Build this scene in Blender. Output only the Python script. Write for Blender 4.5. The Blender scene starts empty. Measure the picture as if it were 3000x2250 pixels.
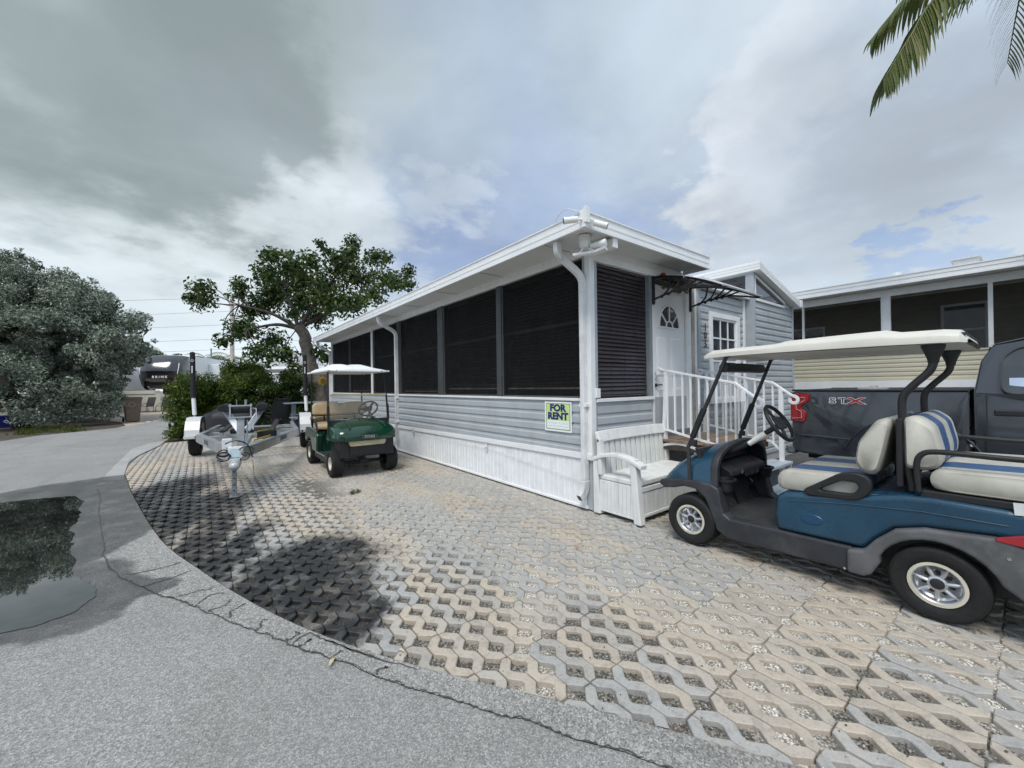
import bpy, bmesh, math, random
import numpy as np
from mathutils import Vector, Matrix, noise as mnoise
from mathutils.geometry import tessellate_polygon
random.seed(7); rng = np.random.default_rng(7)
R = math.radians
S = bpy.context.scene
C = bpy.context.collection
# ------------------------------------------------------------------ camera
# world axes: Y runs along the long porch wall, X along the front wall, the house corner is the origin
cam_d = bpy.data.cameras.new('camera'); cam = bpy.data.objects.new('camera', cam_d); C.objects.link(cam)
th = R(37.62); pitch = math.atan(4.7/1175); roll = 0.0135
f0 = Vector((math.sin(th), math.cos(th), 0)); r0 = Vector((math.cos(th), -math.sin(th), 0)); u0 = Vector((0,0,1))
fw = f0*math.cos(pitch)+u0*math.sin(pitch); u1 = u0*math.cos(pitch)-f0*math.sin(pitch)
rt = r0*math.cos(roll)-u1*math.sin(roll); up = u1*math.cos(roll)+r0*math.sin(roll)
cam.matrix_world = Matrix(((rt.x,up.x,-fw.x,-3.71),(rt.y,up.y,-fw.y,-3.251),(rt.z,up.z,-fw.z,1.52),(0,0,0,1)))
cam_d.sensor_width = 36; cam_d.lens = 36*1175/3000; cam_d.clip_start = .05; cam_d.clip_end = 3000
S.camera = cam
# ------------------------------------------------------------------ light
SUN = Vector((-.72,-.52,1.35)).normalized()
sd = bpy.data.lights.new('sun','SUN'); sd.energy = 1.7; sd.angle = R(24); sd.color = (1,.965,.91)
so = bpy.data.objects.new('sun', sd); C.objects.link(so); so.rotation_euler = SUN.to_track_quat('Z','Y').to_euler()
S.view_settings.view_transform = 'Standard'; S.view_settings.look = 'None'
S.view_settings.exposure = 0.62
S.cycles.max_bounces = 5; S.cycles.diffuse_bounces = 2; S.cycles.use_adaptive_sampling = True; S.cycles.adaptive_threshold = .03; S.cycles.glossy_bounces = 3; S.cycles.transmission_bounces = 3; S.cycles.transparent_max_bounces = 6; S.cycles.sample_clamp_indirect = 6; S.view_settings.gamma = 1; S.view_settings.use_curve_mapping = False
W = bpy.data.worlds.new('World'); S.world = W; W.use_nodes = True
def build_world():
    nt = W.node_tree; N = nt.nodes; N.clear(); L = nt.links
    def nd(t, **k):
        n = N.new(t)
        for a, b in k.items(): setattr(n, a, b)
        return n
    def mth(op, a, b=None, c=None, clamp=False):
        n = nd('ShaderNodeMath', operation=op, use_clamp=clamp)
        for i, v in enumerate((a, b, c)):
            if v is None: continue
            if isinstance(v, (int, float)): n.inputs[i].default_value = v
            else: L.new(v, n.inputs[i])
        return n.outputs[0]
    def mix(fac, a, b):  # noqa
        n = nd('ShaderNodeMix', data_type='RGBA')
        for i, v in ((0, fac), (6, a), (7, b)):
            if isinstance(v, tuple): n.inputs[i].default_value = (*v, 1)
            elif isinstance(v, (int, float)): n.inputs[i].default_value = v
            else: L.new(v, n.inputs[i])
        return n.outputs[2]
    def sstep(v, a, b):
        n = nd('ShaderNodeMapRange', interpolation_type='SMOOTHSTEP'); L.new(v, n.inputs[0])
        n.inputs[1].default_value = a; n.inputs[2].default_value = b; return n.outputs[0]
    tc = nd('ShaderNodeTexCoord'); d = tc.outputs['Generated']
    sep = nd('ShaderNodeSeparateXYZ'); L.new(d, sep.inputs[0])
    # clouds live on a flat layer: project the direction on a plane overhead
    zc = mth('MAXIMUM', sep.outputs[2], 0.0); zz = mth('ADD', zc, .22)
    comb = nd('ShaderNodeCombineXYZ'); L.new(mth('DIVIDE', sep.outputs[0], zz), comb.inputs[0]); L.new(mth('DIVIDE', sep.outputs[1], zz), comb.inputs[1])
    def nz(scale, detail, rough, off, dist=0., vec=None):
        n = nd('ShaderNodeTexNoise', noise_dimensions='3D'); m = nd('ShaderNodeVectorMath', operation='ADD')
        L.new(vec or comb.outputs[0], m.inputs[0]); m.inputs[1].default_value = off; L.new(m.outputs[0], n.inputs['Vector'])
        n.inputs['Scale'].default_value = scale; n.inputs['Detail'].default_value = detail; n.inputs['Roughness'].default_value = rough
        n.inputs['Distortion'].default_value = dist; return n
    warp = nz(3.2, 5, .55, (4.1,1.7,0))
    wv = nd('ShaderNodeVectorMath', operation='SUBTRACT'); L.new(warp.outputs['Color'], wv.inputs[0]); wv.inputs[1].default_value = (.5,.5,.5)
    warp2 = nz(9., 5, .6, (1.1,8.7,0))
    wv2 = nd('ShaderNodeVectorMath', operation='SUBTRACT'); L.new(warp2.outputs['Color'], wv2.inputs[0]); wv2.inputs[1].default_value = (.5,.5,.5)
    ws = nd('ShaderNodeVectorMath', operation='SCALE'); L.new(wv.outputs[0], ws.inputs[0]); ws.inputs['Scale'].default_value = .42
    ws2 = nd('ShaderNodeVectorMath', operation='SCALE'); L.new(wv2.outputs[0], ws2.inputs[0]); ws2.inputs['Scale'].default_value = .14
    wa0 = nd('ShaderNodeVectorMath', operation='ADD'); L.new(ws.outputs[0], wa0.inputs[0]); L.new(ws2.outputs[0], wa0.inputs[1])
    wa = nd('ShaderNodeVectorMath', operation='ADD'); L.new(d, wa.inputs[0]); L.new(wa0.outputs[0], wa.inputs[1])
    wn = nd('ShaderNodeVectorMath', operation='NORMALIZE'); L.new(wa.outputs[0], wn.inputs[0])
    def blob(dr, a_out, a_in):      # a cloud bank round a direction, ragged by the warped vector
        n = nd('ShaderNodeVectorMath', operation='DOT_PRODUCT'); L.new(wn.outputs[0], n.inputs[0]); n.inputs[1].default_value = Vector(dr).normalized()
        return sstep(n.outputs['Value'], math.cos(R(a_out)), math.cos(R(a_in)))
    big = nz(.9, 4, .45, (3.3,0.4,1), .2); sm = nz(2.2, 5, .48, (7.7,2.1,3), .15)
    sky = nd('ShaderNodeTexSky', sky_type='NISHITA', sun_disc=False, sun_elevation=math.asin(SUN.z), sun_rotation=math.atan2(SUN.x, SUN.y))
    sk = nd('ShaderNodeVectorMath', operation='SCALE'); L.new(sky.outputs[0], sk.inputs[0]); sk.inputs['Scale'].default_value = .085
    # thin veil of stratus with blue-grey and pale patches
    veil = mix(sstep(big.outputs[0], .36, .66), (.215,.290,.445), (.40,.470,.550))
    veil = mix(mth('MULTIPLY', sstep(sm.outputs[0], .40, .75), .4), veil, (.52,.575,.625))
    col = mix(mth('MULTIPLY', sstep(sm.outputs[0], .66, .80), .5), veil, sk.outputs[0])
    BL = [
        ((0.877, 0.242, 0.416), 34, 6, (0.293, 0.34, 0.405), 0.6),
        ((0.362, 0.79, 0.495), 40, 8, (0.147, 0.202, 0.335), 0.92),
        ((0.492, 0.561, 0.666), 30, 6, (0.27, 0.32, 0.37), 0.65),
        ((0.135, 0.782, 0.609), 26, 6, (0.276, 0.323, 0.358), 0.65),
        ((-0.195, 0.954, 0.226), 38, 15, (0.469, 0.505, 0.522), 0.95),
        ((0.032, 0.966, 0.255), 26, 8, (0.364, 0.411, 0.44), 0.75),
        ((-0.066, 0.932, 0.358), 13, 3, (0.434, 0.464, 0.481), 0.6),
        ((0.139, 0.809, 0.571), 14, 5, (0.305, 0.346, 0.37), 0.6),
        ((-0.11, 0.81, 0.576), 26, 14, (0.235, 0.279, 0.293), 0.9),
        ((-0.201, 0.862, 0.465), 15, 6, (0.235, 0.279, 0.293), 0.75),
        ((-0.037, 0.865, 0.501), 16, 8, (0.176, 0.211, 0.223), 0.92),
        ((0.073, 0.875, 0.478), 9, 3, (0.194, 0.229, 0.246), 0.7),
        ((0.728, 0.295, 0.618), 24, 6, (0.323, 0.37, 0.405), 0.6),
        ((0.853, 0.278, 0.441), 8, 1, (0.546, 0.563, 0.569), 0.8),
        ((0.838, 0.38, 0.392), 7, 1.5, (0.54, 0.558, 0.569), 0.85),
        ((0.82, 0.237, 0.522), 8, 1, (0.481, 0.505, 0.516), 0.5),
        ((0.903, 0.321, 0.284), 8, 1, (0.499, 0.516, 0.528), 0.6),
        ((0.909, 0.217, 0.356), 19, 5, (0.258, 0.299, 0.352), 0.8),
        ((0.963, 0.08, 0.256), 15, 4, (0.258, 0.293, 0.329), 0.6),
        ((0.236, 0.882, 0.407), 8, 2, (0.376, 0.411, 0.446), 0.5),
        ((0.449, 0.788, 0.42), 5, 1, (0.352, 0.393, 0.44), 0.5),
        ((0.968, 0.13, 0.214), 3.5, 1, (0.129, 0.211, 0.387), 0.7)]
    var = sstep(nz(1.7, 5, .5, (9.2,4.4,2), .3).outputs[0], .28, .72)
    for dr, ao, ai, c, k in BL:
        c2 = mix(var, tuple(v*.86 for v in c), tuple(min(.95,v*1.16) for v in c)); col = mix(mth('MULTIPLY', blob(dr, ao, ai), k), col, c2)
    # haze towards the horizon
    hz = sstep(sep.outputs[2], .36, .0)
    col = mix(mth('MULTIPLY', hz, .72), col, (.46,.525,.565))
    bg = nd('ShaderNodeBackground'); L.new(col, bg.inputs[0]); bg.inputs[1].default_value = 1.2
    out = nd('ShaderNodeOutputWorld'); L.new(bg.outputs[0], out.inputs[0])
build_world()
# ------------------------------------------------------------------ mesh helpers
class MB:
    def __init__(s): s.v = []; s.f = []
    def add(s, vs, fs):
        n = len(s.v); s.v += [tuple(v) for v in vs]; s.f += [tuple(i+n for i in f) for f in fs]; return s
    def box(s, x0, x1, y0, y1, z0, z1):
        return s.add([(x0,y0,z0),(x1,y0,z0),(x1,y1,z0),(x0,y1,z0),(x0,y0,z1),(x1,y0,z1),(x1,y1,z1),(x0,y1,z1)],
                     [(0,3,2,1),(4,5,6,7),(0,1,5,4),(1,2,6,5),(2,3,7,6),(3,0,4,7)])
    def bar(s, p0, p1, w, h, upv=(0,0,1)):
        p0 = Vector(p0); p1 = Vector(p1); d = (p1-p0).normalized(); sd_ = d.cross(Vector(upv))
        if sd_.length < 1e-4: sd_ = Vector((1,0,0))
        sd_.normalize(); u_ = sd_.cross(d).normalized(); a = sd_*w/2; b = u_*h/2
        vs = [p0-a-b,p0+a-b,p0+a+b,p0-a+b,p1-a-b,p1+a-b,p1+a+b,p1-a+b]
        return s.add(vs, [(0,1,2,3),(7,6,5,4),(0,4,5,1),(1,5,6,2),(2,6,7,3),(3,7,4,0)])
    def tube(s, pts, r, n=8, cap=True):
        pts = [Vector(p) for p in pts]; rr = r if isinstance(r, (list, tuple)) else [r]*len(pts)
        vs = []; prev = None
        for i, p in enumerate(pts):
            t = (pts[min(i+1,len(pts)-1)]-pts[max(i-1,0)]).normalized()
            if prev is None:
                a = Vector((0,0,1)) if abs(t.z) < .9 else Vector((1,0,0)); x = t.cross(a).normalized()
            else:
                x = (prev - t*prev.dot(t)); x = x.normalized() if x.length > 1e-6 else t.orthogonal().normalized()
            prev = x; y = t.cross(x)
            for k in range(n):
                a = 2*math.pi*k/n; vs.append(p+(x*math.cos(a)+y*math.sin(a))*rr[i])
        fs = []
        for i in range(len(pts)-1):
            for k in range(n):
                fs.append((i*n+k, i*n+(k+1)%n, (i+1)*n+(k+1)%n, (i+1)*n+k))
        if cap:
            fs.append(tuple(range(n))[::-1]); fs.append(tuple((len(pts)-1)*n+k for k in range(n)))
        return s.add(vs, fs)
    def rtube(s, pts, w, h, upv=(0,0,1)):       # square section swept along a polyline
        pts = [Vector(p) for p in pts]; vs = []
        for i, p in enumerate(pts):
            t = (pts[min(i+1,len(pts)-1)]-pts[max(i-1,0)]).normalized()
            x = t.cross(Vector(upv)); x = x.normalized() if x.length > 1e-5 else Vector((1,0,0)); y = x.cross(t).normalized()
            for a, b in ((-1,-1),(1,-1),(1,1),(-1,1)): vs.append(p+x*a*w/2+y*b*h/2)
        fs = [(3,2,1,0)]; n = 4
        for i in range(len(pts)-1):
            for k in range(4): fs.append((i*n+k, i*n+(k+1)%n, (i+1)*n+(k+1)%n, (i+1)*n+k))
        fs.append(tuple((len(pts)-1)*4+k for k in range(4)))
        return s.add(vs, fs)
    def prism(s, poly, a, b, ax='y'):           # polygon (u,v) swept along an axis from a to b
        def P(u, v, w): return {'x':(w,u,v),'y':(u,w,v),'z':(u,v,w)}[ax]
        n = len(poly); vs = [P(u,v,a) for u,v in poly]+[P(u,v,b) for u,v in poly]
        fs = [tuple(range(n)), tuple(range(2*n-1,n-1,-1))]+[((i+1)%n, i, n+i, n+(i+1)%n) for i in range(n)]
        return s.add(vs, fs)
    def loft(s, rings, closed=True, cap=True):
        n = len(rings[0]); vs = [p for r in rings for p in r]; fs = []
        for i in range(len(rings)-1):
            for k in range(n if closed else n-1):
                fs.append((i*n+k, i*n+(k+1)%n, (i+1)*n+(k+1)%n, (i+1)*n+k))
        if cap and closed:
            fs.append(tuple(range(n))[::-1]); fs.append(tuple((len(rings)-1)*n+k for k in range(n)))
        return s.add(vs, fs)
    def lathe(s, prof, n=32, ax='y', c=(0,0,0), closed=False):
        vs = []; m = len(prof)
        for k in range(n):
            a = 2*math.pi*k/n; ca, sa = math.cos(a), math.sin(a)
            for r_, h in prof:
                vs.append({'y':(c[0]+r_*ca, c[1]+h, c[2]+r_*sa),'z':(c[0]+r_*ca, c[1]+r_*sa, c[2]+h),'x':(c[0]+h, c[1]+r_*ca, c[2]+r_*sa)}[ax])
        fs = []
        for k in range(n):
            for i in range(m if closed else m-1):
                j = (i+1)%m; fs.append((k*m+i, k*m+j, ((k+1)%n)*m+j, ((k+1)%n)*m+i))
        return s.add(vs, fs)
    def ball(s, c, rx, ry, rz, n=14, m=9):
        vs = []; fs = []
        for i in range(m+1):
            ph = math.pi*i/m
            for k in range(n):
                a = 2*math.pi*k/n; vs.append((c[0]+rx*math.sin(ph)*math.cos(a), c[1]+ry*math.sin(ph)*math.sin(a), c[2]+rz*math.cos(ph)))
        for i in range(m):
            for k in range(n): fs.append((i*n+k, (i+1)*n+k, (i+1)*n+(k+1)%n, i*n+(k+1)%n))
        return s.add(vs, fs)
    def mesh(s, name, smooth=None):
        me = bpy.data.meshes.new(name); me.from_pydata(s.v, [], s.f)
        bm = bmesh.new(); bm.from_mesh(me); bmesh.ops.remove_doubles(bm, verts=bm.verts, dist=1e-6)
        bmesh.ops.recalc_face_normals(bm, faces=bm.faces); bm.to_mesh(me); bm.free()
        if smooth is not None:
            me.shade_smooth(); me.set_sharp_from_angle(angle=R(smooth))
        return me
    def build(s, name, mat, parent=None, smooth=None, bevel=0, seg=2, loc=None):
        return link(name, s.mesh(name, smooth), mat, parent, bevel, seg, loc)
def link(name, me, mat=None, parent=None, bevel=0, seg=2, loc=None):
    o = bpy.data.objects.new(name, me); C.objects.link(o)
    if mat is not None:
        me.materials.clear(); me.materials.append(mat)
    if parent is not None: o.parent = parent
    if loc: o.location = loc
    if bevel:
        m = o.modifiers.new('bevel','BEVEL'); m.width = bevel; m.segments = seg; m.limit_method = 'ANGLE'; m.angle_limit = R(40); m.harden_normals = False
    return o
def clone(o, parent=None, loc=None, rot=None, scale=None):
    c = o.copy(); C.objects.link(c)
    if parent is not None: c.parent = parent
    if loc is not None: c.location = loc
    if rot is not None: c.rotation_euler = rot
    if scale is not None: c.scale = scale
    return c
def copy_tree(o, parent=None):
    c = o.copy(); C.objects.link(c); c.parent = parent
    for ch in [k for k in bpy.data.objects if k.parent == o]: copy_tree(ch, c)
    return c
def tag(o, label=None, cat=None, group=None, kind=None):
    if label: o['label'] = label
    if cat: o['category'] = cat
    if group: o['group'] = group
    if kind: o['kind'] = kind
    return o
def thing(name, label, cat, loc=(0,0,0), rz=0, group=None):
    o = bpy.data.objects.new(name, None); C.objects.link(o); o.location = loc; o.rotation_euler = (0,0,rz); o.empty_display_size = .2
    return tag(o, label, cat, group)
def text(name, body, size, mat, parent, loc, rot, fat=0., depth=.002, align='CENTER', sx=1.):
    cu = bpy.data.curves.new(name, 'FONT'); cu.body = body; cu.size = size; cu.offset = fat; cu.extrude = depth; cu.align_x = align; cu.align_y = 'CENTER'; cu.resolution_u = 3
    to = bpy.data.objects.new(name, cu); C.objects.link(to)
    dg = bpy.context.evaluated_depsgraph_get(); me = bpy.data.meshes.new_from_object(to.evaluated_get(dg))
    bpy.data.objects.remove(to); me.name = name
    o = link(name, me, mat, parent); o.location = loc; o.rotation_euler = rot; o.scale = (sx,1,1)
    return o
def arc(cx, cz, r, a0, a1, n): return [(cx+r*math.cos(R(a0+(a1-a0)*i/n)), cz+r*math.sin(R(a0+(a1-a0)*i/n))) for i in range(n+1)]
def smooth_path(pts, k=6):      # Catmull-Rom through the points
    P = [Vector(p) for p in pts]; out = []
    for i in range(len(P)-1):
        a = P[max(i-1,0)]; b = P[i]; c = P[i+1]; d = P[min(i+2,len(P)-1)]
        for j in range(k):
            t = j/k; out.append(.5*((2*b)+(c-a)*t+(2*a-5*b+4*c-d)*t*t+(3*b-a-3*c+d)*t*t*t))
    out.append(P[-1]); return out
# ------------------------------------------------------------------ materials
class NT:
    def __init__(s, name):
        s.m = bpy.data.materials.new(name); s.m.use_nodes = True; s.t = s.m.node_tree; s.N = s.t.nodes; s.L = s.t.links
        s.b = s.N['Principled BSDF']; s.out = s.N['Material Output']
    def n(s, t, **k):
        x = s.N.new(t)
        for a, b in k.items(): setattr(x, a, b)
        return x
    def put(s, sock, v):
        if isinstance(v, (int, float)): sock.default_value = v
        elif isinstance(v, tuple): sock.default_value = (*v, 1) if len(v) == 3 and sock.type == 'RGBA' else v
        else: s.L.new(v, sock)
    def pos(s, obj=False):
        if obj: return s.n('ShaderNodeTexCoord').outputs['Object']
        return s.n('ShaderNodeNewGeometry').outputs['Position']
    def noise(s, scale, detail=4, rough=.55, vec=None, stretch=None, off=None):
        x = s.n('ShaderNodeTexNoise'); v = vec or s.pos()
        if stretch or off:
            mp = s.n('ShaderNodeMapping'); s.L.new(v, mp.inputs[0]); mp.inputs['Scale'].default_value = stretch or (1,1,1); mp.inputs['Location'].default_value = off or (0,0,0); v = mp.outputs[0]
        s.L.new(v, x.inputs['Vector']); x.inputs['Scale'].default_value = scale; x.inputs['Detail'].default_value = detail; x.inputs['Roughness'].default_value = rough
        return x.outputs['Fac']
    def vor(s, scale, feature='F1', vec=None, out='Color', rnd=1.):
        x = s.n('ShaderNodeTexVoronoi', feature=feature); s.L.new(vec or s.pos(), x.inputs['Vector']); x.inputs['Scale'].default_value = scale; x.inputs['Randomness'].default_value = rnd
        return x.outputs[out]
    def step(s, v, a, b, lo=0., hi=1.):
        x = s.n('ShaderNodeMapRange', interpolation_type='SMOOTHSTEP'); s.L.new(v, x.inputs[0])
        for i, q in enumerate((a, b, lo, hi)): x.inputs[i+1].default_value = q
        return x.outputs[0]
    def math(s, op, a, b=None, clamp=False):
        x = s.n('ShaderNodeMath', operation=op, use_clamp=clamp); s.put(x.inputs[0], a)
        if b is not None: s.put(x.inputs[1], b)
        return x.outputs[0]
    def mix(s, fac, a, b, blend='MIX'):
        x = s.n('ShaderNodeMix', data_type='RGBA', blend_type=blend); s.put(x.inputs[0], fac); s.put(x.inputs[6], a); s.put(x.inputs[7], b); return x.outputs[2]
    def attr(s, name, kind='GEOMETRY', out='Fac'):
        return s.n('ShaderNodeAttribute', attribute_name=name, attribute_type=kind).outputs[out]
    def bump(s, h, strength=.3, dist=.01):
        x = s.n('ShaderNodeBump'); x.inputs['Strength'].default_value = strength; x.inputs['Distance'].default_value = dist; s.put(x.inputs['Height'], h); s.L.new(x.outputs[0], s.b.inputs['Normal'])
    def blobs(s, items, warp=.25, wscale=3.):   # union of soft ellipses on the ground, (x, y, rx, ry, rot_deg)
        p = s.pos(); nz = s.n('ShaderNodeTexNoise'); s.L.new(p, nz.inputs['Vector']); nz.inputs['Scale'].default_value = wscale; nz.inputs['Detail'].default_value = 4
        a = s.n('ShaderNodeVectorMath', operation='SUBTRACT'); s.L.new(nz.outputs['Color'], a.inputs[0]); a.inputs[1].default_value = (.5,.5,.5)
        b = s.n('ShaderNodeVectorMath', operation='MULTIPLY_ADD'); s.L.new(a.outputs[0], b.inputs[0]); b.inputs[1].default_value = (2*warp,2*warp,0); s.L.new(p, b.inputs[2])
        res = None
        for x, y, rx, ry, rot in items:
            mp = s.n('ShaderNodeMapping', vector_type='TEXTURE'); s.L.new(b.outputs[0], mp.inputs[0]); mp.inputs['Location'].default_value = (x,y,0); mp.inputs['Rotation'].default_value = (0,0,R(rot)); mp.inputs['Scale'].default_value = (rx,ry,1e4)
            ln = s.n('ShaderNodeVectorMath', operation='LENGTH'); s.L.new(mp.outputs[0], ln.inputs[0])
            res = ln.outputs['Value'] if res is None else s.math('MINIMUM', res, ln.outputs['Value'])
        return res
def M(name, col, rough=.5, metal=0., var=.12, vscale=6., bump=0., bscale=40., spec=.5, coat=0., dirt=None, streak=0., obj=False, alpha=None, trans=0.):
    t = NT(name); p = t.pos(obj)
    c = tuple(col)
    if var:
        lo = tuple(max(0,v*(1-var)) for v in c); hi = tuple(min(1,v*(1+var*.7)) for v in c)
        cc = t.mix(t.step(t.noise(vscale, 5, .6, p), .3, .7), lo, hi)
    else: cc = t.mix(0., c, c)
    if streak:
        cc = t.mix(t.math('MULTIPLY', t.step(t.noise(9, 4, .6, p, (1,1,.09)), .5, .75), streak), cc, (.16,.15,.13))
    if dirt:
        cc = t.mix(t.math('MULTIPLY', t.step(t.noise(dirt[0], 6, .65, p, None, (3,1,5)), .48, .72), dirt[1]), cc, dirt[2])
    t.L.new(cc, t.b.inputs['Base Color']); t.b.inputs['Metallic'].default_value = metal; t.b.inputs['Specular IOR Level'].default_value = spec
    rn = t.step(t.noise(vscale*2.3, 4, .6, p), .25, .75, max(.02,rough-.08), min(1,rough+.1)); t.L.new(rn, t.b.inputs['Roughness'])
    if coat: t.b.inputs['Coat Weight'].default_value = coat; t.b.inputs['Coat Roughness'].default_value = .06
    if bump: t.bump(t.noise(bscale, 4, .6, p), bump, .004)
    if alpha is not None: t.b.inputs['Alpha'].default_value = alpha
    if trans: t.b.inputs['Transmission Weight'].default_value = trans
    return t.m
# ================================================================== SETTING
# ------------------------------------------------------------------ ground materials
WET = [(-5.6,3.4,1.15,2.9,-6),(-4.75,1.25,.62,.72,0),(-4.45,.98,.42,.50,0),(-4.15,.95,.30,.20,-35),(-5.2,6.2,1.0,.55,10),(-4.62,4.9,.42,1.5,-12),(-4.5,3.0,.42,1.3,-14)]
STAIN = [(-3.28,-.2,.16,1.3,-27),(-3.85,1.6,.20,1.5,-18),(-3.45,1.4,.16,.8,-20),(-4.2,4.6,.50,1.15,-20),(-3.85,3.3,.55,.85,-22),(-4.15,2.5,.26,.8,-14),(-2.9,.72,.42,.50,35),(-3.05,.05,.34,.50,-25),(-3.45,.30,.24,.60,-25),(-2.92,-.45,.18,.34,-30),(-3.7,1.0,.16,.7,-20)]
def asphalt_mat(name, dark, base, light, sc=120., crk=False):
    t = NT(name); p = t.pos()
    v = t.vor(sc, 'F1', p); sep = t.n('ShaderNodeSeparateColor'); t.L.new(v, sep.inputs[0])
    v2 = t.vor(sc*.45, 'F1', p); sep2 = t.n('ShaderNodeSeparateColor'); t.L.new(v2, sep2.inputs[0])
    c = t.mix(t.step(sep.outputs[0], .05, .75), dark, base); c = t.mix(t.step(sep.outputs[1], .70, .95), c, light)
    c = t.mix(t.math('MULTIPLY', t.step(sep2.outputs[1], .80, 1.), .55), c, light)
    c = t.mix(t.math('MULTIPLY', t.step(t.noise(1.3, 6, .6), .42, .72), .32), c, (.62,.60,.56), 'MULTIPLY'); c = t.mix(t.math('MULTIPLY', t.step(t.noise(.45, 5, .6, None, None, (5,2,0)), .45, .65), .25), c, (.68,.68,.66), 'MULTIPLY')
    c = t.mix(t.math('MULTIPLY', t.step(t.noise(2.2, 4, .6, None, (1,.05,1), (1,0,0)), .58, .70), .25), c, (.55,.55,.54), 'MULTIPLY')
    c = t.mix(t.math('MULTIPLY', t.step(t.noise(.7, 5, .6, None, (.6,.14,1), (2,0,0)), .5, .62), .20), c, dark)
    wet = t.blobs(WET, .16, 2.6); wm = t.math('MULTIPLY', t.step(wet, 1.10, .94), t.step(t.noise(3.1,4), .3, .6, .72, 1.))
    c = t.mix(wm, c, (.34,.345,.345), 'MULTIPLY')
    t.L.new(c, t.b.inputs['Base Color'])
    t.L.new(t.step(wm, 0, 1, .86, .42), t.b.inputs['Roughness'])
    d = t.vor(sc, 'F1', p, 'Distance'); t.bump(t.math('ADD', d, t.math('MULTIPLY', t.noise(sc*.3, 3), .8)), .55, .006)
    return t.m
m_road = asphalt_mat('aged asphalt', (.19,.185,.174), (.300,.294,.277), (.44,.43,.405), 160)
m_strip = asphalt_mat('coarse chip edge', (.165,.160,.150), (.315,.307,.286), (.49,.476,.443), 140)
m_patch = asphalt_mat('smooth patch', (.31,.306,.292), (.41,.405,.387), (.50,.495,.475), 160)
m_crack = M('crack dirt', (.075,.071,.064), .95, var=.3, vscale=30, bump=.5)
DARKFILL = [(-3.5,1.8,1.15,3.8,-14),(-2.7,-1.0,.62,1.5,-32),(-2.1,-2.2,.45,1.3,-32),(-1.45,-3.2,.42,1.0,-40),(-4.2,5.2,.75,2.4,-12)]
def paver_mat(name, kind):
    t = NT(name); p = t.pos()
    a = t.attr('tint', kind)
    c = t.mix(t.step(a, .30, .62), (.380,.370,.345), (.480,.405,.312))
    c = t.mix(t.step(a, .80, 1.0), c, (.47,.43,.37))
    b = t.attr('shade', kind); c = t.mix(t.math('MULTIPLY', b, .35), c, (.20,.20,.19))
    c = t.mix(t.math('MULTIPLY', t.step(t.noise(260, 3, .7), .45, .7), .35), c, (.62,.60,.57))
    c = t.mix(t.math('MULTIPLY', t.step(t.noise(90, 3, .7), .50, .72), .45), c, (.15,.145,.14)); c = t.mix(t.math('MULTIPLY', t.step(t.noise(14, 3, .7), .48, .66), .30), c, (.16,.15,.135))
    c = t.mix(t.math('MULTIPLY', t.step(t.noise(2.1, 3, .6), .46, .72), .30), c, (.54,.49,.41))
    rs = t.blobs([(-1.35,1.75,.05,.03,0),(-.72,.85,.06,.035,20),(.05,-1.75,.10,.03,0),(-.95,-.62,.05,.04,0)], .07, 14)
    c = t.mix(t.math('MULTIPLY', t.step(rs, 1.3, .3), .75), c, (.36,.17,.05))
    st = t.math('ADD', t.blobs(STAIN, .26, 2.6), t.math('MULTIPLY', t.math('SUBTRACT', t.noise(11, 4, .7), .5), .9)); sm = t.math('MULTIPLY', t.step(st, 1.55, .78), t.step(t.noise(4.2, 4, .65), .32, .54, .74, 1.))
    sm2 = t.math('MULTIPLY', sm, .975); c = t.mix(sm2, c, (.011,.012,.0135))
    t.L.new(c, t.b.inputs['Base Color']); t.L.new(t.step(sm, 0, 1, .88, .62), t.b.inputs['Roughness'])
    t.bump(t.noise(240, 4, .7), .5, .003); return t.m
m_pav = paver_mat('concrete paver', 'OBJECT'); m_pavj = paver_mat('concrete paver far', 'GEOMETRY')
DARKFILL = [(-3.5,1.8,1.15,3.8,-14),(-2.7,-1.0,.62,1.5,-32),(-2.1,-2.2,.45,1.3,-32),(-1.45,-3.2,.42,1.0,-40),(-4.2,5.2,.75,2.4,-12)]
def gravel_mat(name):
    t = NT(name); p = t.pos(); sc = 95
    v = t.vor(sc, 'F1', p); sep = t.n('ShaderNodeSeparateColor'); t.L.new(v, sep.inputs[0])
    c = t.mix(sep.outputs[0], (.36,.325,.265), (.70,.655,.565)); c = t.mix(t.step(sep.outputs[1], .72, .95), c, (.80,.78,.73))
    # dark organic fill near the road edge, pale shell towards the house
    dk = t.blobs(DARKFILL, .25, 2.)
    dm = t.step(dk, 1.15, .75); c = t.mix(t.math('MULTIPLY', dm, t.step(sep.outputs[2], .0, .85, .97, .55)), c, (.036,.032,.026))
    st = t.blobs(STAIN, .26, 2.6); c = t.mix(t.math('MULTIPLY', t.step(st, 1.6, .9), .96), c, (.010,.011,.012))
    c = t.mix(t.math('MULTIPLY', t.step(t.noise(3, 5), .55, .75), .25), c, (.40,.33,.22))
    d = t.vor(sc, 'F1', p, 'Distance'); c = t.mix(t.step(d, .35, .75, 0, .75), c, (.09,.08,.065))
    t.L.new(c, t.b.inputs['Base Color']); t.b.inputs['Roughness'].default_value = .9; t.bump(d, -1., .012); return t.m
m_grav = gravel_mat('shell gravel')
m_soil = M('leaf litter soil', (.075,.058,.042), .95, var=.5, vscale=9, bump=.8, bscale=25)
m_sand = M('pinkish crushed shell', (.46,.38,.31), .95, var=.2, vscale=3, bump=.6, bscale=60)
m_far = M('far ground', (.20,.19,.13), .95, var=.4, vscale=.6)
m_grass = M('short grass', (.075,.12,.028), .8, var=.4, vscale=8)
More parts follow.
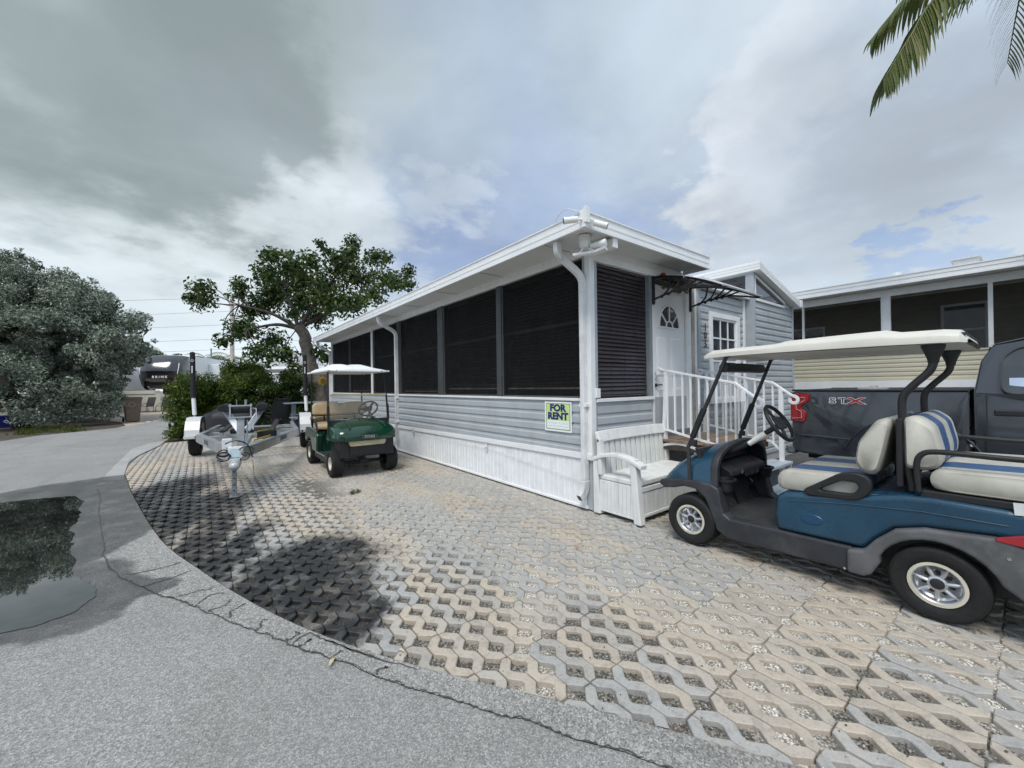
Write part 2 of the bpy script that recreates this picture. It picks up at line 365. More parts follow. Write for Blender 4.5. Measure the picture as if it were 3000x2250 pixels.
# ------------------------------------------------------------------ sheets
def sheet(name, poly, z, mat, kind='structure', parent=None):
    q = []
    for p in poly:
        if not q or math.hypot(p[0]-q[-1][0], p[1]-q[-1][1]) > 1e-4: q.append(p)
    if sum(q[i-1][0]*q[i][1]-q[i][0]*q[i-1][1] for i in range(len(q))) < 0: q = q[::-1]
    tri = tessellate_polygon([[Vector((x,y,0)) for x,y in q]]); fs = []
    for a, b, c in tri:
        A, B, D = q[a], q[b], q[c]; ar = (B[0]-A[0])*(D[1]-A[1])-(B[1]-A[1])*(D[0]-A[0])
        if abs(ar) > 1e-9: fs.append((a,b,c) if ar > 0 else (a,c,b))
    me = bpy.data.meshes.new(name); me.from_pydata([(x,y,z) for x,y in q], [], fs); o = link(name, me, mat, parent)
    if kind: o['kind'] = kind
    return o
sheet('ground', [(-900,-900),(900,-900),(900,900),(-900,900)], -.062, m_far)
EDGE0 = [(-4.62,12.6),(-4.66,11.4),(-5.02,9.0),(-4.95,7.74),(-4.73,6.03),(-4.50,4.56),(-4.07,2.20),(-3.75,1.07),(-3.50,.30),(-3.25,-.34),(-2.96,-.92),(-2.68,-1.38),(-2.38,-1.835),(-2.15,-2.19),(-1.88,-2.64),(-1.55,-3.15),(-1.10,-3.75),(-.4,-4.5)]
EDGE0[2] = (-4.90,9.6)
EDGE = [(p.x,p.y) for p in smooth_path([(x,y,0) for x,y in EDGE0], 4)]
def edge_x(y):          # x of the paving edge at a given y
    for (xa,ya),(xb,yb) in zip(EDGE, EDGE[1:]):
        if yb <= y <= ya: return xb+(xa-xb)*(y-yb)/(ya-yb+1e-9)
    return EDGE[0][0] if y > EDGE[0][1] else EDGE[-1][0]
CRACK = [(p.x,p.y) for p in smooth_path([(-5.2,9.0,0),(-5.12,6.4,0),(-4.91,4.98,0),(-4.52,2.49,0),(-4.35,1.58,0),(-4.10,.97,0),(-3.85,.50,0),(-3.70,.196,0),(-3.55,-.075,0),(-3.42,-.335,0),(-3.32,-.526,0),(-3.20,-.752,0),(-3.05,-1.02,0),(-2.89,-1.30,0),(-2.62,-1.75,0),(-2.35,-2.2,0),(-2.12,-2.62,0),(-1.85,-3.1,0),(-1.5,-3.7,0),(-.9,-4.5,0)], 5)]
jit = lambda a: a+random.uniform(-.012,.012)
CRACKJ = [(jit(x),jit(y)) for x,y in CRACK]
road = sheet('road', CRACKJ+[(-.9,-30),(-60,-30),(-60,2),(-16,9.5),(-11.5,13.2),(-8.73,16.38),(-8.26,17.9),(-7.4,18.8),(-6.6,19.6),(-6.05,21.4),(-5.18,23.8),(-3.6,27.5),(-1,32),(6,40),(30,60),(60,80),(60,70),(30,48),(8,32),(0,24),(-3.6,17.5),(-4.45,14)]+EDGE[:1]+[(-5.14,11.04)], 0., m_road)
strip = sheet('road_edge', CRACKJ+[(-.4,-4.5)]+EDGE[::-1][:-1]+[(-4.6,12.6),(-5.14,11.04)], .004, m_strip)
sheet('concrete_apron', [(-5.19,11.04),(-5.14,8.15),(-5.09,6.37),(-4.78,6.10),(-4.86,6.9),(-5.0,8.9),(-4.78,10.6),(-4.66,11.4),(-4.62,12.5),(-4.9,12.4)], .008, m_patch)
sheet('lot_far', [(-6.6,19.55),(-6.05,21.4),(-5.18,23.8),(-3.6,27.5),(-1,32),(6,40),(20,60),(-40,80),(-30,40),(-12,30),(-7.6,24)], -.012, m_sand)
sheet('planting_bed', [(-16,9.5),(-11.5,13.2),(-8.73,16.38),(-8.26,17.9),(-7.4,18.8),(-6.6,19.6),(-6.4,21),(-6.9,24),(-9,30),(-30,40),(-40,20)], -.008, m_soil)
sheet('neighbour_drive', [(2.25,-8),(2.25,-1.72),(2.62,-1.7),(2.62,-.02),(7.9,-.02),(7.9,14),(12,14),(12,-8)], -.006, M('dark driveway', (.075,.075,.075), .9, var=.3, vscale=5, bump=.5, bscale=120))
sheet('patio_ground', [(-4.62,12.4),(3,12.4),(6,24),(-3.6,17.5),(-4.45,14)], -.010, m_soil)
# cracks: thin grooves filled with dirt
def crack(pts, w, z=.0075):
    P = smooth_path([(min(x,edge_x(y)-.03),y,0) for x,y in pts], 7); mb = MB(); vs = []
    for i, p in enumerate(P):
        t = (P[min(i+1,len(P)-1)]-P[max(i-1,0)]).normalized(); nrm = Vector((-t.y,t.x,0)); k = w*random.uniform(.35,1.25)*(.3 if i in (0,len(P)-1) else 1); off = nrm*random.uniform(-.008,.008)
        vs += [(p+off+nrm*k), (p+off-nrm*k)]
    vs = [(v.x,v.y,z) for v in vs]
    mb.add(vs, [(2*i,2*i+1,2*i+3,2*i+2) for i in range(len(P)-1)]); o = mb.build('crack', m_crack, strip); return o
for a in range(8, len(CRACK)-6, 6): crack([(x,y) for x,y in CRACKJ[a:a+7]], random.uniform(.003,.006))
def rib(t, wob=.03): # crack across the strip at fraction t along it
    i = int(t*(len(CRACK)-1)); x, y = CRACK[i]; ey = y+random.uniform(.0,.12); ex = edge_x(ey)-.03; n = 4
    crack([(x+(ex-.02-x)*k/n+random.uniform(-wob,wob), y+(ey-y)*k/n+random.uniform(-wob,wob)) for k in range(n+1)], .006)
for t in (.24,.27,.31,.34,.37,.41,.46,.52,.55,.60,.66): rib(t)
crack([(-3.30,-.55),(-3.12,-.50),(-3.02,-.62),(-2.95,-.80),(-2.80,-.98)], .006); crack([(-3.05,-.62),(-2.98,-.95),(-2.72,-1.22)], .005)
crack([(-2.6,-2.9),(-2.9,-2.6),(-3.3,-2.45),(-3.8,-2.0)], .004, .0035)
# ------------------------------------------------------------------ water
t = NT('puddle water'); t.put(t.b.inputs['Base Color'], t.mix(t.step(t.noise(5,5), .4, .7), (.012,.013,.012), (.030,.031,.028))); t.b.inputs['Roughness'].default_value = .015; t.b.inputs['IOR'].default_value = 2.7; t.b.inputs['Specular IOR Level'].default_value = .7
t.bump(t.noise(9,2), .02, .004); m_water = t.m
pud = [(-9.2,7.2),(-6.6,5.75),(-5.94,5.45),(-5.5,5.38),(-5.15,5.19),(-5.05,4.7),(-4.95,4.02),(-4.90,3.5),(-4.82,3.0),(-4.74,2.5),(-4.66,2.08),(-4.60,1.7),(-4.49,1.38),(-4.40,1.18),(-4.37,1.0),(-4.42,.86),(-4.54,.74),(-4.74,.74),(-5.2,.85),(-6.2,1.3),(-8.5,3)]
pp = smooth_path([(x,y,0) for x,y in pud+pud[:1]], 8)
sheet('puddle', [(p.x+.07*mnoise.noise(Vector((p.x*2.3,p.y*2.3,1)))+.025*mnoise.noise(Vector((p.x*14,p.y*14,2))), p.y+.05*mnoise.noise(Vector((p.x*2.3,p.y*2.3,5)))+.025*mnoise.noise(Vector((p.x*14,p.y*14,6)))) for p in pp[:-1]], .0046, m_water)
# ------------------------------------------------------------------ paving: zigzag concrete lattice pavers
paving = bpy.data.objects.new('paving', None); C.objects.link(paving); paving['kind'] = 'structure'; paving['label'] = 'zigzag concrete lattice pavers over shell gravel'
s_ = .10625; w_ = .107; h_ = .0615; g_ = .0042
def zig(mirror):
    w = w_; s = s_; h = h_; e = .010
    P = [(0,0),(w-h-.006,0)]
    def dia(cx, cy, sgn, first, last):     # walk round a hole with clipped corners
        return [(cx-sgn*e*.9, cy+h-e*.2), (cx-sgn*(h-e), cy+e), (cx-sgn*(h-e), cy-e), (cx-sgn*e*.9, cy-h+e*.2)]
    P = [(0,0),(w-h,0),(w-e*.9,-h+e*.2),(w,-h-e*.4)]
    P += [(w,-2*s+h+e*.4)]+dia(w,-2*s,1,0,0)+[(w,-2*s-h-e*.4)]
    P += [(w,-4*s+h+e*.4),(w-e*.9,-4*s+h-e*.2),(w-h,-4*s),(0,-4*s)]
    P += [(0,-3*s-h-e*.4)]+[(q[0],q[1]) for q in dia(0,-3*s,-1,0,0)][::-1]+[(0,-3*s+h+e*.4)]
    P += [(0,-s-h-e*.4)]+[(q[0],q[1]) for q in dia(0,-s,-1,0,0)][::-1]+[(0,-s+h+e*.4)]
    cx, cy = w/2, -2*s
    out = []
    n = len(P)
    for x, y in P:
        x2 = x+(g_ if x < w*.02 else (-g_ if x > w*.98 else 0)); y2 = y-(g_ if y > -.001 else 0)+(g_ if y < -4*s+.001 else 0)
        out.append((x2-cx, y2-cy))
    if mirror: out = [(-x,y) for x,y in out][::-1]
    return out
def paver_bm(poly, tilt=(0,0), z=0.):
    bm = bmesh.new(); n = len(poly); ins = .0045
    # inset ring for a worn arris
    def off(i):
        x0,y0 = poly[i-1]; x1,y1 = poly[i]; x2,y2 = poly[(i+1)%n]
        d1 = Vector((x1-x0,y1-y0)); d2 = Vector((x2-x1,y2-y1))
        if d1.length < 1e-7 or d2.length < 1e-7: return (x1,y1)
        d1.normalize(); d2.normalize(); n1 = Vector((-d1.y,d1.x)); n2 = Vector((-d2.y,d2.x)); b = n1+n2
        if b.length < .3: return (x1,y1)
        b.normalize(); k = ins/max(.5,b.dot(n1)); return (x1+b.x*k, y1+b.y*k)
    area = sum(poly[i][0]*poly[(i+1)%n][1]-poly[(i+1)%n][0]*poly[i][1] for i in range(n))
    if area < 0: poly = poly[::-1]
    zz = lambda x, y: z+tilt[0]*x+tilt[1]*y
    top = [bm.verts.new((*off(i), zz(*poly[i]))) for i in range(n)]
    mid = [bm.verts.new((x,y,zz(x,y)-ins)) for x,y in poly]; bot = [bm.verts.new((x,y,-.055)) for x,y in poly]
    bm.faces.new(top)
    for i in range(n):
        j = (i+1)%n; bm.faces.new((top[i],mid[i],mid[j],top[j])); bm.faces.new((mid[i],bot[i],bot[j],mid[j]))
    return bm
ZIG = [zig(False), zig(True)]
zmesh = []
for k in range(2):
    bm = paver_bm(ZIG[k]); me = bpy.data.meshes.new('paver'); bm.to_mesh(me); bm.free(); me.materials.append(m_pav); zmesh.append(me)
cells = []
ROT = -.004; y00 = -2.271; x00 = -1.718
for j in range(-8, 36):
    for i in range(-36, 44):
        cy = y00+j*4*s_+2*s_ ; cx = x00+i*w_+w_/2; cx += (cy-y00)*.05*-1 if False else 0
        if cy > 12.35 or cy < -4.6 or cx > 2.2: continue
        if cx > -.09 and cy > -.05: continue
        if cx > -.02 and cy > -.22: continue
        e = [edge_x(cy+q)+.012 for q in (-.2,-.1,0,.1,.2)]
        if cx < min(e)-.06: continue
        cells.append((cx, cy, i % 2, cx < max(e)+.09))
camp = Vector((-3.71,-3.251))
def visw(c):
    v = Vector((c[0],c[1]))-camp; dep = v.dot(Vector((f0.x,f0.y))); lat = v.dot(Vector((r0.x,r0.y)))
    if dep < .5 or abs(lat/dep) > 1.32 or 1.52/dep > 1.02: return 1e6+v.length
    return v.length
cells.sort(key=visw)
joined = [[], [], [], []]; nind = 0
PAVER_OBJS = []
def tint_of(cx, cy, i):
    a = mnoise.noise(Vector((cx*1.35, cy*.62, 3.1)))*.85+.5+random.uniform(-.22,.22)
    return min(1,max(0,a)), random.random()**2
for (cx, cy, par, cut) in cells:
    tilt = (random.uniform(-.020,.020), random.uniform(-.011,.011)); z = -.0052+random.uniform(-.005,.0025); tn, sh = tint_of(cx, cy, par)
    if cut:
        bm = paver_bm(ZIG[par], tilt, z); bmesh.ops.translate(bm, verts=bm.verts, vec=(cx,cy,0))
        if True:
            ya, yb = cy+.21, cy-.21
            for q in range(3):
                y1 = ya+(yb-ya)*q/3; y2 = ya+(yb-ya)*(q+1)/3; ym = (y1+y2)/2
                xa = edge_x(ym+.01)+.012; xb = edge_x(ym-.01)+.012
                tv = Vector((xb-xa,-.02,0)).normalized(); nv = Vector((-tv.y,tv.x,0))
                if nv.x < 0: nv = -nv
                if q == 1:
                    g = bmesh.ops.bisect_plane(bm, geom=bm.verts[:]+bm.edges[:]+bm.faces[:], plane_co=((xa+xb)/2,ym,0), plane_no=nv, clear_inner=True)
                    bmesh.ops.holes_fill(bm, edges=[e for e in bm.edges if e.is_boundary and not all(v.co.z < -.05 for v in e.verts)], sides=0)
        if len(bm.faces) < 4: bm.free(); continue
        me = bpy.data.meshes.new('paver'); bmesh.ops.translate(bm, verts=bm.verts, vec=(-cx,-cy,0)); bm.to_mesh(me); bm.free(); me.materials.append(m_pav)
        if nind < 300:
            o = link('paver', me, None, paving); o.location = (cx,cy,0); o['tint'] = tn; o['shade'] = sh; nind += 1
            continue
        V = [(v.co.x+cx,v.co.y+cy,v.co.z) for v in me.vertices]; F = [tuple(p.vertices) for p in me.polygons]; bpy.data.meshes.remove(me)
    else:
        if nind < 300:
            o = link('paver', zmesh[par], None, paving); o.location = (cx,cy,z); o.rotation_euler = (tilt[1],-tilt[0],random.uniform(-.006,.006)); o['tint'] = tn; o['shade'] = sh; nind += 1
            continue
        me = zmesh[par]; V = [(v.co.x+cx, v.co.y+cy, v.co.z+z+tilt[0]*v.co.x+tilt[1]*v.co.y) for v in me.vertices]; F = [tuple(p.vertices) for p in me.polygons]
    n0 = len(joined[0]); joined[0] += V; joined[1] += [tuple(i+n0 for i in f) for f in F]; joined[2] += [tn]*len(V); joined[3] += [sh]*len(V)
me = bpy.data.meshes.new('pavers_beyond'); me.from_pydata(joined[0], [], joined[1]); me.materials.append(m_pavj)
for nm, k in (('tint',2),('shade',3)): me.attributes.new(nm, 'FLOAT', 'POINT').data.foreach_set('value', joined[k])
po = link('pavers_beyond', me, None, paving); po['kind'] = 'stuff'
# gravel bed: a lumpy sheet just below the paver tops, spilling over them in the middle of the drive
def spill(x, y):
    v = 0
    for cx, cy, rx, ry, h in ((-2.05,3.5,.7,1.3,.024),(-1.3,2.2,.7,.8,.015),(-2.4,6.2,1.1,1.5,.020),(-.4,3.2,.35,2.4,.014),(-2.6,10,2,2.4,.026),(-.22,1.0,.2,1.2,.014)):
        d = ((x-cx)/rx)**2+((y-cy)/ry)**2; v = max(v, h*math.exp(-d))
    return v
gx = np.arange(-5.2, 2.3, .045); gy = np.arange(-4.7, 12.6, .045); idx = -np.ones((len(gx),len(gy)), int); V = []; F = []
for a, x in enumerate(gx):
    for b, y in enumerate(gy):
        if x < edge_x(y)-.06: continue
        near = max(0,min(1,(x-edge_x(y)-.15)/1.1))
        z = -.037+.013*near+spill(x,y)*1.05+.006*mnoise.noise(Vector((x*5,y*5,0)))+.005*mnoise.noise(Vector((x*17,y*17,4)))
        lim = -.013 if y < 1.0 else .000
        idx[a,b] = len(V); V.append((float(x),float(y),min(z,lim if x > edge_x(y)+.12 else -.012)))
for a in range(len(gx)-1):
    for b in range(len(gy)-1):
        q = (idx[a,b],idx[a+1,b],idx[a+1,b+1],idx[a,b+1])
        if min(q) >= 0: F.append(q)
me = bpy.data.meshes.new('gravel_bed'); me.from_pydata(V, [], F); me.shade_smooth(); me.materials.append(m_grav); go = link('gravel_bed', me, None); go['kind'] = 'structure'
# loose stones
def scatter_stones(n):
    P = []
    while len(P) < n:
        x = random.uniform(-4.6,1.6); y = random.uniform(-4.2,7.5)
        if random.random() > 1.2/(0.35+math.hypot(x+3.7,y+3.25)/3)**1.3: continue
        if x < edge_x(y)+.02: continue
        # position inside the lattice cell: holes only, unless gravel spills here
        u = ((x-x00)/w_)%2; v = ((y-y00)/s_)%2; hole = min(abs(u-0)+abs(v-1), abs(u-2)+abs(v-1), abs(u-1)+abs(v), abs(u-1)+abs(v-2))*s_ < h_-.008
        if hole: z = -.020
        elif random.random() < .03+spill(x,y)*14: z = -.002
        else: continue
        P.append((x,y,z+(-.006 if z < -.01 else 0)))
    oc = np.array([(1,0,0),(0,1,0),(-1,0,0),(0,-1,0),(0,0,1),(0,0,-1)],float); of = np.array([(0,1,4),(1,2,4),(2,3,4),(3,0,4),(1,0,5),(2,1,5),(3,2,5),(0,3,5)])
    n = len(P); P = np.array(P); r = rng.uniform(.0028,.0075,(n,1,1)); V = oc[None]*r*rng.uniform(.6,1.2,(n,1,3))*rng.uniform(.8,1.2,(n,6,1)); a = rng.uniform(0,6.28,n); ca, sa = np.cos(a)[:,None], np.sin(a)[:,None]
    V = np.stack([V[...,0]*ca-V[...,1]*sa+V[...,2]*.3, V[...,0]*sa+V[...,1]*ca, V[...,2]*.7+V[...,0]*.25],-1)+P[:,None,:]
    F = (of[None]+6*np.arange(n)[:,None,None]).reshape(-1,3)
    me = bpy.data.meshes.new('loose_gravel'); me.from_pydata(V.reshape(-1,3).tolist(), [], F.tolist()); me.shade_smooth()
    me.attributes.new('tint','FLOAT','POINT').data.foreach_set('value', np.repeat(rng.random(n),6)); return me
t = NT('loose shell stones'); a = t.attr('tint'); c = t.mix(a, (.34,.30,.24), (.82,.79,.72))
c = t.mix(t.math('MULTIPLY', t.step(t.blobs(DARKFILL,.25,2.), 1.15, .75), t.step(a,.55,1.,.92,.40)), c, (.05,.045,.037)); c = t.mix(t.math('MULTIPLY', t.step(t.blobs(STAIN,.26,2.6), 1.5, .8), .95), c, (.03,.032,.034)); t.L.new(c, t.b.inputs['Base Color']); t.b.inputs['Roughness'].default_value = .85
lg = link('loose_gravel', scatter_stones(16000), t.m); lg['kind'] = 'stuff'; lg['label'] = 'loose pale shell gravel filling the paver holes'
# fallen leaf on the road and a tuft of weeds
m_dry = M('dry leaf', (.50,.45,.28), .7, var=.2, vscale=20)
lf = MB(); n = 9; pts = [(math.sin(math.pi*i/n)*.011, -.045+.09*i/n, .006+.010*math.sin(math.pi*i/n)) for i in range(n+1)]
lf.loft([[(-x,y,z+.004) for x,y,z in pts],[(0,y,z-.002) for x,y,z in pts],[(x,y,z+.004) for x,y,z in pts]], closed=False, cap=False)
lo = lf.build('fallen_leaf', m_dry, None, 60); lo.location = (-3.16,-.88,.004); lo.rotation_euler = (0,0,R(-35)); tag(lo, 'dry yellow leaf lying on the asphalt beside the crack', 'leaf')
lo2 = clone(lo, None, (-2.82,-1.02,.002), (0,0,R(20)), (.6,.6,.6)); tag(lo2, 'small pale leaf lying in a paver hole at the road edge', 'leaf')
# ================================================================== THE HOME
m_white = M('white painted aluminium', (.78,.79,.78), .45, var=.05, vscale=3, streak=.10)
m_fascia = M('white gutter metal', (.80,.81,.80), .40, var=.04, vscale=2, streak=.05)
m_soffit = M('white soffit board', (.72,.73,.72), .6, var=.08, vscale=1.2)
m_side = M('grey vinyl siding', (.405,.432,.447), .5, var=.07, vscale=2.5, streak=.10, bump=.35, bscale=2.2, dirt=(1.6,.16,(.36,.37,.37)))
m_trimg = M('grey corner trim', (.36,.39,.42), .5, var=.08)
m_skirt = M('white vinyl skirting', (.80,.81,.81), .5, var=.06, vscale=4, dirt=(5,.22,(.46,.44,.40)), bump=.25, bscale=3)
m_spout = M('worn white downspout', (.70,.71,.70), .42, var=.12, vscale=5, streak=.45)
m_post = M('dark bronze screen post', (.050,.056,.058), .5, var=.15)
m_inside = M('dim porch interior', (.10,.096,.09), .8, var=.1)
m_slat = M('dark brown blind slat', (.046,.038,.040), .38, var=.12, vscale=4)
m_slat2 = M('black blind slat', (.030,.029,.029), .45, var=.15, vscale=4)
m_black = M('black metal', (.018,.018,.020), .42, var=.2, vscale=12)
m_wood = M('weathered board', (.42,.37,.31), .85, var=.3, vscale=6, streak=.3)
m_door = M('white steel door', (.78,.79,.79), .4, var=.03, vscale=2)
m_deck = M('deck timber', (.24,.165,.115), .8, var=.35, vscale=10, bump=.4)
m_dgrey = M('blue-grey painted step', (.40,.45,.49), .6, var=.12, vscale=6, bump=.2)
m_block = M('concrete block', (.36,.36,.35), .9, var=.2, vscale=20, bump=.5)
m_rail = M('white painted railing', (.82,.83,.83), .35, var=.04)
m_cam = M('white camera plastic', (.78,.78,.75), .4, var=.06)
def glass(name, col, rough=.04):
    t = NT(name); t.put(t.b.inputs['Base Color'], t.mix(t.step(t.noise(2.5,3), .35, .7), col, tuple(v*2.2 for v in col))); t.b.inputs['Roughness'].default_value = rough; t.b.inputs['Specular IOR Level'].default_value = .8; return t.m
m_glass = glass('window glass', (.030,.036,.042))
def screen_mat(name, a, col):
    t = NT(name); t.put(t.b.inputs['Base Color'], t.mix(t.step(t.noise(1.1,4), .35, .7), col, tuple(v*1.5 for v in col))); t.b.inputs['Roughness'].default_value = .75; t.b.inputs['Specular IOR Level'].default_value = .25; t.put(t.b.inputs['Alpha'], t.step(t.noise(1.7,3), .3, .7, a-.06, a+.05)); return t.m
m_screen = screen_mat('black insect screen', .62, (.0055,.0057,.006))
home = thing('mobile_home', 'long grey and white mobile home with dark screened porch and white gutter', 'mobile home')
def H(mb, name, mat, parent=home, **k): return mb.build(name, mat, parent, **k)
def siding(name, parent, mat, a, b, z0, z1, out, face, lip=.016):
    # one Dutch-lap board between a and b along the wall; face 'X-' looks to -X at plane X=out, 'Y-' looks to -Y
    h = z1-z0; pr = [(0,.0),(-lip,.0),(-lip,.004),(-lip*.92,.55*h),(-lip*.30,.66*h),(-.0008,h-.001),(.0,h-.001)]
    mb = MB()
    if face == 'X-': mb.prism([(out+d,z0+q) for d,q in pr], a, b, 'y')
    else:
        n = len(pr); vs = [(a,out+d,z0+q) for d,q in pr]+[(b,out+d,z0+q) for d,q in pr]
        mb.add(vs, [tuple(range(n)), tuple(range(2*n-1,n-1,-1))]+[((i+1)%n,i,n+i,n+(i+1)%n) for i in range(n)])
    return mb.build(name, mat, parent)
LONG = 12.35
# core walls
H(MB().box(.006,.10,.0,LONG,.0,1.33), 'wall', m_side)
H(MB().box(.105,2.42,.012,.10,.0,1.33), 'wall', m_side)
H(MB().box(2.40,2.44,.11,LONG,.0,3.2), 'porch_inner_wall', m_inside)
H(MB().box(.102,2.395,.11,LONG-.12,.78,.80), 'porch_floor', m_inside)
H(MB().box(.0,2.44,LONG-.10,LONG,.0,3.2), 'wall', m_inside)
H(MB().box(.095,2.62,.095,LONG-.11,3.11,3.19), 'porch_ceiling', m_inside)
# siding boards of the long wall: five courses, two lengths each
zs = [1.318-.135*i for i in range(6)]
for i in range(5):
    br = 4.0+1.7*(i % 3)
    siding('siding_board', home, m_side, .06, br, zs[i+1], zs[i], .0, 'X-'); siding('siding_board', home, m_side, br+.002, LONG-.05, zs[i+1]+.001, zs[i], .0012, 'X-')
for i in range(5): siding('siding_board', home, m_side, .11, 1.262, zs[i+1]-.02, zs[i]-.02, .010, 'Y-')
H(MB().box(-.032,.02,.07,LONG,1.318,1.352), 'window_sill', m_white, bevel=.004)
H(MB().box(.08,1.30,-.028,.03,1.302,1.345), 'window_sill', m_white, bevel=.004)
# skirting: sloping base trim and ribbed panels
bt = MB(); zt = lambda y: .685-.0115*y
bt.add([(-.030,0,zt(0)-.075),(-.030,LONG,zt(LONG)-.07),(-.030,LONG,zt(LONG)),(-.030,0,zt(0)),(.004,0,zt(0)-.075),(.004,LONG,zt(LONG)-.07),(.004,LONG,zt(LONG)),(.004,0,zt(0))],
       [(0,1,2,3),(7,6,5,4),(0,4,5,1),(3,2,6,7),(0,3,7,4),(1,5,6,2)]); H(bt, 'base_trim', m_fascia, bevel=.004)
sp = MB(); wd = .2956; pr = [(-.004,0),(-.004,.075),(-.012,.082),(-.012,.098),(-.004,.105),(-.004,.19),(-.012,.197),(-.012,.213),(-.004,.220),(-.004,wd-.012),(-.010,wd-.006),(-.010,wd),(.004,wd),(.004,0)]
sp.prism(pr, 0, .60, 'z'); sp_me = sp.mesh('skirt_panel'); first = None
for i in range(41):
    o = link('skirt_panel', sp_me, m_skirt, home); o.location = (.0,.09+i*.298,.012); o.scale = (1,1,(zt(.09+i*.298)-.03)/.60)
H(MB().box(-.022,.01,.07,LONG,.004,.035), 'skirt_rail', m_fascia, bevel=.003)
fsk = MB(); fsk.box(.08,2.6,.004,.016,.0,.62); H(fsk, 'front_skirt', m_skirt)
cw = MB()        # clothes line cable along the skirting, with its cleats
cw.tube([(-.035,.15,.34),(-.03,2.0,.50),(-.035,5.2,.52)], .0035, 5); H(cw, 'cable', m_spout)
for y in (2.25,5.15):
    c_ = MB(); c_.box(-.030,-.012,y-.02,y+.02,.44,.60); c_.tube([(-.03,y-.05,.53),(-.055,y,.525),(-.03,y+.05,.53)], .008, 6); H(c_, 'cleat', m_spout)
# corner post, posts, header
H(MB().box(-.012,.075,-.012,.075,.60,3.20), 'corner_post', m_white, bevel=.006)
H(MB().box(-.016,.0,.075,.105,1.35,3.1), 'corner_trim', m_trimg); 
H(MB().box(.078,.118,-.010,.02,1.345,3.03), 'corner_trim', m_trimg)
for y, w, m in ((1.90,.13,m_post),(3.88,.22,m_post),(6.02,.16,m_post),(7.93,.10,m_white),(10.1,.035,m_post),(12.28,.12,m_white)):
    H(MB().box(-.004 if m is m_white else .004,.075,y-w/2,y+w/2,1.352,3.095), 'screen_post', m, bevel=.004)
H(MB().box(-.002,.09,.075,LONG,3.095,3.215), 'header', m_white, bevel=.003)
H(MB().box(.07,2.42,-.004,.09,3.035,3.215), 'header', m_white, bevel=.003)
scr = MB()
for i in range(46): scr.box(-.0045,.0,.3+i*.262,.308+i*.262,3.170+.008*math.sin(i*1.7),3.178+.008*math.sin(i*1.7))
H(scr, 'header_screws', m_black)
# screens, with meeting rail, and blinds behind them
bays = [(.105,1.835),(1.965,3.77),(3.99,5.94),(6.10,7.88),(7.98,10.08),(10.12,12.22)]
slat_me = {}; m_framelite = M('charcoal screen frame', (.085,.09,.092), .5)
def blind(y0, y1, zlo, n, pitch, mat, tilt, x=.135):
    b = MB().box(x-.03,x+.03,y0+.03,y1-.03,3.03,3.085).build('blind', m_slat2, home)
    key = round(y1-y0,2)
    mb = MB(); mb.loft([[(-.024,0,-.002),(0,0,.003),(.024,0,-.002),(0,0,.0015)],[(-.024,y1-y0-.08,-.002),(0,y1-y0-.08,.003),(.024,y1-y0-.08,-.002),(0,y1-y0-.08,.0015)]]); me = mb.mesh('slat')
    for i in range(n):
        o = link('slat', me, mat, b); o.location = (x,y0+.04,3.00-i*pitch); o.rotation_euler = (0,R(tilt+random.uniform(-3,3)),random.uniform(-.001,.001))
    for q in (.2,.8):
        MB().box(x-.027,x-.025,y0+(y1-y0)*q-.002,y0+(y1-y0)*q+.002,3.0-n*pitch,3.03).build('cord', mat, b)
    MB().box(x-.026,x+.026,y0+.04,y1-.04,3.0-n*pitch-.02,3.0-n*pitch).build('bottom_rail', m_wood if mat is m_slat2 else mat, b)
for i, (y0, y1) in enumerate(bays):
    p = MB(); nn = 14; rows = []
    for k in range(nn+1):
        y = y0+(y1-y0)*k/nn; rows.append([(.035+.010*mnoise.noise(Vector((y*1.3,z*1.1,i)))*(1 if i in (3,) else .35),y,z) for z in np.linspace(1.355,3.09,10)])
    p.loft(rows, closed=False, cap=False); so_ = H(p, 'screen_panel', m_screen, smooth=60)
    fr = MB(); e = .022
    for q in (2.32,) if i < 4 else (): fr.box(.050,.066,y0,y1,q-.014,q+.014)
    fr.box(.026,.05,y0,y0+e,1.355,3.09); fr.box(.026,.05,y1-e,y1,1.355,3.09); fr.box(.026,.05,y0+e,y1-e,1.355,1.375); fr.build('frame', m_framelite, so_)
    if i in (0,1,2,4): blind(y0, y1, 1.4, [30,30,31,0,31,0][i], .0505, m_slat2, 38)
# front blind window (no screen, slats nearly shut)
fb = MB().box(.13,1.22,.052,.075,3.0,3.04).build('blind', m_slat, home)
mb = MB(); mb.loft([[(0,-.006,-.030),(0,.004,.030),(0,.006,.030),(0,-.003,-.030)],[(1.06,-.006,-.030),(1.06,.004,.030),(1.06,.006,.030),(1.06,-.003,-.030)]]); me = mb.mesh('slat')
for i in range(31):
    o = link('slat', me, m_slat, fb); o.location = (.145,.055+random.uniform(-.002,.002),2.965-i*.0515); o.rotation_euler = (R(-16+random.uniform(-5,5)),random.uniform(-.003,.003)*(3 if i > 24 else 1),0)
for q in (.30,.58,.86): MB().box(q+.14,q+.143,.040,.043,1.38,3.0).build('cord', m_slat, fb)
MB().box(.145,1.205,.035,.075,1.365,1.385).build('bottom_rail', m_slat, fb)
H(MB().box(.12,1.24,.10,.11,1.33,3.04), 'blind_backing', m_slat2)
H(MB().box(1.225,1.295,-.004,.06,1.345,3.04), 'screen_post', M('grey door post', (.22,.25,.26), .5))
sw = MB().box(.055,.135,-.035,-.012,1.355,1.47); H(sw, 'outlet_box', m_cam, bevel=.006); 
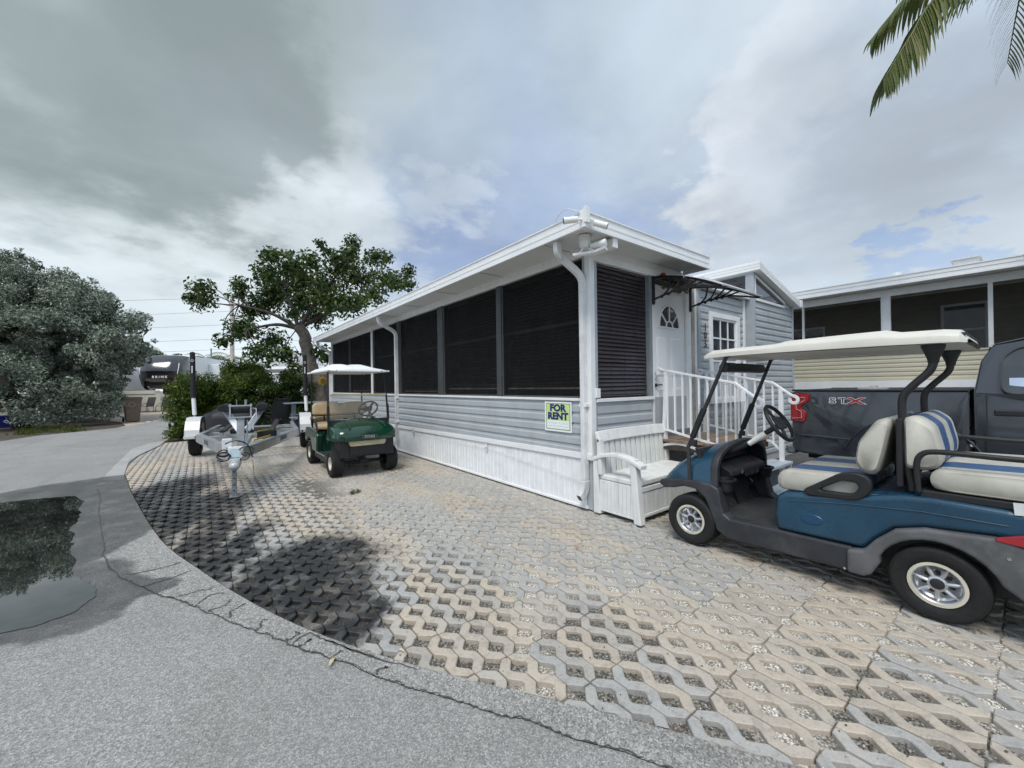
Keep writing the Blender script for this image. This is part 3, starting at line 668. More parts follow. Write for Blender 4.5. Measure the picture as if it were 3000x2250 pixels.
# roof over the porch
RX0, RX1, RY0, RY1 = -.545, 2.09, -.42, 12.62
rs = MB(); rs.add([(RX0+.03,RY0+.03,3.20),(RX1,RY0+.03,3.225),(RX1,RY1-.03,3.225),(RX0+.03,RY1-.03,3.20),(RX0+.03,RY0+.03,3.30),(RX1,RY0+.03,3.33),(RX1,RY1-.03,3.33),(RX0+.03,RY1-.03,3.30)],
                  [(0,3,2,1),(4,5,6,7),(0,1,5,4),(1,2,6,5),(2,3,7,6),(3,0,4,7)]); H(rs, 'roof', m_soffit)
gs = MB()
for i in range(9): gs.box(RX0+.06,-.01,i*1.42+.3,i*1.42+.304,3.1925,3.2)
H(gs, 'soffit_seams', M('seam shadow gap', (.42,.42,.42), .8))
def fascia(name, pts_dir, a, b, out):     # ribbed gutter fascia
    pr = [(.03,3.165),(-.004,3.165),(-.004,3.195),(.000,3.199),(.000,3.232),(-.004,3.236),(-.004,3.262),(.0,3.266),(.0,3.318),(-.012,3.325),(-.012,3.338),(.03,3.338)]
    mb = MB()
    if pts_dir == 'Y': mb.prism([(out+d,z) for d,z in pr], a, b, 'y')
    else:
        n = len(pr); mb.add([(a,out+d,z) for d,z in pr]+[(b,out+d,z) for d,z in pr], [tuple(range(n)), tuple(range(2*n-1,n-1,-1))]+[((i+1)%n,i,n+i,n+(i+1)%n) for i in range(n)])
    return H(mb, name, m_fascia)
fascia('gutter', 'Y', RY0+.0, RY1, RX0); fascia('gutter', 'X', RX0+.032, RX1, RY0)
H(MB().box(RX0-.02,RX0+.05,RY0-.022,RY0+.05,3.158,3.348), 'gutter_corner', m_fascia, bevel=.006)
H(MB().box(RX1,RX1+.02,RY0-.01,RY0+.4,3.165,3.345), 'gutter_end', m_fascia)
H(MB().box(-.05,.03,-.40,-.015,3.06,3.165), 'eave_bracket', m_white, bevel=.004)
# downspouts: an S-bend under the soffit and a ribbed elbow at the foot
def downspout(y, foot, sx=0.):
    p = smooth_path([(-.46,y,3.17),(-.46,y,3.09),(-.43,y,3.02),(-.30,y,2.95),(-.12,y,2.86),(-.055,y,2.78),(-.048,y,2.68)], 4)
    d = MB(); d.rtube(p+[Vector((-.046,y,z)) for z in (2.2,1.6,.9,.36)], .082, .062, (0,1,0)); o = H(d, 'downspout', m_spout, bevel=.008)
    e = MB(); q = smooth_path([(-.046,y,.36),(-.05,y,.28),(-.085,y,.21),(-.15,y,.16)], 4); e.rtube(q, .088, .068, (0,1,0)); e.build('elbow', m_spout, o, bevel=.006)
    for k in range(1, len(q)-2, 1): MB().rtube([q[k]-(q[k+1]-q[k])*.2, q[k]+(q[k+1]-q[k])*.2], .093, .073, (0,1,0)).build('elbow_rib', m_spout, o)
    hl = MB(); hl.rtube([q[-1], q[-1]+(q[-1]-q[-2])*.04], .076, .056, (0,1,0)); hl.build('mouth', m_black, o)
    for z in (1.27,) if foot else (1.27,.7): MB().box(-.083,.0,y-.055,y+.055,z-.02,z+.02).build('strap', m_cam, o, bevel=.004)
    return o
downspout(.075, True); downspout(6.02, False); downspout(12.30, False)
# security cameras, flood lights at the roof corner
def sec_cam(p, d, name='security_camera'):
    d = Vector(d).normalized(); p = Vector(p); o = thing_part(name)
    b = MB(); b.tube([p-d*.05,p+d*.075], .033, 14); b.tube([p+d*.07,p+d*.095], [.036,.036], 14); b.build('camera_body', m_cam, o, 40)
    l = MB(); l.tube([p+d*.0955,p+d*.098], .028, 12); l.build('camera_lens', m_black, o)
    return o
def thing_part(name):
    o = bpy.data.objects.new(name, None); C.objects.link(o); o.parent = home; return o
c1 = sec_cam((-.66,-.36,3.23), (-.75,.55,-.10)); MB().tube([(-.645,-.37,3.23),(-.60,-.40,3.235),(-.56,-.40,3.24)], .012, 8).build('camera_arm', m_cam, c1)
c2 = sec_cam((-.42,-.50,3.20), (.45,-.55,-.28)); MB().tube([(-.44,-.49,3.21),(-.48,-.46,3.25),(-.50,-.43,3.26)], .012, 8).build('camera_arm', m_cam, c2)
fl = thing_part('flood_light'); q = Vector((-.30,-.20,3.19))
MB().lathe([(0,.0),(.07,.0),(.07,-.04),(.062,-.05),(.066,-.10),(.05,-.14),(0,-.15)], 20, 'z', q).build('light_base', m_cam, fl, 40)
MB().tube([q+Vector((.0,-.02,-.13)),q+Vector((.05,-.10,-.19))], .014, 8).tube([q+Vector((-.02,.0,-.13)),q+Vector((-.10,-.02,-.22))], .014, 8).build('light_arm', m_cam, fl)
MB().tube([q+Vector((.02,-.06,-.13)),q+Vector((.09,-.20,-.12)),q+Vector((.10,-.22,-.12))], [.028,.045,.045], 12).build('lamp_head', m_cam, fl, 40)
MB().bar(q+Vector((-.14,.05,-.235)),q+Vector((-.02,-.12,-.225)),.07,.03).build('lamp_head', m_cam, fl, bevel=.006)
MB().bar(q+Vector((.0,-.12,-.23)),q+Vector((.05,-.26,-.20)),.09,.03).build('lamp_head', m_cam, fl, bevel=.006)
MB().tube(smooth_path([(-.51,-.45,3.37),(-.535,-.46,3.30),(-.50,-.46,3.24),(-.46,-.47,3.22)],4), .007, 6).tube(smooth_path([(-.56,-.36,3.34),(-.60,-.2,3.41),(-.57,.0,3.36)],5), .005, 6).build('cable', m_cam, fl)
H(MB().box(-.57,-.51,-.465,-.43,3.20,3.37), 'junction_box', m_cam, bevel=.004)
# ------------------------------------------------------------------ front door wall
door = MB().box(1.335,2.20,.030,.070,.838,2.862).build('front_door', m_door, home, bevel=.004)
def dpanel(x0, x1, z0, z1):
    b = MB(); e = .028
    b.add([(x0,.029,z0),(x1,.029,z0),(x1,.029,z1),(x0,.029,z1),(x0+e,.020,z0+e),(x1-e,.020,z0+e),(x1-e,.020,z1-e),(x0+e,.020,z1-e)],[(0,1,5,4),(1,2,6,5),(2,3,7,6),(3,0,4,7),(4,5,6,7)])
    b.build('door_panel', m_door, door, bevel=.003)
for x0 in (1.43,1.80): dpanel(x0,x0+.30,1.62,2.20); dpanel(x0,x0+.30,.98,1.46)
# fan light: half-round glazing with spokes
g = MB(); pts = [(1.767+.27*math.cos(a),2.34+.33*math.sin(a)) for a in np.linspace(0,math.pi,17)]
g.prism(pts, .024, .029, 'y'); g.build('fan_light', m_glass, door)
fr = MB(); fr.rtube([(x,.022,z) for x,z in pts]+[(1.497,.022,2.34)], .022, .022, (0,1,0)); fr.rtube([(1.497,.022,2.34),(2.037,.022,2.34)], .022,.024,(0,1,0))
for a in (38,66,90,114,142)[::2]: fr.rtube([(1.767+.09*math.cos(R(a)),.022,2.34+.10*math.sin(R(a))),(1.767+.27*math.cos(R(a)),.022,2.34+.33*math.sin(R(a)))], .018,.020,(0,1,0))
fr.rtube([(1.767+.09*math.cos(a),.022,2.34+.10*math.sin(a)) for a in np.linspace(0,math.pi,9)], .018,.020,(0,1,0)); fr.build('fan_light_bars', m_door, door)
kn = MB(); kn.lathe([(0,-.02),(.026,-.02),(.026,.0)],14,'y',(1.395,.03,1.50)); kn.tube([(1.395,.006,1.50),(1.40,-.02,1.50),(1.47,-.022,1.505),(1.49,-.02,1.50)], .009, 8); kn.build('handle', m_black, door, 40)
kl = MB(); kl.lathe([(0,-.015),(.028,-.015),(.028,.0)],14,'y',(1.395,.03,1.62)); kl.build('lock', m_cam, door, 40)
H(MB().box(1.297,1.333,-.006,.07,.80,2.90), 'door_frame', m_white, bevel=.004); H(MB().box(2.203,2.285,-.010,.07,.80,2.90), 'door_frame', m_white, bevel=.004)
H(MB().box(1.297,2.285,-.008,.07,2.866,2.93), 'door_frame', m_white, bevel=.004); H(MB().box(1.30,2.28,-.02,.07,.80,.836), 'door_sill', M('aluminium sill', (.45,.45,.45), .4, .8))
H(MB().box(1.297,2.285,.075,.09,2.93,3.035), 'transom_panel', m_slat2)
for x0, x1, y, m in ((2.287,2.345,-.004,m_white),(2.348,2.44,-.012,m_wood),(2.443,2.53,.0,m_white)):
    H(MB().box(x0,x1,y,.08,.60,3.03), 'wall_board', m, bevel=.004)
# sign letters and oddments above the door
g = thing_part('welcome_garland')
MB().tube(smooth_path([(1.5,-.03,2.98),(1.62,-.05,2.90),(1.75,-.03,2.95),(1.9,-.05,2.86),(2.05,-.03,2.94),(2.2,-.03,2.90)],5), .012, 6).build('vine', M('dry vine', (.10,.085,.05), .9), g)
for i in range(14): MB().ball((1.5+.05*i,-.045+random.uniform(-.02,.02),2.93+random.uniform(-.05,.05)),.022,.018,.026,8,5).build('leaf', M('dull garland leaf', (.11,.10,.07), .8) if i == 0 else bpy.data.materials['dull garland leaf'], g, 60)
MB().ball((1.50,-.06,3.06),.05,.04,.04,10,6).build('red_flower', M('red cloth flower', (.28,.03,.03), .8), g, 60)
# door canopy: curved smoked sheet on two fretwork brackets
can = thing_part('door_canopy')
def canz(y): t_ = -y/1.0; return 3.015-.05*t_-.27*t_**1.9
sh = MB(); ys = np.linspace(-.01,-1.0,14)
for z_off in (0,): sh.loft([[(1.26,y,canz(y)),(2.36,y,canz(y)),(2.36,y,canz(y)-.005),(1.26,y,canz(y)-.005)] for y in ys])
t = NT('smoked polycarbonate'); t.put(t.b.inputs['Base Color'], t.mix(t.step(t.noise(6,4),.4,.7),(.030,.027,.026),(.060,.055,.052))); t.b.inputs['Roughness'].default_value = .2; t.b.inputs['Alpha'].default_value = .9
sh.build('canopy_sheet', t.m, can, 50)
MB().tube([(1.25,-1.0,canz(-1)),(2.37,-1.0,canz(-1))], .012, 8).build('front_edge', M('aluminium edge', (.55,.56,.57), .35, .9), can)
MB().tube([(1.25,-.5,canz(-.5)-.015),(2.37,-.5,canz(-.5)-.015)], .010, 8).build('cross_bar', bpy.data.materials['aluminium edge'], can)
for x in (1.31,2.31):
    b = MB(); b.box(x-.016,x+.016,-.035,-.002,2.66,3.03); b.ball((x,-.02,2.66),.024,.024,.035,10,6)
    top = [(x,y,canz(y)-.018) for y in ys]; b.rtube(top, .022, .030, (1,0,0))
    bot = smooth_path([(x,-.02,2.70),(x,-.30,2.755),(x,-.62,2.765),(x,-.98,canz(-.98)-.03)],5); b.rtube(bot, .022, .026, (1,0,0))
    for q in (.16,.32,.47,.60,.72):
        yb = -.05-q*.62; za = canz(-.16-q*.80)-.02; zb = 2.70+.065*min(1,-yb/.4)
        b.rtube(smooth_path([(x,yb,zb),(x,yb-.10,zb+(za-zb)*.35),(x,-.16-q*.80,za)],4), .018, .022, (1,0,0)); b.ball((x,yb,zb),.014,.026,.026,8,5)
    b.build('bracket', m_black, can, bevel=.002)
# ------------------------------------------------------------------ wing with house number and window
WX0, WX1 = 2.62, 4.20
H(MB().box(WX0+.01,4.28,.012,6.0,.0,3.02), 'wing_wall', m_side)
H(MB().box(2.53,2.62,-.02,.05,.0,3.05), 'corner_board', m_trimg, bevel=.005)
H(MB().box(4.18,4.262,-.022,.03,.2,3.05), 'corner_board', m_white, bevel=.005)
win = (2.905,4.01,1.17,2.70)
nrow = 25; hh = .1145
for i in range(nrow):
    z0 = .16+i*hh; z1 = z0+hh
    if z1 > win[2]-.02 and z0 < win[3]+.06:
        siding('siding_board', home, m_side, WX0, win[0]+.01, z0, z1, .010, 'Y-'); siding('siding_board', home, m_side, win[1]-.01, 4.18, z0, z1, .010, 'Y-')
    else: siding('siding_board', home, m_side, WX0, 4.18, z0, z1, .010, 'Y-')
wf = MB(); x0,x1,z0,z1 = win
wf.box(x0,x1,-.030,.02,z1-.085,z1); wf.box(x0,x1,-.030,.02,z0,z0+.08); wf.box(x0,x0+.095,-.029,.02,z0+.08,z1-.085); wf.box(x1-.13,x1,-.029,.02,z0+.08,z1-.085)
window = wf.build('window', m_white, home, bevel=.004)
ix0, ix1, iz0, iz1 = x0+.095, x1-.13, z0+.08, z1-.085; zm = iz0+(iz1-iz0)*.49
for (a, b, yy) in ((zm+.012,iz1,.0),(iz0,zm-.012,.012)):
    s = MB(); e = .032; s.box(ix0,ix1,yy-.012,yy+.012,b-e,b); s.box(ix0,ix1,yy-.012,yy+.012,a,a+e); s.box(ix0,ix0+e,yy-.0115,yy+.0115,a+e,b-e); s.box(ix1-e,ix1,yy-.0115,yy+.0115,a+e,b-e)
    if yy == 0.:
        for k in (1,2): xx = ix0+e+(ix1-ix0-2*e)*k/3; s.box(xx-.013,xx+.013,yy-.011,yy+.010,a+e,b-e)
        mid = (a+b)/2; s.box(ix0+e,ix1-e,yy-.0105,yy+.0095,mid-.013,mid+.013)
    else:
        for k in (1,2): xx = ix0+e+(ix1-ix0-2*e)*k/3; s.box(xx-.011,xx+.011,yy-.011,yy+.010,a+e,b-e)
    s.build('sash', m_white, window, bevel=.002)
    if yy == 0.:
        for k in range(3):
            for r_ in range(2):
                xa = ix0+e+(ix1-ix0-2*e)*k/3+.013; xb = xa+(ix1-ix0-2*e)/3-.026; za = a+e+(b-a-2*e)*r_/2+.013; MB().box(xa,xb,yy+.001,yy+.004,za,za+(b-a-2*e)/2-.026).build('pane', m_glass, window)
    else: MB().box(ix0+e,ix1-e,yy+.002,yy+.005,a+e,b-e).build('pane', m_glass, window)
cu_ = MB(); cu_.loft([[(x,.06+.012*math.sin(x*55),z) for z in (iz0,iz1)] for x in np.linspace(ix0,ix0+.16,16)], closed=False, cap=False); cu_.build('curtain', M('pale curtain', (.5,.5,.5), .9), window, 60)
st_ = MB().box(ix0+.01,ix0+.09,-.016,-.013,zm+.07,zm+.17); st_.build('sticker', m_black, window)
MB().box(ix0+.03,ix0+.07,-.0175,-.016,zm+.13,zm+.15).box(ix0+.03,ix0+.07,-.0175,-.016,zm+.09,zm+.11).build('sticker_mark', M('yellow print', (.6,.5,.1), .5), window)
for i, ch in enumerate('105'): text('house_number', ch, .165, m_black, home, (2.765,-.018,2.42-i*.135), (R(90),0,0), .0, .004, sx=.9)
# wing fascia and higher bay with sloping roof
H(MB().box(2.50,4.26,-.10,.04,3.045,3.20), 'wing_fascia', m_fascia, bevel=.004); H(MB().box(2.50,4.26,-.103,-.098,3.10,3.106).box(2.50,4.26,-.103,-.098,3.150,3.156), 'fascia_ribs', M('rib line', (.5,.5,.5), .6))
H(MB().box(2.45,4.27,.045,6.0,3.10,3.22), 'wing_roof', m_soffit)
BY = -.146; BX0, BX1 = 4.285, 6.235
bz = lambda x: 3.60-(x-BX0)*(3.60-3.12)/(BX1-BX0)
wl = MB(); wl.add([(BX0,BY+.012,0),(BX1,BY+.012,0),(BX1,BY+.012,bz(BX1)),(BX0,BY+.012,bz(BX0)),(BX0,7,0),(BX1,7,0),(BX1,7,bz(BX1)),(BX0,7,bz(BX0))],[(0,1,2,3),(7,6,5,4),(0,4,5,1),(1,5,6,2),(2,6,7,3),(3,7,4,0)]); H(wl, 'bay_wall', m_side)
H(MB().box(BX0-.012,BX0+.06,BY-.02,BY+.06,.0,3.56), 'corner_board', m_trimg, bevel=.004); H(MB().box(BX0-.010,BX0+.004,BY+.06,.04,.0,3.56), 'corner_board', m_trimg)
H(MB().box(BX1-.05,BX1+.012,BY-.02,BY+.06,.0,3.12), 'corner_board', m_trimg, bevel=.004)
tw = [(4.335,3.05),(5.72,3.05),(5.72,3.12),(4.335,3.46)]
for i in range(26):
    z0 = .16+i*hh; z1 = z0+hh
    if z1 > 3.05: break
    siding('siding_board', home, m_side, BX0+.06, BX1-.05, z0, z1, BY+.01, 'Y-')
for i in range(3):
    z0 = 3.05+i*.1; siding('siding_board', home, m_side, 5.76, max(5.80,min(BX1-.05, BX0+(3.60-z0-.12)/.246)), z0, z0+.08, BY+.01, 'Y-') if i < 1 else None
tfr = MB(); tfr.rtube([(x,BY-.008,z) for x,z in [(4.335,3.05),(5.74,3.05),(5.74,3.13),(4.335,3.475),(4.335,3.05)]], .045, .04, (0,1,0)); tri = tfr.build('gable_window', m_white, home)
MB().prism([(4.345,3.06),(5.72,3.06),(5.72,3.12),(4.345,3.46)], BY-.004, BY+.004, 'y').build('pane', m_glass, tri)
rf = MB(); k0 = bz(BX0-.05); pr = [(BX0-.06,k0-.06),(BX0-.06,k0+.10),(BX1+.10,bz(BX1+.10)+.10),(BX1+.10,bz(BX1+.10)-.03)]
rf.prism(pr, BY-.14, 7.0, 'y'); H(rf, 'bay_roof', m_fascia, bevel=.004)
rb = MB()
for dz in (.0,.05): rb.add([(BX0-.06,BY-.143,k0+dz-.01),(BX1+.10,BY-.143,bz(BX1+.1)+dz-.01),(BX1+.10,BY-.143,bz(BX1+.1)+dz-.004),(BX0-.06,BY-.143,k0+dz-.004)],[(0,1,2,3)]); rb.add([(BX0-.063,BY-.14,k0+dz-.01),(BX0-.063,7,k0+dz-.01),(BX0-.063,7,k0+dz-.004),(BX0-.063,BY-.14,k0+dz-.004)],[(0,1,2,3)])
H(rb, 'fascia_ribs', bpy.data.materials['rib line'])
H(MB().box(BX1+.05,BX1+.16,BY-.15,BY+.0,3.10,3.24), 'gutter_end', m_fascia)
H(MB().box(BX0-.020,BX0-.013,-.02,.9,3.23,3.50), 'torn_vent', m_slat2)
for i in range(12): 
    yy = random.uniform(0,.8); zz_ = random.uniform(3.25,3.46); MB().bar((BX0-.022,yy,zz_),(BX0-.03,yy+random.uniform(.1,.25),zz_+random.uniform(-.04,.05)),.012,.015).build('torn_felt', m_black, home)
# ------------------------------------------------------------------ FOR RENT sign on the siding
sg = thing('for_rent_sign', 'yellow-green FOR RENT sign with blue letters on grey siding', 'sign', (-.022,.555,1.104), 0); sg.scale = (1,.94,.96)
SW, SH = .53, .405     # local: u along -Y (reading left to right from outside), v up
def sgbox(n, u0, u1, v0, v1, d, mat): return MB().box(-.002-d,-.0005-d,-u1,-u0,v0,v1).build(n, mat, sg)
m_paper = M('sign white', (.82,.85,.86), .4, var=.03); m_lime = M('sign lime', (.56,.74,.26), .4, var=.03); m_navy = M('sign navy', (.012,.014,.16), .4, var=.05); m_ink = M('ink', (.03,.035,.04), .6, var=0)
b_ = MB().box(-.003,.0,-SW/2,SW/2,-SH/2,SH/2).build('board', m_paper, sg)
sgbox('border', -.238,.238,-.178,.182,.0012,m_ink); sgbox('ground', -.230,.230,-.171,.175,.0026,m_lime); sgbox('white_panel', -.215,.215,-.163,-.055,.004,m_paper)
for ln, z in (('FOR',.115),('RENT',.004)): text('lettering', ln, .128, m_navy, sg, (-.0062,0,z), (R(90),0,R(-90)), .0065, .001, sx=1.28 if ln == 'FOR' else 1.26)
for r_, z in enumerate((-.088,-.130)):
    scb = MB(); u = -.20+.02*r_; rr = random.Random(5+r_)
    while u < .18:
        wl_ = rr.uniform(.04,.07); pts = []; k = 0
        while k < wl_: pts.append((-.0062,-(u+k),z+rr.uniform(-.010,.011))); k += .006
        scb.tube(pts, .0011, 4); u += wl_+.014
    scb.build('handwriting', m_ink, sg)
# ------------------------------------------------------------------ entry steps with railings
m_barkd0 = M('dark deck joist', (.05,.04,.033), .9, var=.3)
st = thing('entry_steps', 'timber entry steps with white scrolled railings below the front door', 'steps', (0,0,0))
for i in range(7): MB().box(1.30,2.58,-.14*i-.150,-.14*i-.014,.725,.755).build('deck_board', m_deck, st, bevel=.004)
MB().box(1.32,2.56,-.98,-.93,.62,.723).box(1.32,1.37,-.93,-.03,.62,.723).box(2.51,2.56,-.93,-.03,.62,.723).build('deck_frame', m_barkd0, st)
for i, (z, y) in enumerate(((.45,-1.0),(.235,-1.27))):
    for k in range(2): MB().box(1.30,2.58,y-.135*(k+1),y-.135*k-.008,z-.035,z).build('tread', m_dgrey, st, bevel=.004)
    for xa in (1.31,2.52): MB().box(xa,xa+.05,y-.26,y,.0,z-.036).build('tread_support', m_dgrey, st)
for k in range(3): MB().box(1.5,2.62,-1.56-.13*(k+1),-1.56-.13*k-.008,.06,.10).build('platform_board', m_dgrey, st, bevel=.004)
for j in range(3):
    for k in range(3): MB().box(1.34+k*.405,1.34+k*.405+.39,-.92+.01*j,-.74,.006+j*.2,.006+j*.2+.19).build('concrete_block', m_block, st, bevel=.008)
def rail(x, s=1):
    top = [(x,-.05,1.735),(x,-.09,1.712),(x,-1.06,1.515),(x,-1.30,1.33)]
    r_ = MB(); r_.rtube(top, .045, .028, (0,0,1)); 
    scl = [(x,-1.30+.052*math.sin(a)*1.0-.0,1.285+.047*math.cos(a)) for a in np.linspace(.0,-5.2,16)]
    r_.rtube([(x,-1.295,1.333)]+[(x,y-.02*k/16,z) for k,(x,y,z) in enumerate(scl)], .040, .016, (1,0,0))
    scl2 = [(x,-.05+.04*math.sin(a),1.70+.035*math.cos(a)) for a in np.linspace(0,4.6,12)]; r_.rtube(scl2, .040, .016, (1,0,0))
    o = r_.build('handrail', m_rail, st, bevel=.004)
    bot = [(x,-.06,.90),(x,-1.04,.70),(x,-1.17,.57)]; MB().rtube(bot, .032, .024).build('lower_rail', m_rail, o)
    zt_ = lambda y: 1.712-.2*(-.09-y) if y > -1.06 else 1.515-.77*(-1.06-y)
    zb_ = lambda y: .90-.204*(-.06-y) if y > -1.04 else .70-1.0*(-1.04-y)
    for i in range(9):
        y = -.17-i*.112; MB().box(x-.011,x+.011,y-.011,y+.011,zb_(y),zt_(y)-.012).build('baluster', m_rail, o)
        MB().box(x-.016,x+.016,y-.03,y+.012,zt_(y)-.035,zt_(y)-.016).build('collar', m_rail, o)
    MB().bar((x,-.11,.69),(x,-.16,1.70),.045,.045).build('newel_post', m_rail, o, bevel=.004)
    MB().box(x-.026,x+.026,-1.19,-1.138,.245 if s else .245,zt_(-1.16)-.012).build('newel_post', m_rail, o, bevel=.004); MB().box(x-.05,x+.05,-1.215,-1.115,.236,.249).build('post_foot', m_rail, o)
rail(1.37); rail(2.51)
# ================================================================== BENCH
m_resin = M('weathered white resin', (.72,.73,.70), .6, var=.08, vscale=5, bump=.12, bscale=25, streak=.25)
bn = thing('storage_bench', 'weathered white slatted storage bench with armrests below the blind window', 'bench', (0,0,0))
BX = (-.03,1.42)
def bside(x0, x1):
    pf = [(-.69,.0),(-.60,.0),(-.55,.70),(-.625,.70)]; MB().prism([(y,z) for y,z in pf], x0, x1, 'x').build('leg', m_resin, bn, bevel=.008)
    pb = [(-.14,.0),(-.035,.0),(-.035,.66),(-.09,.66)]; MB().prism(pb, x0, x1, 'x').build('leg', m_resin, bn, bevel=.008)
    a = [(y,.735-.10*((y+.36)/.36)**2) for y in np.linspace(-.705,-.03,10)]; ar = a+[(y,z-.045) for y,z in a[::-1]]
    MB().prism(ar, x0-.012, x1+.012, 'x').build('armrest', m_resin, bn, bevel=.008)
bside(*(BX[0],BX[0]+.09)); bside(BX[1]-.09,BX[1])
x0, x1 = BX[0]+.09, BX[1]-.09
def vplank(n, axis, a, b, z0, z1, out, name):
    for i in range(n):
        u0 = a+(b-a)*i/n+.0015; u1 = a+(b-a)*(i+1)/n-.0015
        (MB().box(out,out+.018,u0,u1,z0,z1) if axis == 'y' else MB().box(u0,u1,out,out+.018,z0,z1)).build(name, m_resin, bn, bevel=.003)
vplank(9, 'y', -.60, -.12, .07, .40, BX[0]+.020, 'side_plank'); vplank(9, 'y', -.60, -.12, .07, .40, BX[1]-.038, 'side_plank'); vplank(14, 'x', x0, x1, .09, .33, -.64, 'front_plank')
MB().box(x0-.05,x1+.05,-.60,-.10,.075,.12).box(BX[0]+.045,BX[1]-.045,-.615,-.12,.12,.40).build('storage_box', m_resin, bn)
MB().box(BX[0]+.015,BX[0]+.05,-.61,-.12,.04,.068).box(BX[1]-.05,BX[1]-.015,-.61,-.12,.04,.068).box(x0,x1,-.652,-.62,.055,.088).build('base_rail', m_resin, bn, bevel=.004)
MB().box(x0,x1,-.648,-.62,.335,.385).build('front_rail', m_resin, bn, bevel=.004)
lid = MB().box(BX[0]+.03,BX[1]-.03,-.645,-.115,.405,.462).build('seat_lid', m_resin, bn, bevel=.012)
for i in range(6): MB().box(x0+.03,x1-.03,-.60+i*.08,-.60+i*.08+.074,.4605,.466).build('seat_slat', m_resin, lid, bevel=.003)
# back: arched top rail, curved slats
def by(z): return -.125+.075*((z-.46)/.5) if z < .68 else -.092+.02*((z-.68)/.28)
def btop(x): u = (x-.695)/.72; return .975-.014*u**4
rings = []
for x in np.linspace(BX[0]+.0,BX[1]-.0,15): z = btop(x); rings.append([(x,-.145,z-.125),(x,-.10,z-.125),(x,-.065,z-.004),(x,-.105,z)])
MB().loft(rings).build('top_rail', m_resin, bn, bevel=.008)
for sx, xx in ((1,BX[0]),(-1,BX[1]-.085)): MB().prism([(-.165,.46),(-.115,.46),(-.095,.68),(-.095,.88),(-.14,.88),(-.155,.68)], xx, xx+.085, 'x').build('back_post', m_resin, bn, bevel=.008)
n = 12
for i in range(n):
    xa = x0+.012+(x1-x0-.024)*i/n+.012; xb = xa+(x1-x0-.024)/n-.024; zt2 = btop((xa+xb)/2)-.11
    MB().prism([(-.150,.462),(-.128,.462),(-.112,.68),(-.095,zt2),(-.117,zt2),(-.138,.68)], xa, xb, 'x').build('back_slat', m_resin, bn, bevel=.005)
# ================================================================== GOLF CARTS (local x forward, y left)
m_tyre = M('black tyre rubber', (.009,.009,.0095), .78, var=.25, vscale=9, bump=.25, bscale=60, obj=True)
m_rimA = M('silver hub cap', (.55,.56,.57), .32, .75, var=.12, vscale=12, obj=True)
m_rimE = M('cream rim edge', (.62,.58,.47), .45, .2, var=.15, obj=True)
m_blk = M('black textured plastic', (.010,.0105,.012), .55, var=.2, vscale=8, bump=.2, bscale=120)
m_flare = M('faded grey plastic', (.098,.099,.102), .6, var=.3, vscale=4, bump=.2, bscale=90, dirt=(7,.55,(.17,.17,.16)), streak=.2)
m_fl2 = M('dark grey plastic', (.026,.0275,.032), .55, var=.2, vscale=5, bump=.15, bscale=90, dirt=(4,.25,(.12,.12,.12)))
m_blue = M('worn blue cart paint', (.007,.047,.088), .3, var=.16, vscale=3, coat=.35, dirt=(3.4,.30,(.045,.11,.15)))
m_tube = M('black powder coat tube', (.014,.014,.015), .38, var=.15)
m_vinw = M('soiled white vinyl', (.47,.452,.39), .5, var=.10, vscale=6, bump=.3, bscale=11, dirt=(5,.45,(.34,.32,.27)))
m_vinb = M('blue vinyl', (.030,.085,.20), .45, var=.15, vscale=8, bump=.15, bscale=16)
m_roofc = M('cream moulded roof', (.62,.595,.525), .5, var=.05, vscale=3, streak=.08)
m_redl = M('red tail light', (.30,.008,.012), .12, var=.15, coat=.6)
m_chrome = M('bright metal', (.62,.62,.63), .22, .95, var=.05)
m_floor = M('black floor mat', (.035,.036,.038), .8, var=.3, vscale=10, bump=.4, bscale=90)
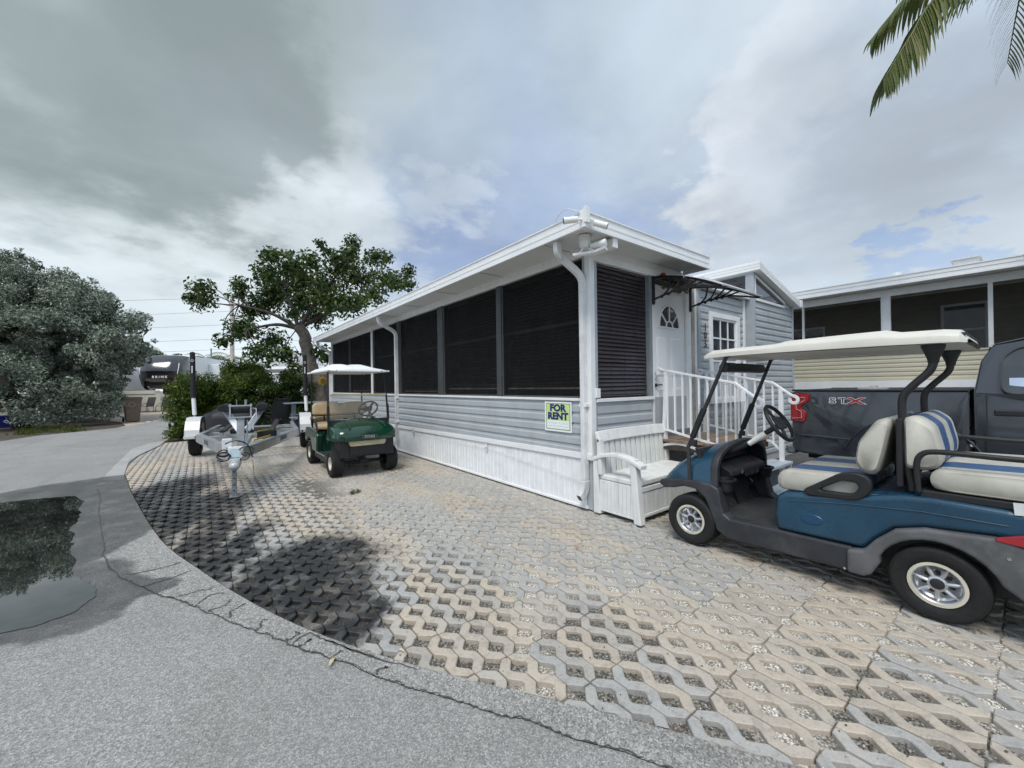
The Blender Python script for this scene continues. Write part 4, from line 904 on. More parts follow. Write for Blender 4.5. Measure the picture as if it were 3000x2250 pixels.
def wheel(parent, x, y, z, r, w, rim, side, style):
    o = bpy.data.objects.new('wheel', None); C.objects.link(o); o.parent = parent; o.location = (x,y,z)
    h = w/2
    pr = [(rim,-h*.72),(rim+.02,-h*.9),(r*.78,-h),(r*.90,-h*.97),(r*.972,-h*.84),(r*.985,-h*.66)]
    for k in range(5): u = -.60+1.2*k/4*1.0; pr += [(r,h*(u-.09)),(r,h*(u+.09)),(r-.006,h*(u+.12)),(r-.006,h*(u+.18))] if k < 4 else [(r,h*(u-.09)),(r,h*(u+.09))]
    pr += [(r*.985,h*.66),(r*.972,h*.84),(r*.90,h*.97),(r*.78,h),(rim+.02,h*.9),(rim,h*.72)]
    MB().lathe(pr, 40, 'y').build('tyre', m_tyre, o, 30)
    s = side
    rm = MB(); rm.lathe([(rim+.003,s*h*.74),(rim+.006,s*h*.86),(rim-.004,s*h*.88),(rim-.016,s*h*.78),(rim-.022,s*h*.5),(rim*.62,s*h*.34),(rim*.60,s*h*.30),(0,s*h*.30)], 36, 'y'); rm.build('rim', m_rimE if style == 'plain' else m_rimA, o, 30)
    if style == 'spoke':
        MB().lathe([(rim+.006,s*h*.80),(rim+.008,s*h*.90),(rim-.010,s*h*.905),(rim-.012,s*h*.84)], 36, 'y', closed=True).build('rim_edge', m_rimE, o, 30)
        for k in range(7):
            a = 2*math.pi*(k+.25)/7; c_, s_2 = math.cos(a), math.sin(a)
            MB().tube([(c_*rim*.30,s*h*.62,s_2*rim*.30),(c_*rim*.60,s*h*.66,s_2*rim*.60),(c_*rim*.86,s*h*.60,s_2*rim*.86)], [rim*.085,rim*.10,rim*.05], 6).build('spoke', m_rimA, o, 50)
            a += math.pi/7; MB().lathe([(0,s*h*.345),(rim*.11,s*h*.345)], 8, 'y', (math.cos(a)*rim*.50,0,math.sin(a)*rim*.50)).build('slot', m_black, o)
        MB().lathe([(rim*.40,s*h*.36),(rim*.37,s*h*.70),(rim*.27,s*h*.74),(rim*.26,s*h*.70)], 20, 'y').build('hub', m_rimA, o, 30)
        MB().lathe([(rim*.27,s*h*.71),(rim*.2,s*h*.75),(0,s*h*.76)], 16, 'y').build('hub_cap', m_black, o, 40)
    else:
        MB().lathe([(rim*.34,s*h*.30),(rim*.30,s*h*.55),(0,s*h*.58)], 16, 'y').build('hub', m_black, o, 30)
    return o
def cushion(name, parent, mat, rings, pipe=None, stripes=None):
    return MB().loft(rings).build(name, mat, parent, 60)
def rrect(y0, y1, z0, z1, r, x, n=4):       # rounded rectangle ring in a plane x = const
    out = []
    for cy, cz, a0 in ((y1-r,z1-r,0),(y0+r,z1-r,90),(y0+r,z0+r,180),(y1-r,z0+r,270)):
        for k in range(n+1): a = R(a0+90*k/n); out.append((x,cy+r*math.cos(a),cz+r*math.sin(a)))
    return out
def pad(name, parent, prof, y0, y1, bands, crown=.0):
    # upholstered pad: side profile polygon (x,z) swept across y in coloured bands [(frac0,frac1,mat)], ends pillowed
    cx = sum(p[0] for p in prof)/len(prof); cz = sum(p[1] for p in prof)/len(prof); objs = []
    for i, (a, b, mt) in enumerate(bands):
        ya = y0+(y1-y0)*a; yb = y0+(y1-y0)*b; rings = []
        st = [ya+(yb-ya)*k/6 for k in range(7)]
        for y in st:
            e0 = (y-y0)/(y1-y0); ed = min(e0,1-e0)*(y1-y0); k = 1-.18*max(0,1-ed/.035)**2.2 if ed < .035 else 1
            seam = min(abs(y-ya),abs(y-yb)); k2 = k-.010*(1 if seam < 1e-6 and 0 < e0 < 1 else 0)
            rings.append([(cx+(px-cx)*k2, y, cz+(pz-cz)*k2) for px,pz in prof])
        o = MB().loft(rings).build(name, mt, parent, 50); objs.append(o)
    return objs
def round_poly(poly, r, n=3):
    out = []; N_ = len(poly)
    for i in range(N_):
        p0 = Vector(poly[i-1]); p1 = Vector(poly[i]); p2 = Vector(poly[(i+1)%N_]); a = p1+(p0-p1).normalized()*min(r,(p0-p1).length*.45); b = p1+(p2-p1).normalized()*min(r,(p2-p1).length*.45)
        for k in range(n+1): t_ = k/n; q = a*(1-t_)**2+p1*2*t_*(1-t_)+b*t_*t_; out.append((q.x,q.y))
    return out
def steering(parent, c, tilt, r, mat):
    o = bpy.data.objects.new('steering_wheel', None); C.objects.link(o); o.parent = parent; o.location = c; o.rotation_euler = (0,R(tilt),0)
    MB().tube([(r*math.cos(a),r*math.sin(a),0) for a in np.linspace(0,2*math.pi,29)], .017, 8, False).build('wheel_ring', mat, o, 60)
    MB().box(-.06,.055,-.075,.075,-.012,.014).build('clipboard_hub', mat, o, bevel=.01)
    for a in (25,155,270): MB().bar((.04*math.cos(R(a)),.05*math.sin(R(a)),0),(r*math.cos(R(a)),r*math.sin(R(a)),0),.045,.014).build('spoke', mat, o, bevel=.004)
    return o
# ---- blue four-seat cart
bc = thing('golf_cart', 'blue four-seat golf cart with cream roof and blue striped white seats', 'golf cart', (.50,-2.06,0), R(90))
AX = .80; RR = .232
# lower side panel, floor and front fenders (one plastic moulding)
floor = MB(); floor.box(.02,.60,-.50,.50,.285,.315); floor.prism([(.60,.29),(.66,.29),(.86,.66),(.80,.66)], -.50, .50, 'y'); floor.build('floor_mat', m_floor, bc)
for s in (1,-1):
    y0, y1 = (.45,.575) if s > 0 else (-.575,-.45)
    # rocker + front cowl pillar: profile in x,z
    pf = [(-.40,.165),(.30,.150),(.46,.150),(.555,.20),(.60,.33),(.66,.47),(.74,.53),(.86,.535),(.97,.50),(1.06,.485),(1.12,.515),(1.115,.555),(1.05,.575),(.90,.60),(.74,.61),(.60,.60),(.535,.57),(.515,.45),(.49,.36),(.44,.325),(.10,.335),(-.02,.335),(-.40,.34)]
    MB().prism(pf, y0, y1, 'y').build('side_panel', m_fl2, bc, bevel=.018, seg=3)
    fp = [(.67,.64),(.62,.62),(.60,.45),(.66,.36),(.70,.40)]; 
    # rear flare arch
    o_ = arc(-.81,.20,.345,10,172,16); i_ = arc(-.81,.215,.268,168,14,14)
    fl_ = [(-1.60,.30),(-1.62,.47)]+[(-1.30,.53),(-1.06,.555)]+[(x,z) for x,z in o_ if x > -1.02]
    fl_ = [(-1.62,.45),(-1.30,.56),(-1.05,.60),(-.90,.585),(-.76,.575),(-.62,.53),(-.52,.43),(-.46,.345),(-.37,.325),(-.37,.165),(-.46,.165),(-.50,.19),(-.545,.28)]+[(x,z) for x,z in arc(-.81,.222,.285,22,158,12)]+[(-1.24,.20),(-1.34,.10),(-1.60,.06)]
    ya, yb = (.50,.602) if s > 0 else (-.602,-.50)
    MB().prism(fl_[::-1], ya, yb, 'y').build('rear_flare', m_flare, bc, bevel=.020, seg=3)
    sc_ = MB(); sy = yb+.001 if s > 0 else ya-.001
    for px_, pz_ in ((-1.10,.50),(-.36,.19)): sc_.lathe([(0,0),(.009,0),(.009,.004*s)],8,'y',(px_,sy,pz_))
    sc_.build('screw', m_chrome, bc)
# blue body: seat pod with wheel cut
pod = [(.08,.335),(.095,.45),(.085,.60),(.03,.645),(-.30,.69),(-.52,.735),(-.66,.765),(-.80,.775),(-1.10,.765),(-1.45,.72),(-1.58,.60),(-1.60,.47),(-1.30,.56),(-1.05,.60),(-.90,.585),(-.76,.575),(-.62,.53),(-.52,.43),(-.46,.345)]
MB().prism(pod[::-1], -.56, .56, 'y').build('seat_pod', m_blue, bc, bevel=.035, seg=4)
ln_ = MB(); ln_.tube([(.0,.5625,.585),(-.40,.5635,.645),(-.75,.5635,.675),(-1.10,.5625,.675)], .004, 5); ln_.build('body_line', m_blue, bc)
em = MB(); em.lathe([(0,.004),(.05,.004),(.055,0)],24,'y',(0,0,0)); e_ = em.build('oval_badge_mark', M('faded badge blue', (.008,.05,.11), .35, var=.1), bc); e_.location = (-.155,.5605,.475); e_.scale = (1.35,1,.72)
MB().box(-1.55,-.5,-.44,.44,.22,.50).box(-.45,.55,-.42,.42,.19,.28).build('chassis', m_blk, bc)
for y in (.46,-.46): MB().box(-1.16,-.46,y-.02,y+.02,.40,.56).build('wheel_well', m_blk, bc)
# front cowl: blue nose shell
rings = []
for x, zt3, zb, hw in ((1.12,.56,.50,.42),(1.09,.65,.50,.49),(1.0,.755,.52,.53),(.88,.84,.55,.548),(.76,.905,.57,.556),(.66,.94,.57,.558),(.605,.955,.57,.558)):
    ring = []
    for k in range(15):
        u = -1+2*k/14; yv = hw*math.copysign(1-(1-abs(u))**1.6, u) if False else hw*math.sin(u*math.pi/2); c_ = max(0,math.cos(u*math.pi/2)); ring.append((x+.0*c_, yv, zb+(zt3-zb)*(c_**.45)))
    rings.append(ring)
MB().loft(rings, closed=False, cap=False).build('front_cowl', m_blue, bc, 50)
# black hood rim and dashboard
hood = MB(); rr_ = []
for x, zt3, hw, zb in ((.612,.95,.556,.58),(.585,.968,.566,.57),(.548,.955,.560,.57)):
    rr_.append([(x, hw*math.sin(u*math.pi/2), zb+(zt3-zb)*(max(0,math.cos(u*math.pi/2))**.45)) for u in np.linspace(-1,1,17)])
hood.loft(rr_, closed=False, cap=False); in_ = [[(x+dx, y*.93, z-.035*(max(0,1-abs(y)/.6))**.3) for x,y,z in rr_[k]] for k,dx in ((2,0),(0,.06))]; hood.loft([rr_[2], in_[0], in_[1]], closed=False, cap=False)
hood.build('hood_rim', m_fl2, bc, 50)
MB().prism([(.70,.62),(.78,.90),(.74,.90),(.66,.62)], -.50, .50, 'y').build('dash_recess', m_black, bc)
dash = MB(); dash.prism([(.60,.60),(.50,.655),(.515,.70),(.64,.76),(.70,.76),(.70,.60)], -.40, .36, 'y'); db = dash.build('dashboard', m_blk, bc, bevel=.012)
MB().lathe([(.012,0),(.022,0),(.022,.006),(.012,.006)],14,'x',(.498,.16,.675)).build('key_switch', m_chrome, db); MB().bar((.545,-.02,.715),(.545,-.20,.715),.03,.003).build('warning_label', M('red label', (.35,.07,.04), .5), db)
for y in (.05,-.06,-.17): MB().box(.498,.506,y-.045,y+.045,.62,.66).build('dash_panel', m_black, db)
for y in (.44,-.42):
    MB().lathe([(.0,.54),(.062,.54),(.075,.62),(.092,.63),(.092,.645),(.070,.645),(.060,.57),(0,.565)], 20, 'z', (.53,y,0)).build('cup_holder', m_blk, bc, 40)
ped = MB(); ped.bar((.62,.20,.34),(.70,.20,.50),.06,.012); ped.bar((.635,.20,.44),(.70,.20,.56),.10,.02); ped.build('brake_pedal', m_fl2, bc, bevel=.004); MB().bar((.60,.0,.33),(.68,.0,.53),.035,.016).build('accelerator_pedal', m_blk, bc)
# seats
stripeF = [(0,.18,m_vinw),(.18,.40,m_vinb),(.40,.64,m_vinw),(.64,.88,m_vinb),(.88,1,m_vinw)]
seatp = round_poly([(.085,.655),(.10,.745),(.05,.815),(-.42,.835),(-.47,.79),(-.45,.70),(-.30,.665)], .04)
pad('seat_cushion', bc, seatp, -.52, .52, stripeF)
bk = round_poly([(-.445,.86),(-.40,.93),(-.42,1.08),(-.525,1.25),(-.585,1.262),(-.60,1.22),(-.555,1.0),(-.52,.86)], .035)
pad('backrest', bc, bk, -.52, -.02, [(0,.25,m_vinw),(.25,.75,m_vinb),(.75,1,m_vinw)]); pad('backrest', bc, bk, .02, .52, [(0,.5,m_vinw),(.5,1,m_vinw)])
rbk = round_poly([(-.70,.93),(-.66,.93),(-.655,1.27),(-.72,1.285),(-.80,1.22),(-.835,1.05),(-.83,.965),(-.78,.93)], .035)
pad('backrest', bc, rbk, -.50, .50, [(0,.12,m_vinw),(.12,.33,m_vinb),(.33,.55,m_vinw),(.55,.80,m_vinb),(.80,1,m_vinw)])
MB().prism([(-.62,.80),(-.655,.80),(-.655,1.27),(-.62,1.26)], -.50, .50, 'y').build('back_shell', m_blk, bc, bevel=.01)
rse = round_poly([(-.79,.83),(-.775,.90),(-.81,.955),(-1.20,.965),(-1.30,.93),(-1.31,.86),(-1.26,.815),(-.85,.815)], .045)
pad('seat_cushion', bc, rse, -.54, .54, [(0,.14,m_vinw),(.14,.36,m_vinb),(.36,.62,m_vinw),(.62,.86,m_vinb),(.86,1,m_vinw)])
MB().box(-1.32,-.74,-.54,.54,.765,.812).build('seat_tray', m_blk, bc, bevel=.008)
for y in (.545,-.545):
    s = 1 if y > 0 else -1
    # looped armrest on the front seat
    ou = round_poly([(-.115,.655),(-.10,.69),(-.33,.855),(-.42,.875),(-.50,.85),(-.515,.78),(-.47,.70),(-.40,.668)], .03); inn = round_poly([(-.21,.705),(-.215,.72),(-.345,.805),(-.43,.80),(-.44,.765),(-.40,.715)], .02)
    rg = MB(); n1, n2 = len(ou), len(inn)
    def resamp(P, n_):
        P = P[max(range(len(P)), key=lambda i:P[i][0]):]+P[:max(range(len(P)), key=lambda i:P[i][0])]; P = [Vector(p) for p in P]+[Vector(P[0])]
        ds = [0]
        for a1, b1 in zip(P, P[1:]): ds.append(ds[-1]+(b1-a1).length)
        out = []
        for k in range(n_):
            d_ = ds[-1]*k/n_; i = max(j for j in range(len(ds)) if ds[j] <= d_+1e-9); i = min(i,len(P)-2); out.append(P[i].lerp(P[i+1], (d_-ds[i])/max(1e-9,ds[i+1]-ds[i])))
        return out
    A_ = resamp(ou, 32); B_ = resamp(inn, 32); ya_, yb_ = y-.028, y+.028
    vs = [(p.x,ya_,p.y) for p in A_]+[(p.x,ya_,p.y) for p in B_]+[(p.x,yb_,p.y) for p in A_]+[(p.x,yb_,p.y) for p in B_]; fs = []
    for k in range(32):
        j = (k+1)%32; fs += [(k,j,32+j,32+k),(64+k,96+k,96+j,64+j),(k,64+k,64+j,j),(32+k,32+j,96+j,96+k)]
    rg.add(vs, fs); rg.build('armrest', m_blk, bc, 60, bevel=.012, seg=3)
    # rear grab rail
    r1 = smooth_path([(-.735,y,.80),(-.725,y,.95),(-.745,y,1.035),(-.82,y,1.065),(-1.05,y,1.06),(-1.28,y,1.055),(-1.36,y,1.02),(-1.38,y,.90),(-1.37,y,.80)], 5); MB().tube(r1, .017, 8).build('grab_rail', m_tube, bc, 60)
    # roof struts
    lo_ = [(.80,y*1.02,.555),(.812,y*1.02,.80),(.815,y*1.02,.93)]; MB().rtube(lo_, .030, .022, (0,1,0)).build('strut_bracket', m_fl2, bc, bevel=.004)
    MB().rtube([(.815,y*1.0,.92),(.785,y*.99,1.0),(.66,y*.96,1.30),(.48,y*.92,1.745),(.44,y*.92,1.775)], .030, .024, (0,1,0)).build('front_strut', m_tube, bc, bevel=.004)
    MB().rtube([(.782,y*.99,1.005),(.672,y*.965,1.285)], .046, .040, (0,1,0)).build('strut_sleeve', m_blk, bc, bevel=.006)
    r2 = smooth_path([(-.69,y*.83,.78),(-.655,y*.83,1.05),(-.65,y*.83,1.25),(-.652,y*.83,1.40),(-.70,y*.83,1.48),(-.78,y*.83,1.575),(-.80,y*.83,1.64),(-.80,y*.83,1.70)], 5); MB().tube(r2, .023, 10).build('rear_strut', m_tube, bc, 60)
    MB().lathe([(.026,1.63),(.030,1.66),(.058,1.735),(.058,1.75)], 14, 'z', (-.80,y*.83,0)).build('strut_cap', m_blk, bc, 40)
MB().tube([(-.72,-.45,.95),(-.72,.45,.95)], .014, 8).tube([(-1.37,-.545,.93),(-1.37,.545,.93)], .016, 8).build('cross_tube', m_tube, bc, 60)
MB().box(.50,.575,-.40,.40,1.625,1.70).tube([(.54,-.42,1.66),(.54,.42,1.66)], .045, 12).build('sound_bar', m_black, bc, bevel=.01); 
# folding windscreen, lower half
ws = MB(); ws.loft([[(.80-.12*u*.55,y,.955+.36*u) for u in (0,1)] for y in np.linspace(-.50,.50,9)], closed=False, cap=False)
t = NT('tinted acrylic'); t.put(t.b.inputs['Base Color'], (.30,.29,.26)); t.b.inputs['Roughness'].default_value = .08; t.b.inputs['Alpha'].default_value = .32; m_acr = t.m
ws.build('windscreen', m_acr, bc, 60)
for y in (.535,-.505): MB().box(.745,.80,y-.02,y+.02,.935,.985).build('windscreen_clip', m_black, bc, bevel=.006)
# roof: moulded shell with a raised crown and a lip
def rring(x, zt3, hw, zb):
    h = zt3-zb; half = [(1.0,0),(1.0,.42),(.985,.55),(.95,.66),(.88,.74),(.84,.90),(.74,.96),(.5,.99),(.25,1.0),(0,1.0)]
    return [(x,-hw*a,zb+h*b) for a,b in half]+[(x,hw*a,zb+h*b) for a,b in half[-2::-1]]
rf_ = MB(); top = []
for x, zt3, hw, zb in ((.695,1.772,.45,1.748),(.685,1.80,.49,1.745),(.62,1.828,.535,1.745),(.45,1.832,.545,1.754),(.30,1.837,.55,1.756),(.10,1.842,.55,1.757),(.02,1.860,.55,1.757),(-.36,1.872,.55,1.757),(-.57,1.876,.55,1.756),(-.65,1.854,.55,1.755),(-.85,1.850,.55,1.752),(-.92,1.84,.53,1.750),(-.95,1.78,.48,1.748)): top.append(rring(x,zt3,hw,zb))
rf_.loft(top, closed=False, cap=False); ro = rf_.build('roof', m_roofc, bc, 35)
MB().loft([[(x,y,1.750),(x,y+.0,1.748)] for x,y in ((0,0),(0,0))] if False else [[(.66,-.45,1.752),(.66,.45,1.752)],[(.45,-.535,1.752),(.45,.535,1.752)],[(-.86,-.535,1.750),(-.86,.535,1.750)],[(-.94,-.47,1.748),(-.94,.47,1.748)]], closed=False, cap=False).build('roof_liner', m_roofc, ro)
gr = MB()
for k in range(4): gr.box(-.947,-.90,-.40+.12*k,-.40+.12*k+.05,1.80,1.815); gr.box(-.947,-.90,.05+.12*k,.05+.12*k+.05,1.80,1.815)
gr.build('roof_grip', m_black, ro)
MB().tube([(.70,.25,.78),(.45,.255,.93),(.17,.25,1.135)], [.026,.024,.022], 10).build('steering_column', m_blk, bc, 50); MB().tube([(.40,.252,.962),(.26,.252,1.066)], .027, 10).build('column_tag', m_cam, bc, 50)
steering(bc, (.155,.25,1.165), -58, .165, m_blk)
tl = MB(); tl.loft([[(-1.05,.605,.585),(-1.05,.60,.61),(-1.05,.58,.60)],[(-1.20,.615,.575),(-1.20,.605,.66),(-1.20,.57,.66)],[(-1.42,.605,.54),(-1.42,.60,.68),(-1.42,.56,.68)],[(-1.60,.54,.50),(-1.60,.54,.66),(-1.60,.50,.66)]]); tl.build('tail_light', m_redl, bc, 60, bevel=.006)
tl2 = MB(); tl2.v = [(x,-y,z) for x,y,z in tl.v]; tl2.f = tl.f; tl2.build('tail_light', m_redl, bc, 60, bevel=.006)
stk = MB().box(-1.25,-1.17,.5605,.5625,.665,.735); so2 = stk.build('registration_sticker', M('white sticker', (.6,.62,.6), .6, var=.15), bc); so2.rotation_euler = (0,R(4),0)
for k in range(4): MB().box(-1.245+.018*k,-1.234+.018*k,.563,.564,.70,.722).build('sticker_print', m_ink, bc)
MB().box(-1.32,-1.22,.543,.56,.755,.785).build('hinge_plate', m_chrome, bc, bevel=.004)
for x, sd_ in ((.80,'f'),(-.81,'r')):
    for y, s in ((.475,1),(-.475,-1)): wheel(bc, x, y, RR, RR, .215, .128, s, 'spoke')
MB().tube([(.80,-.42,.23),(.80,.42,.23)], .025, 8).tube([(-.81,-.42,.23),(-.81,.42,.23)], .035, 8).build('axle', m_blk, bc)
# ---- green two-seat cart
m_green = M('glossy dark green paint', (.005,.040,.021), .16, var=.1, vscale=3, coat=.5)
m_tan = M('tan vinyl', (.43,.325,.185), .45, var=.1, vscale=6, bump=.1, bscale=14)
m_roofw = M('white canopy', (.82,.83,.83), .45, var=.04)
m_beige = M('beige bumper bar', (.50,.45,.30), .4, var=.2, vscale=9)
gc = thing('golf_cart', 'dark green two-seat golf cart with white roof and tan seats', 'golf cart', (-1.455,4.90,0), R(-90))
rings = []
for x, zt3, zb, hw in ((1.19,.70,.625,.40),(1.175,.76,.622,.485),(1.10,.84,.62,.525),(.95,.905,.62,.545),(.76,.95,.62,.55),(.62,.965,.62,.54)):
    rings.append([(x-(.06*(abs(u)**3)), hw*math.sin(u*math.pi/2)/math.sin(math.pi/2), zb+(zt3-zb)*(max(0,math.cos(u*math.pi/2))**.36)) for u in np.linspace(-1,1,19)])
fc = MB(); fc.loft(rings, closed=False, cap=False); fco = fc.build('front_cowl', m_green, gc, 50)
MB().prism([(1.20,.615),(1.20,.70),(1.10,.70),(1.10,.615)], -.40, .40, 'y').build('cowl_lip', m_green, fco, bevel=.02)
for y0 in (-.30,.30): MB().tube(smooth_path([(1.13,y0,.835),(1.0,y0*.97,.895),(.85,y0*.95,.925),(.70,y0*.93,.95)],4), .012, 8).build('cowl_crease', m_green, fco, 60)
MB().box(.62,1.10,-.46,.46,.34,.62).build('front_well', m_blk, gc)
MB().box(1.00,1.135,-.30,.30,.36,.56).build('front_valance', m_blk, gc, bevel=.02)
MB().prism(round_poly([(-.30,.53),(.28,.53),(.31,.61),(-.33,.61)],.02), 1.10, 1.155, 'x').build('bumper_bar', m_beige, gc, bevel=.015, seg=3)
bd = MB().box(1.205,1.218,-.135,.135,.655,.712).build('name_badge', m_blk, gc, bevel=.004); 
MB().box(1.216,1.2195,-.128,.128,.661,.664).box(1.216,1.2195,-.128,.128,.703,.706).box(1.216,1.2195,-.128,-.125,.664,.703).box(1.216,1.2195,.125,.128,.664,.703).build('badge_border', m_chrome, bd)
text('badge_lettering', 'EZGO', .048, m_chrome, bd, (1.2195,0,.684), (R(90),0,R(90)), .0016, .0012, sx=1.35)
nb = text('faded_number', '15', .075, M('faded number', (.022,.060,.048), .4), gc, (1.1905,0,.765), (R(73),0,R(90)), .002, .001)
nb.location = (1.186,.0,.775)
for s in (1,-1):
    y0, y1 = (.44,.56) if s > 0 else (-.56,-.44)
    MB().prism([(-.30,.22),(.58,.20),(.60,.26),(.56,.31),(-.30,.31)], y0, y1, 'y').build('rocker_panel', m_fl2, gc, bevel=.012); MB().box(-.2,.5,y1-.02 if s > 0 else y0,y1 if s > 0 else y0+.02,.305,.325).build('rocker_trim', m_chrome, gc)
    bp = [(-.20,.30),(-.12,.60),(-.20,.70),(-.60,.72),(-1.15,.72),(-1.22,.62),(-1.20,.48),(-1.12,.44)]+arc(-.84,.24,.29,30,150,8)[::1]
    bp = [(-.18,.30),(-.12,.62),(-.20,.70),(-.60,.735),(-1.15,.72),(-1.22,.60),(-1.20,.44)]+[(x,z) for x,z in arc(-.84,.26,.29,145,35,8)]+[(-.52,.30)]
    MB().prism(bp, y0, y1, 'y').build('side_body', m_green, gc, bevel=.025, seg=3)
    MB().rtube([(.66,s*.535,.56),(.655,s*.53,.92),(.60,s*.52,1.40),(.545,s*.505,1.80)], .032, .028, (0,1,0)).build('front_strut', m_tube, gc, bevel=.005)
    MB().rtube([(.658,s*.532,.92),(.638,s*.527,1.20)], .042, .038, (0,1,0)).build('strut_sleeve', m_blk, gc, bevel=.005)
    MB().rtube(smooth_path([(-.80,s*.50,.72),(-.83,s*.50,1.2),(-.80,s*.50,1.82)],3), .032, .028, (0,1,0)).build('rear_strut', m_tube, gc, bevel=.005)
    MB().tube(smooth_path([(-.16,s*.53,.70),(-.24,s*.555,.88),(-.42,s*.56,.92),(-.58,s*.55,.90),(-.66,s*.53,.80)],4), .020, 8).build('hip_restraint', m_blk, gc, 60)
MB().box(-1.18,-.18,-.44,.44,.25,.70).build('seat_box', m_green, gc, bevel=.02); MB().box(-.2,.64,-.47,.47,.27,.30).prism([(.56,.30),(.62,.30),(.72,.62),(.66,.62)], -.47, .47, 'y').build('floor_mat', m_floor, gc)
pad('seat_cushion', gc, round_poly([(-.10,.72),(-.09,.80),(-.14,.84),(-.60,.85),(-.63,.76),(-.55,.71)], .04), -.53, .53, [(0,1,m_tan)])
bb = MB(); bz0 = []
for y in np.linspace(-.53,.53,25):
    d = abs(y); top3 = 1.235-.055*math.exp(-(y/.07)**2)-(.05*max(0,(d-.46)/.07)**2); bz0.append([(-.60,y,.97+.03*max(0,(d-.47)/.06)**2),(-.545,y,1.0),(-.585,y,top3-.03),(-.625,y,top3),(-.67,y,top3-.03),(-.665,y,1.0)])
bb.loft(bz0); bb.build('backrest', m_tan, gc, 60, bevel=.012); MB().box(-.72,-.66,-.50,.50,.95,1.20).build('back_shell', m_blk, gc, bevel=.02)
MB().tube([(-.66,-.3,.72),(-.68,-.3,1.0)], .016, 8).tube([(-.66,.3,.72),(-.68,.3,1.0)], .016, 8).build('back_support', m_tube, gc); MB().box(-1.12,-.72,-.45,.45,.70,.78).build('bag_well', m_blk, gc, bevel=.02)
pad('rear_cushion', gc, round_poly([(-.72,.86),(-.72,.93),(-1.05,.94),(-1.06,.86)], .03), -.50, .50, [(0,1,m_tan)])
rf2 = MB(); top = []
for x, zt3, hw in ((.70,1.835,.48),(.69,1.862,.53),(.60,1.895,.545),(.40,1.925,.55),(.10,1.965,.55),(-.35,1.985,.55),(-.75,1.965,.55),(-.92,1.92,.54),(-.98,1.86,.50)):
    top.append([(x, hw*u, 1.832+(zt3-1.832)*(1-abs(u)**3.2)*(1-.10*math.cos(u*9)*(1 if abs(u) < .8 else 0))) for u in np.linspace(-1,1,23)])
rf2.loft(top, closed=False, cap=False); r2o = rf2.build('roof', m_roofw, gc, 40)
MB().rtube([(.70,-.50,1.825),(.70,.50,1.825)], .02, .03).rtube([(.70,-.545,1.825),(-.97,-.545,1.825)], .02,.03).rtube([(.70,.545,1.825),(-.97,.545,1.825)], .02, .03).build('roof_rim', m_roofw, r2o, bevel=.006)
MB().box(-.96,.69,-.53,.53,1.812,1.818).build('roof_liner', m_roofc, r2o)
for s in (1,-1): MB().lathe([(0,0),(.012,0),(.012,.006)],10,'x',(.711,s*.40,1.828)).build('roof_bolt', m_chrome, r2o)
wsg = MB(); wsg.loft([[(.665-.045*u,y,.955+.43*u) for u in (0,1)] for y in np.linspace(-.50,.50,5)], closed=False, cap=False); t = NT('clear acrylic'); t.put(t.b.inputs['Base Color'], (.55,.54,.5)); t.b.inputs['Roughness'].default_value = .05; t.b.inputs['Alpha'].default_value = .16; wo = wsg.build('windscreen', t.m, gc, 60)
MB().rtube([(.617,-.51,1.39),(.617,.51,1.39)], .02, .03).build('windscreen_edge', M('amber acrylic edge', (.42,.37,.22), .3), wo)
for s in (.25,-.25): MB().box(.67,.685,s-.035,s+.035,.965,.985).build('windscreen_clip', m_black, wo)
MB().tube([(.66,.26,.80),(.42,.26,1.03),(.36,.26,1.10)], .022, 10).build('steering_column', m_blk, gc, 50); steering(gc, (.345,.26,1.115), -52, .175, m_blk)
MB().prism([(.56,.62),(.54,.86),(.62,.95),(.66,.95),(.66,.62)], -.52, .52, 'y').build('dashboard', m_blk, gc, bevel=.02)
for x in (.83,-.84):
    for y, s in ((.465,1),(-.465,-1)): wheel(gc, x, y, .228, .228, .205, .108, s, 'plain')
MB().tube([(.83,-.40,.21),(.83,.40,.21)], .03, 8).box(.78,.88,-.06,.06,.17,.26).tube([(-.84,-.40,.22),(-.84,.40,.22)], .04, 8).build('axle', m_blk, gc)
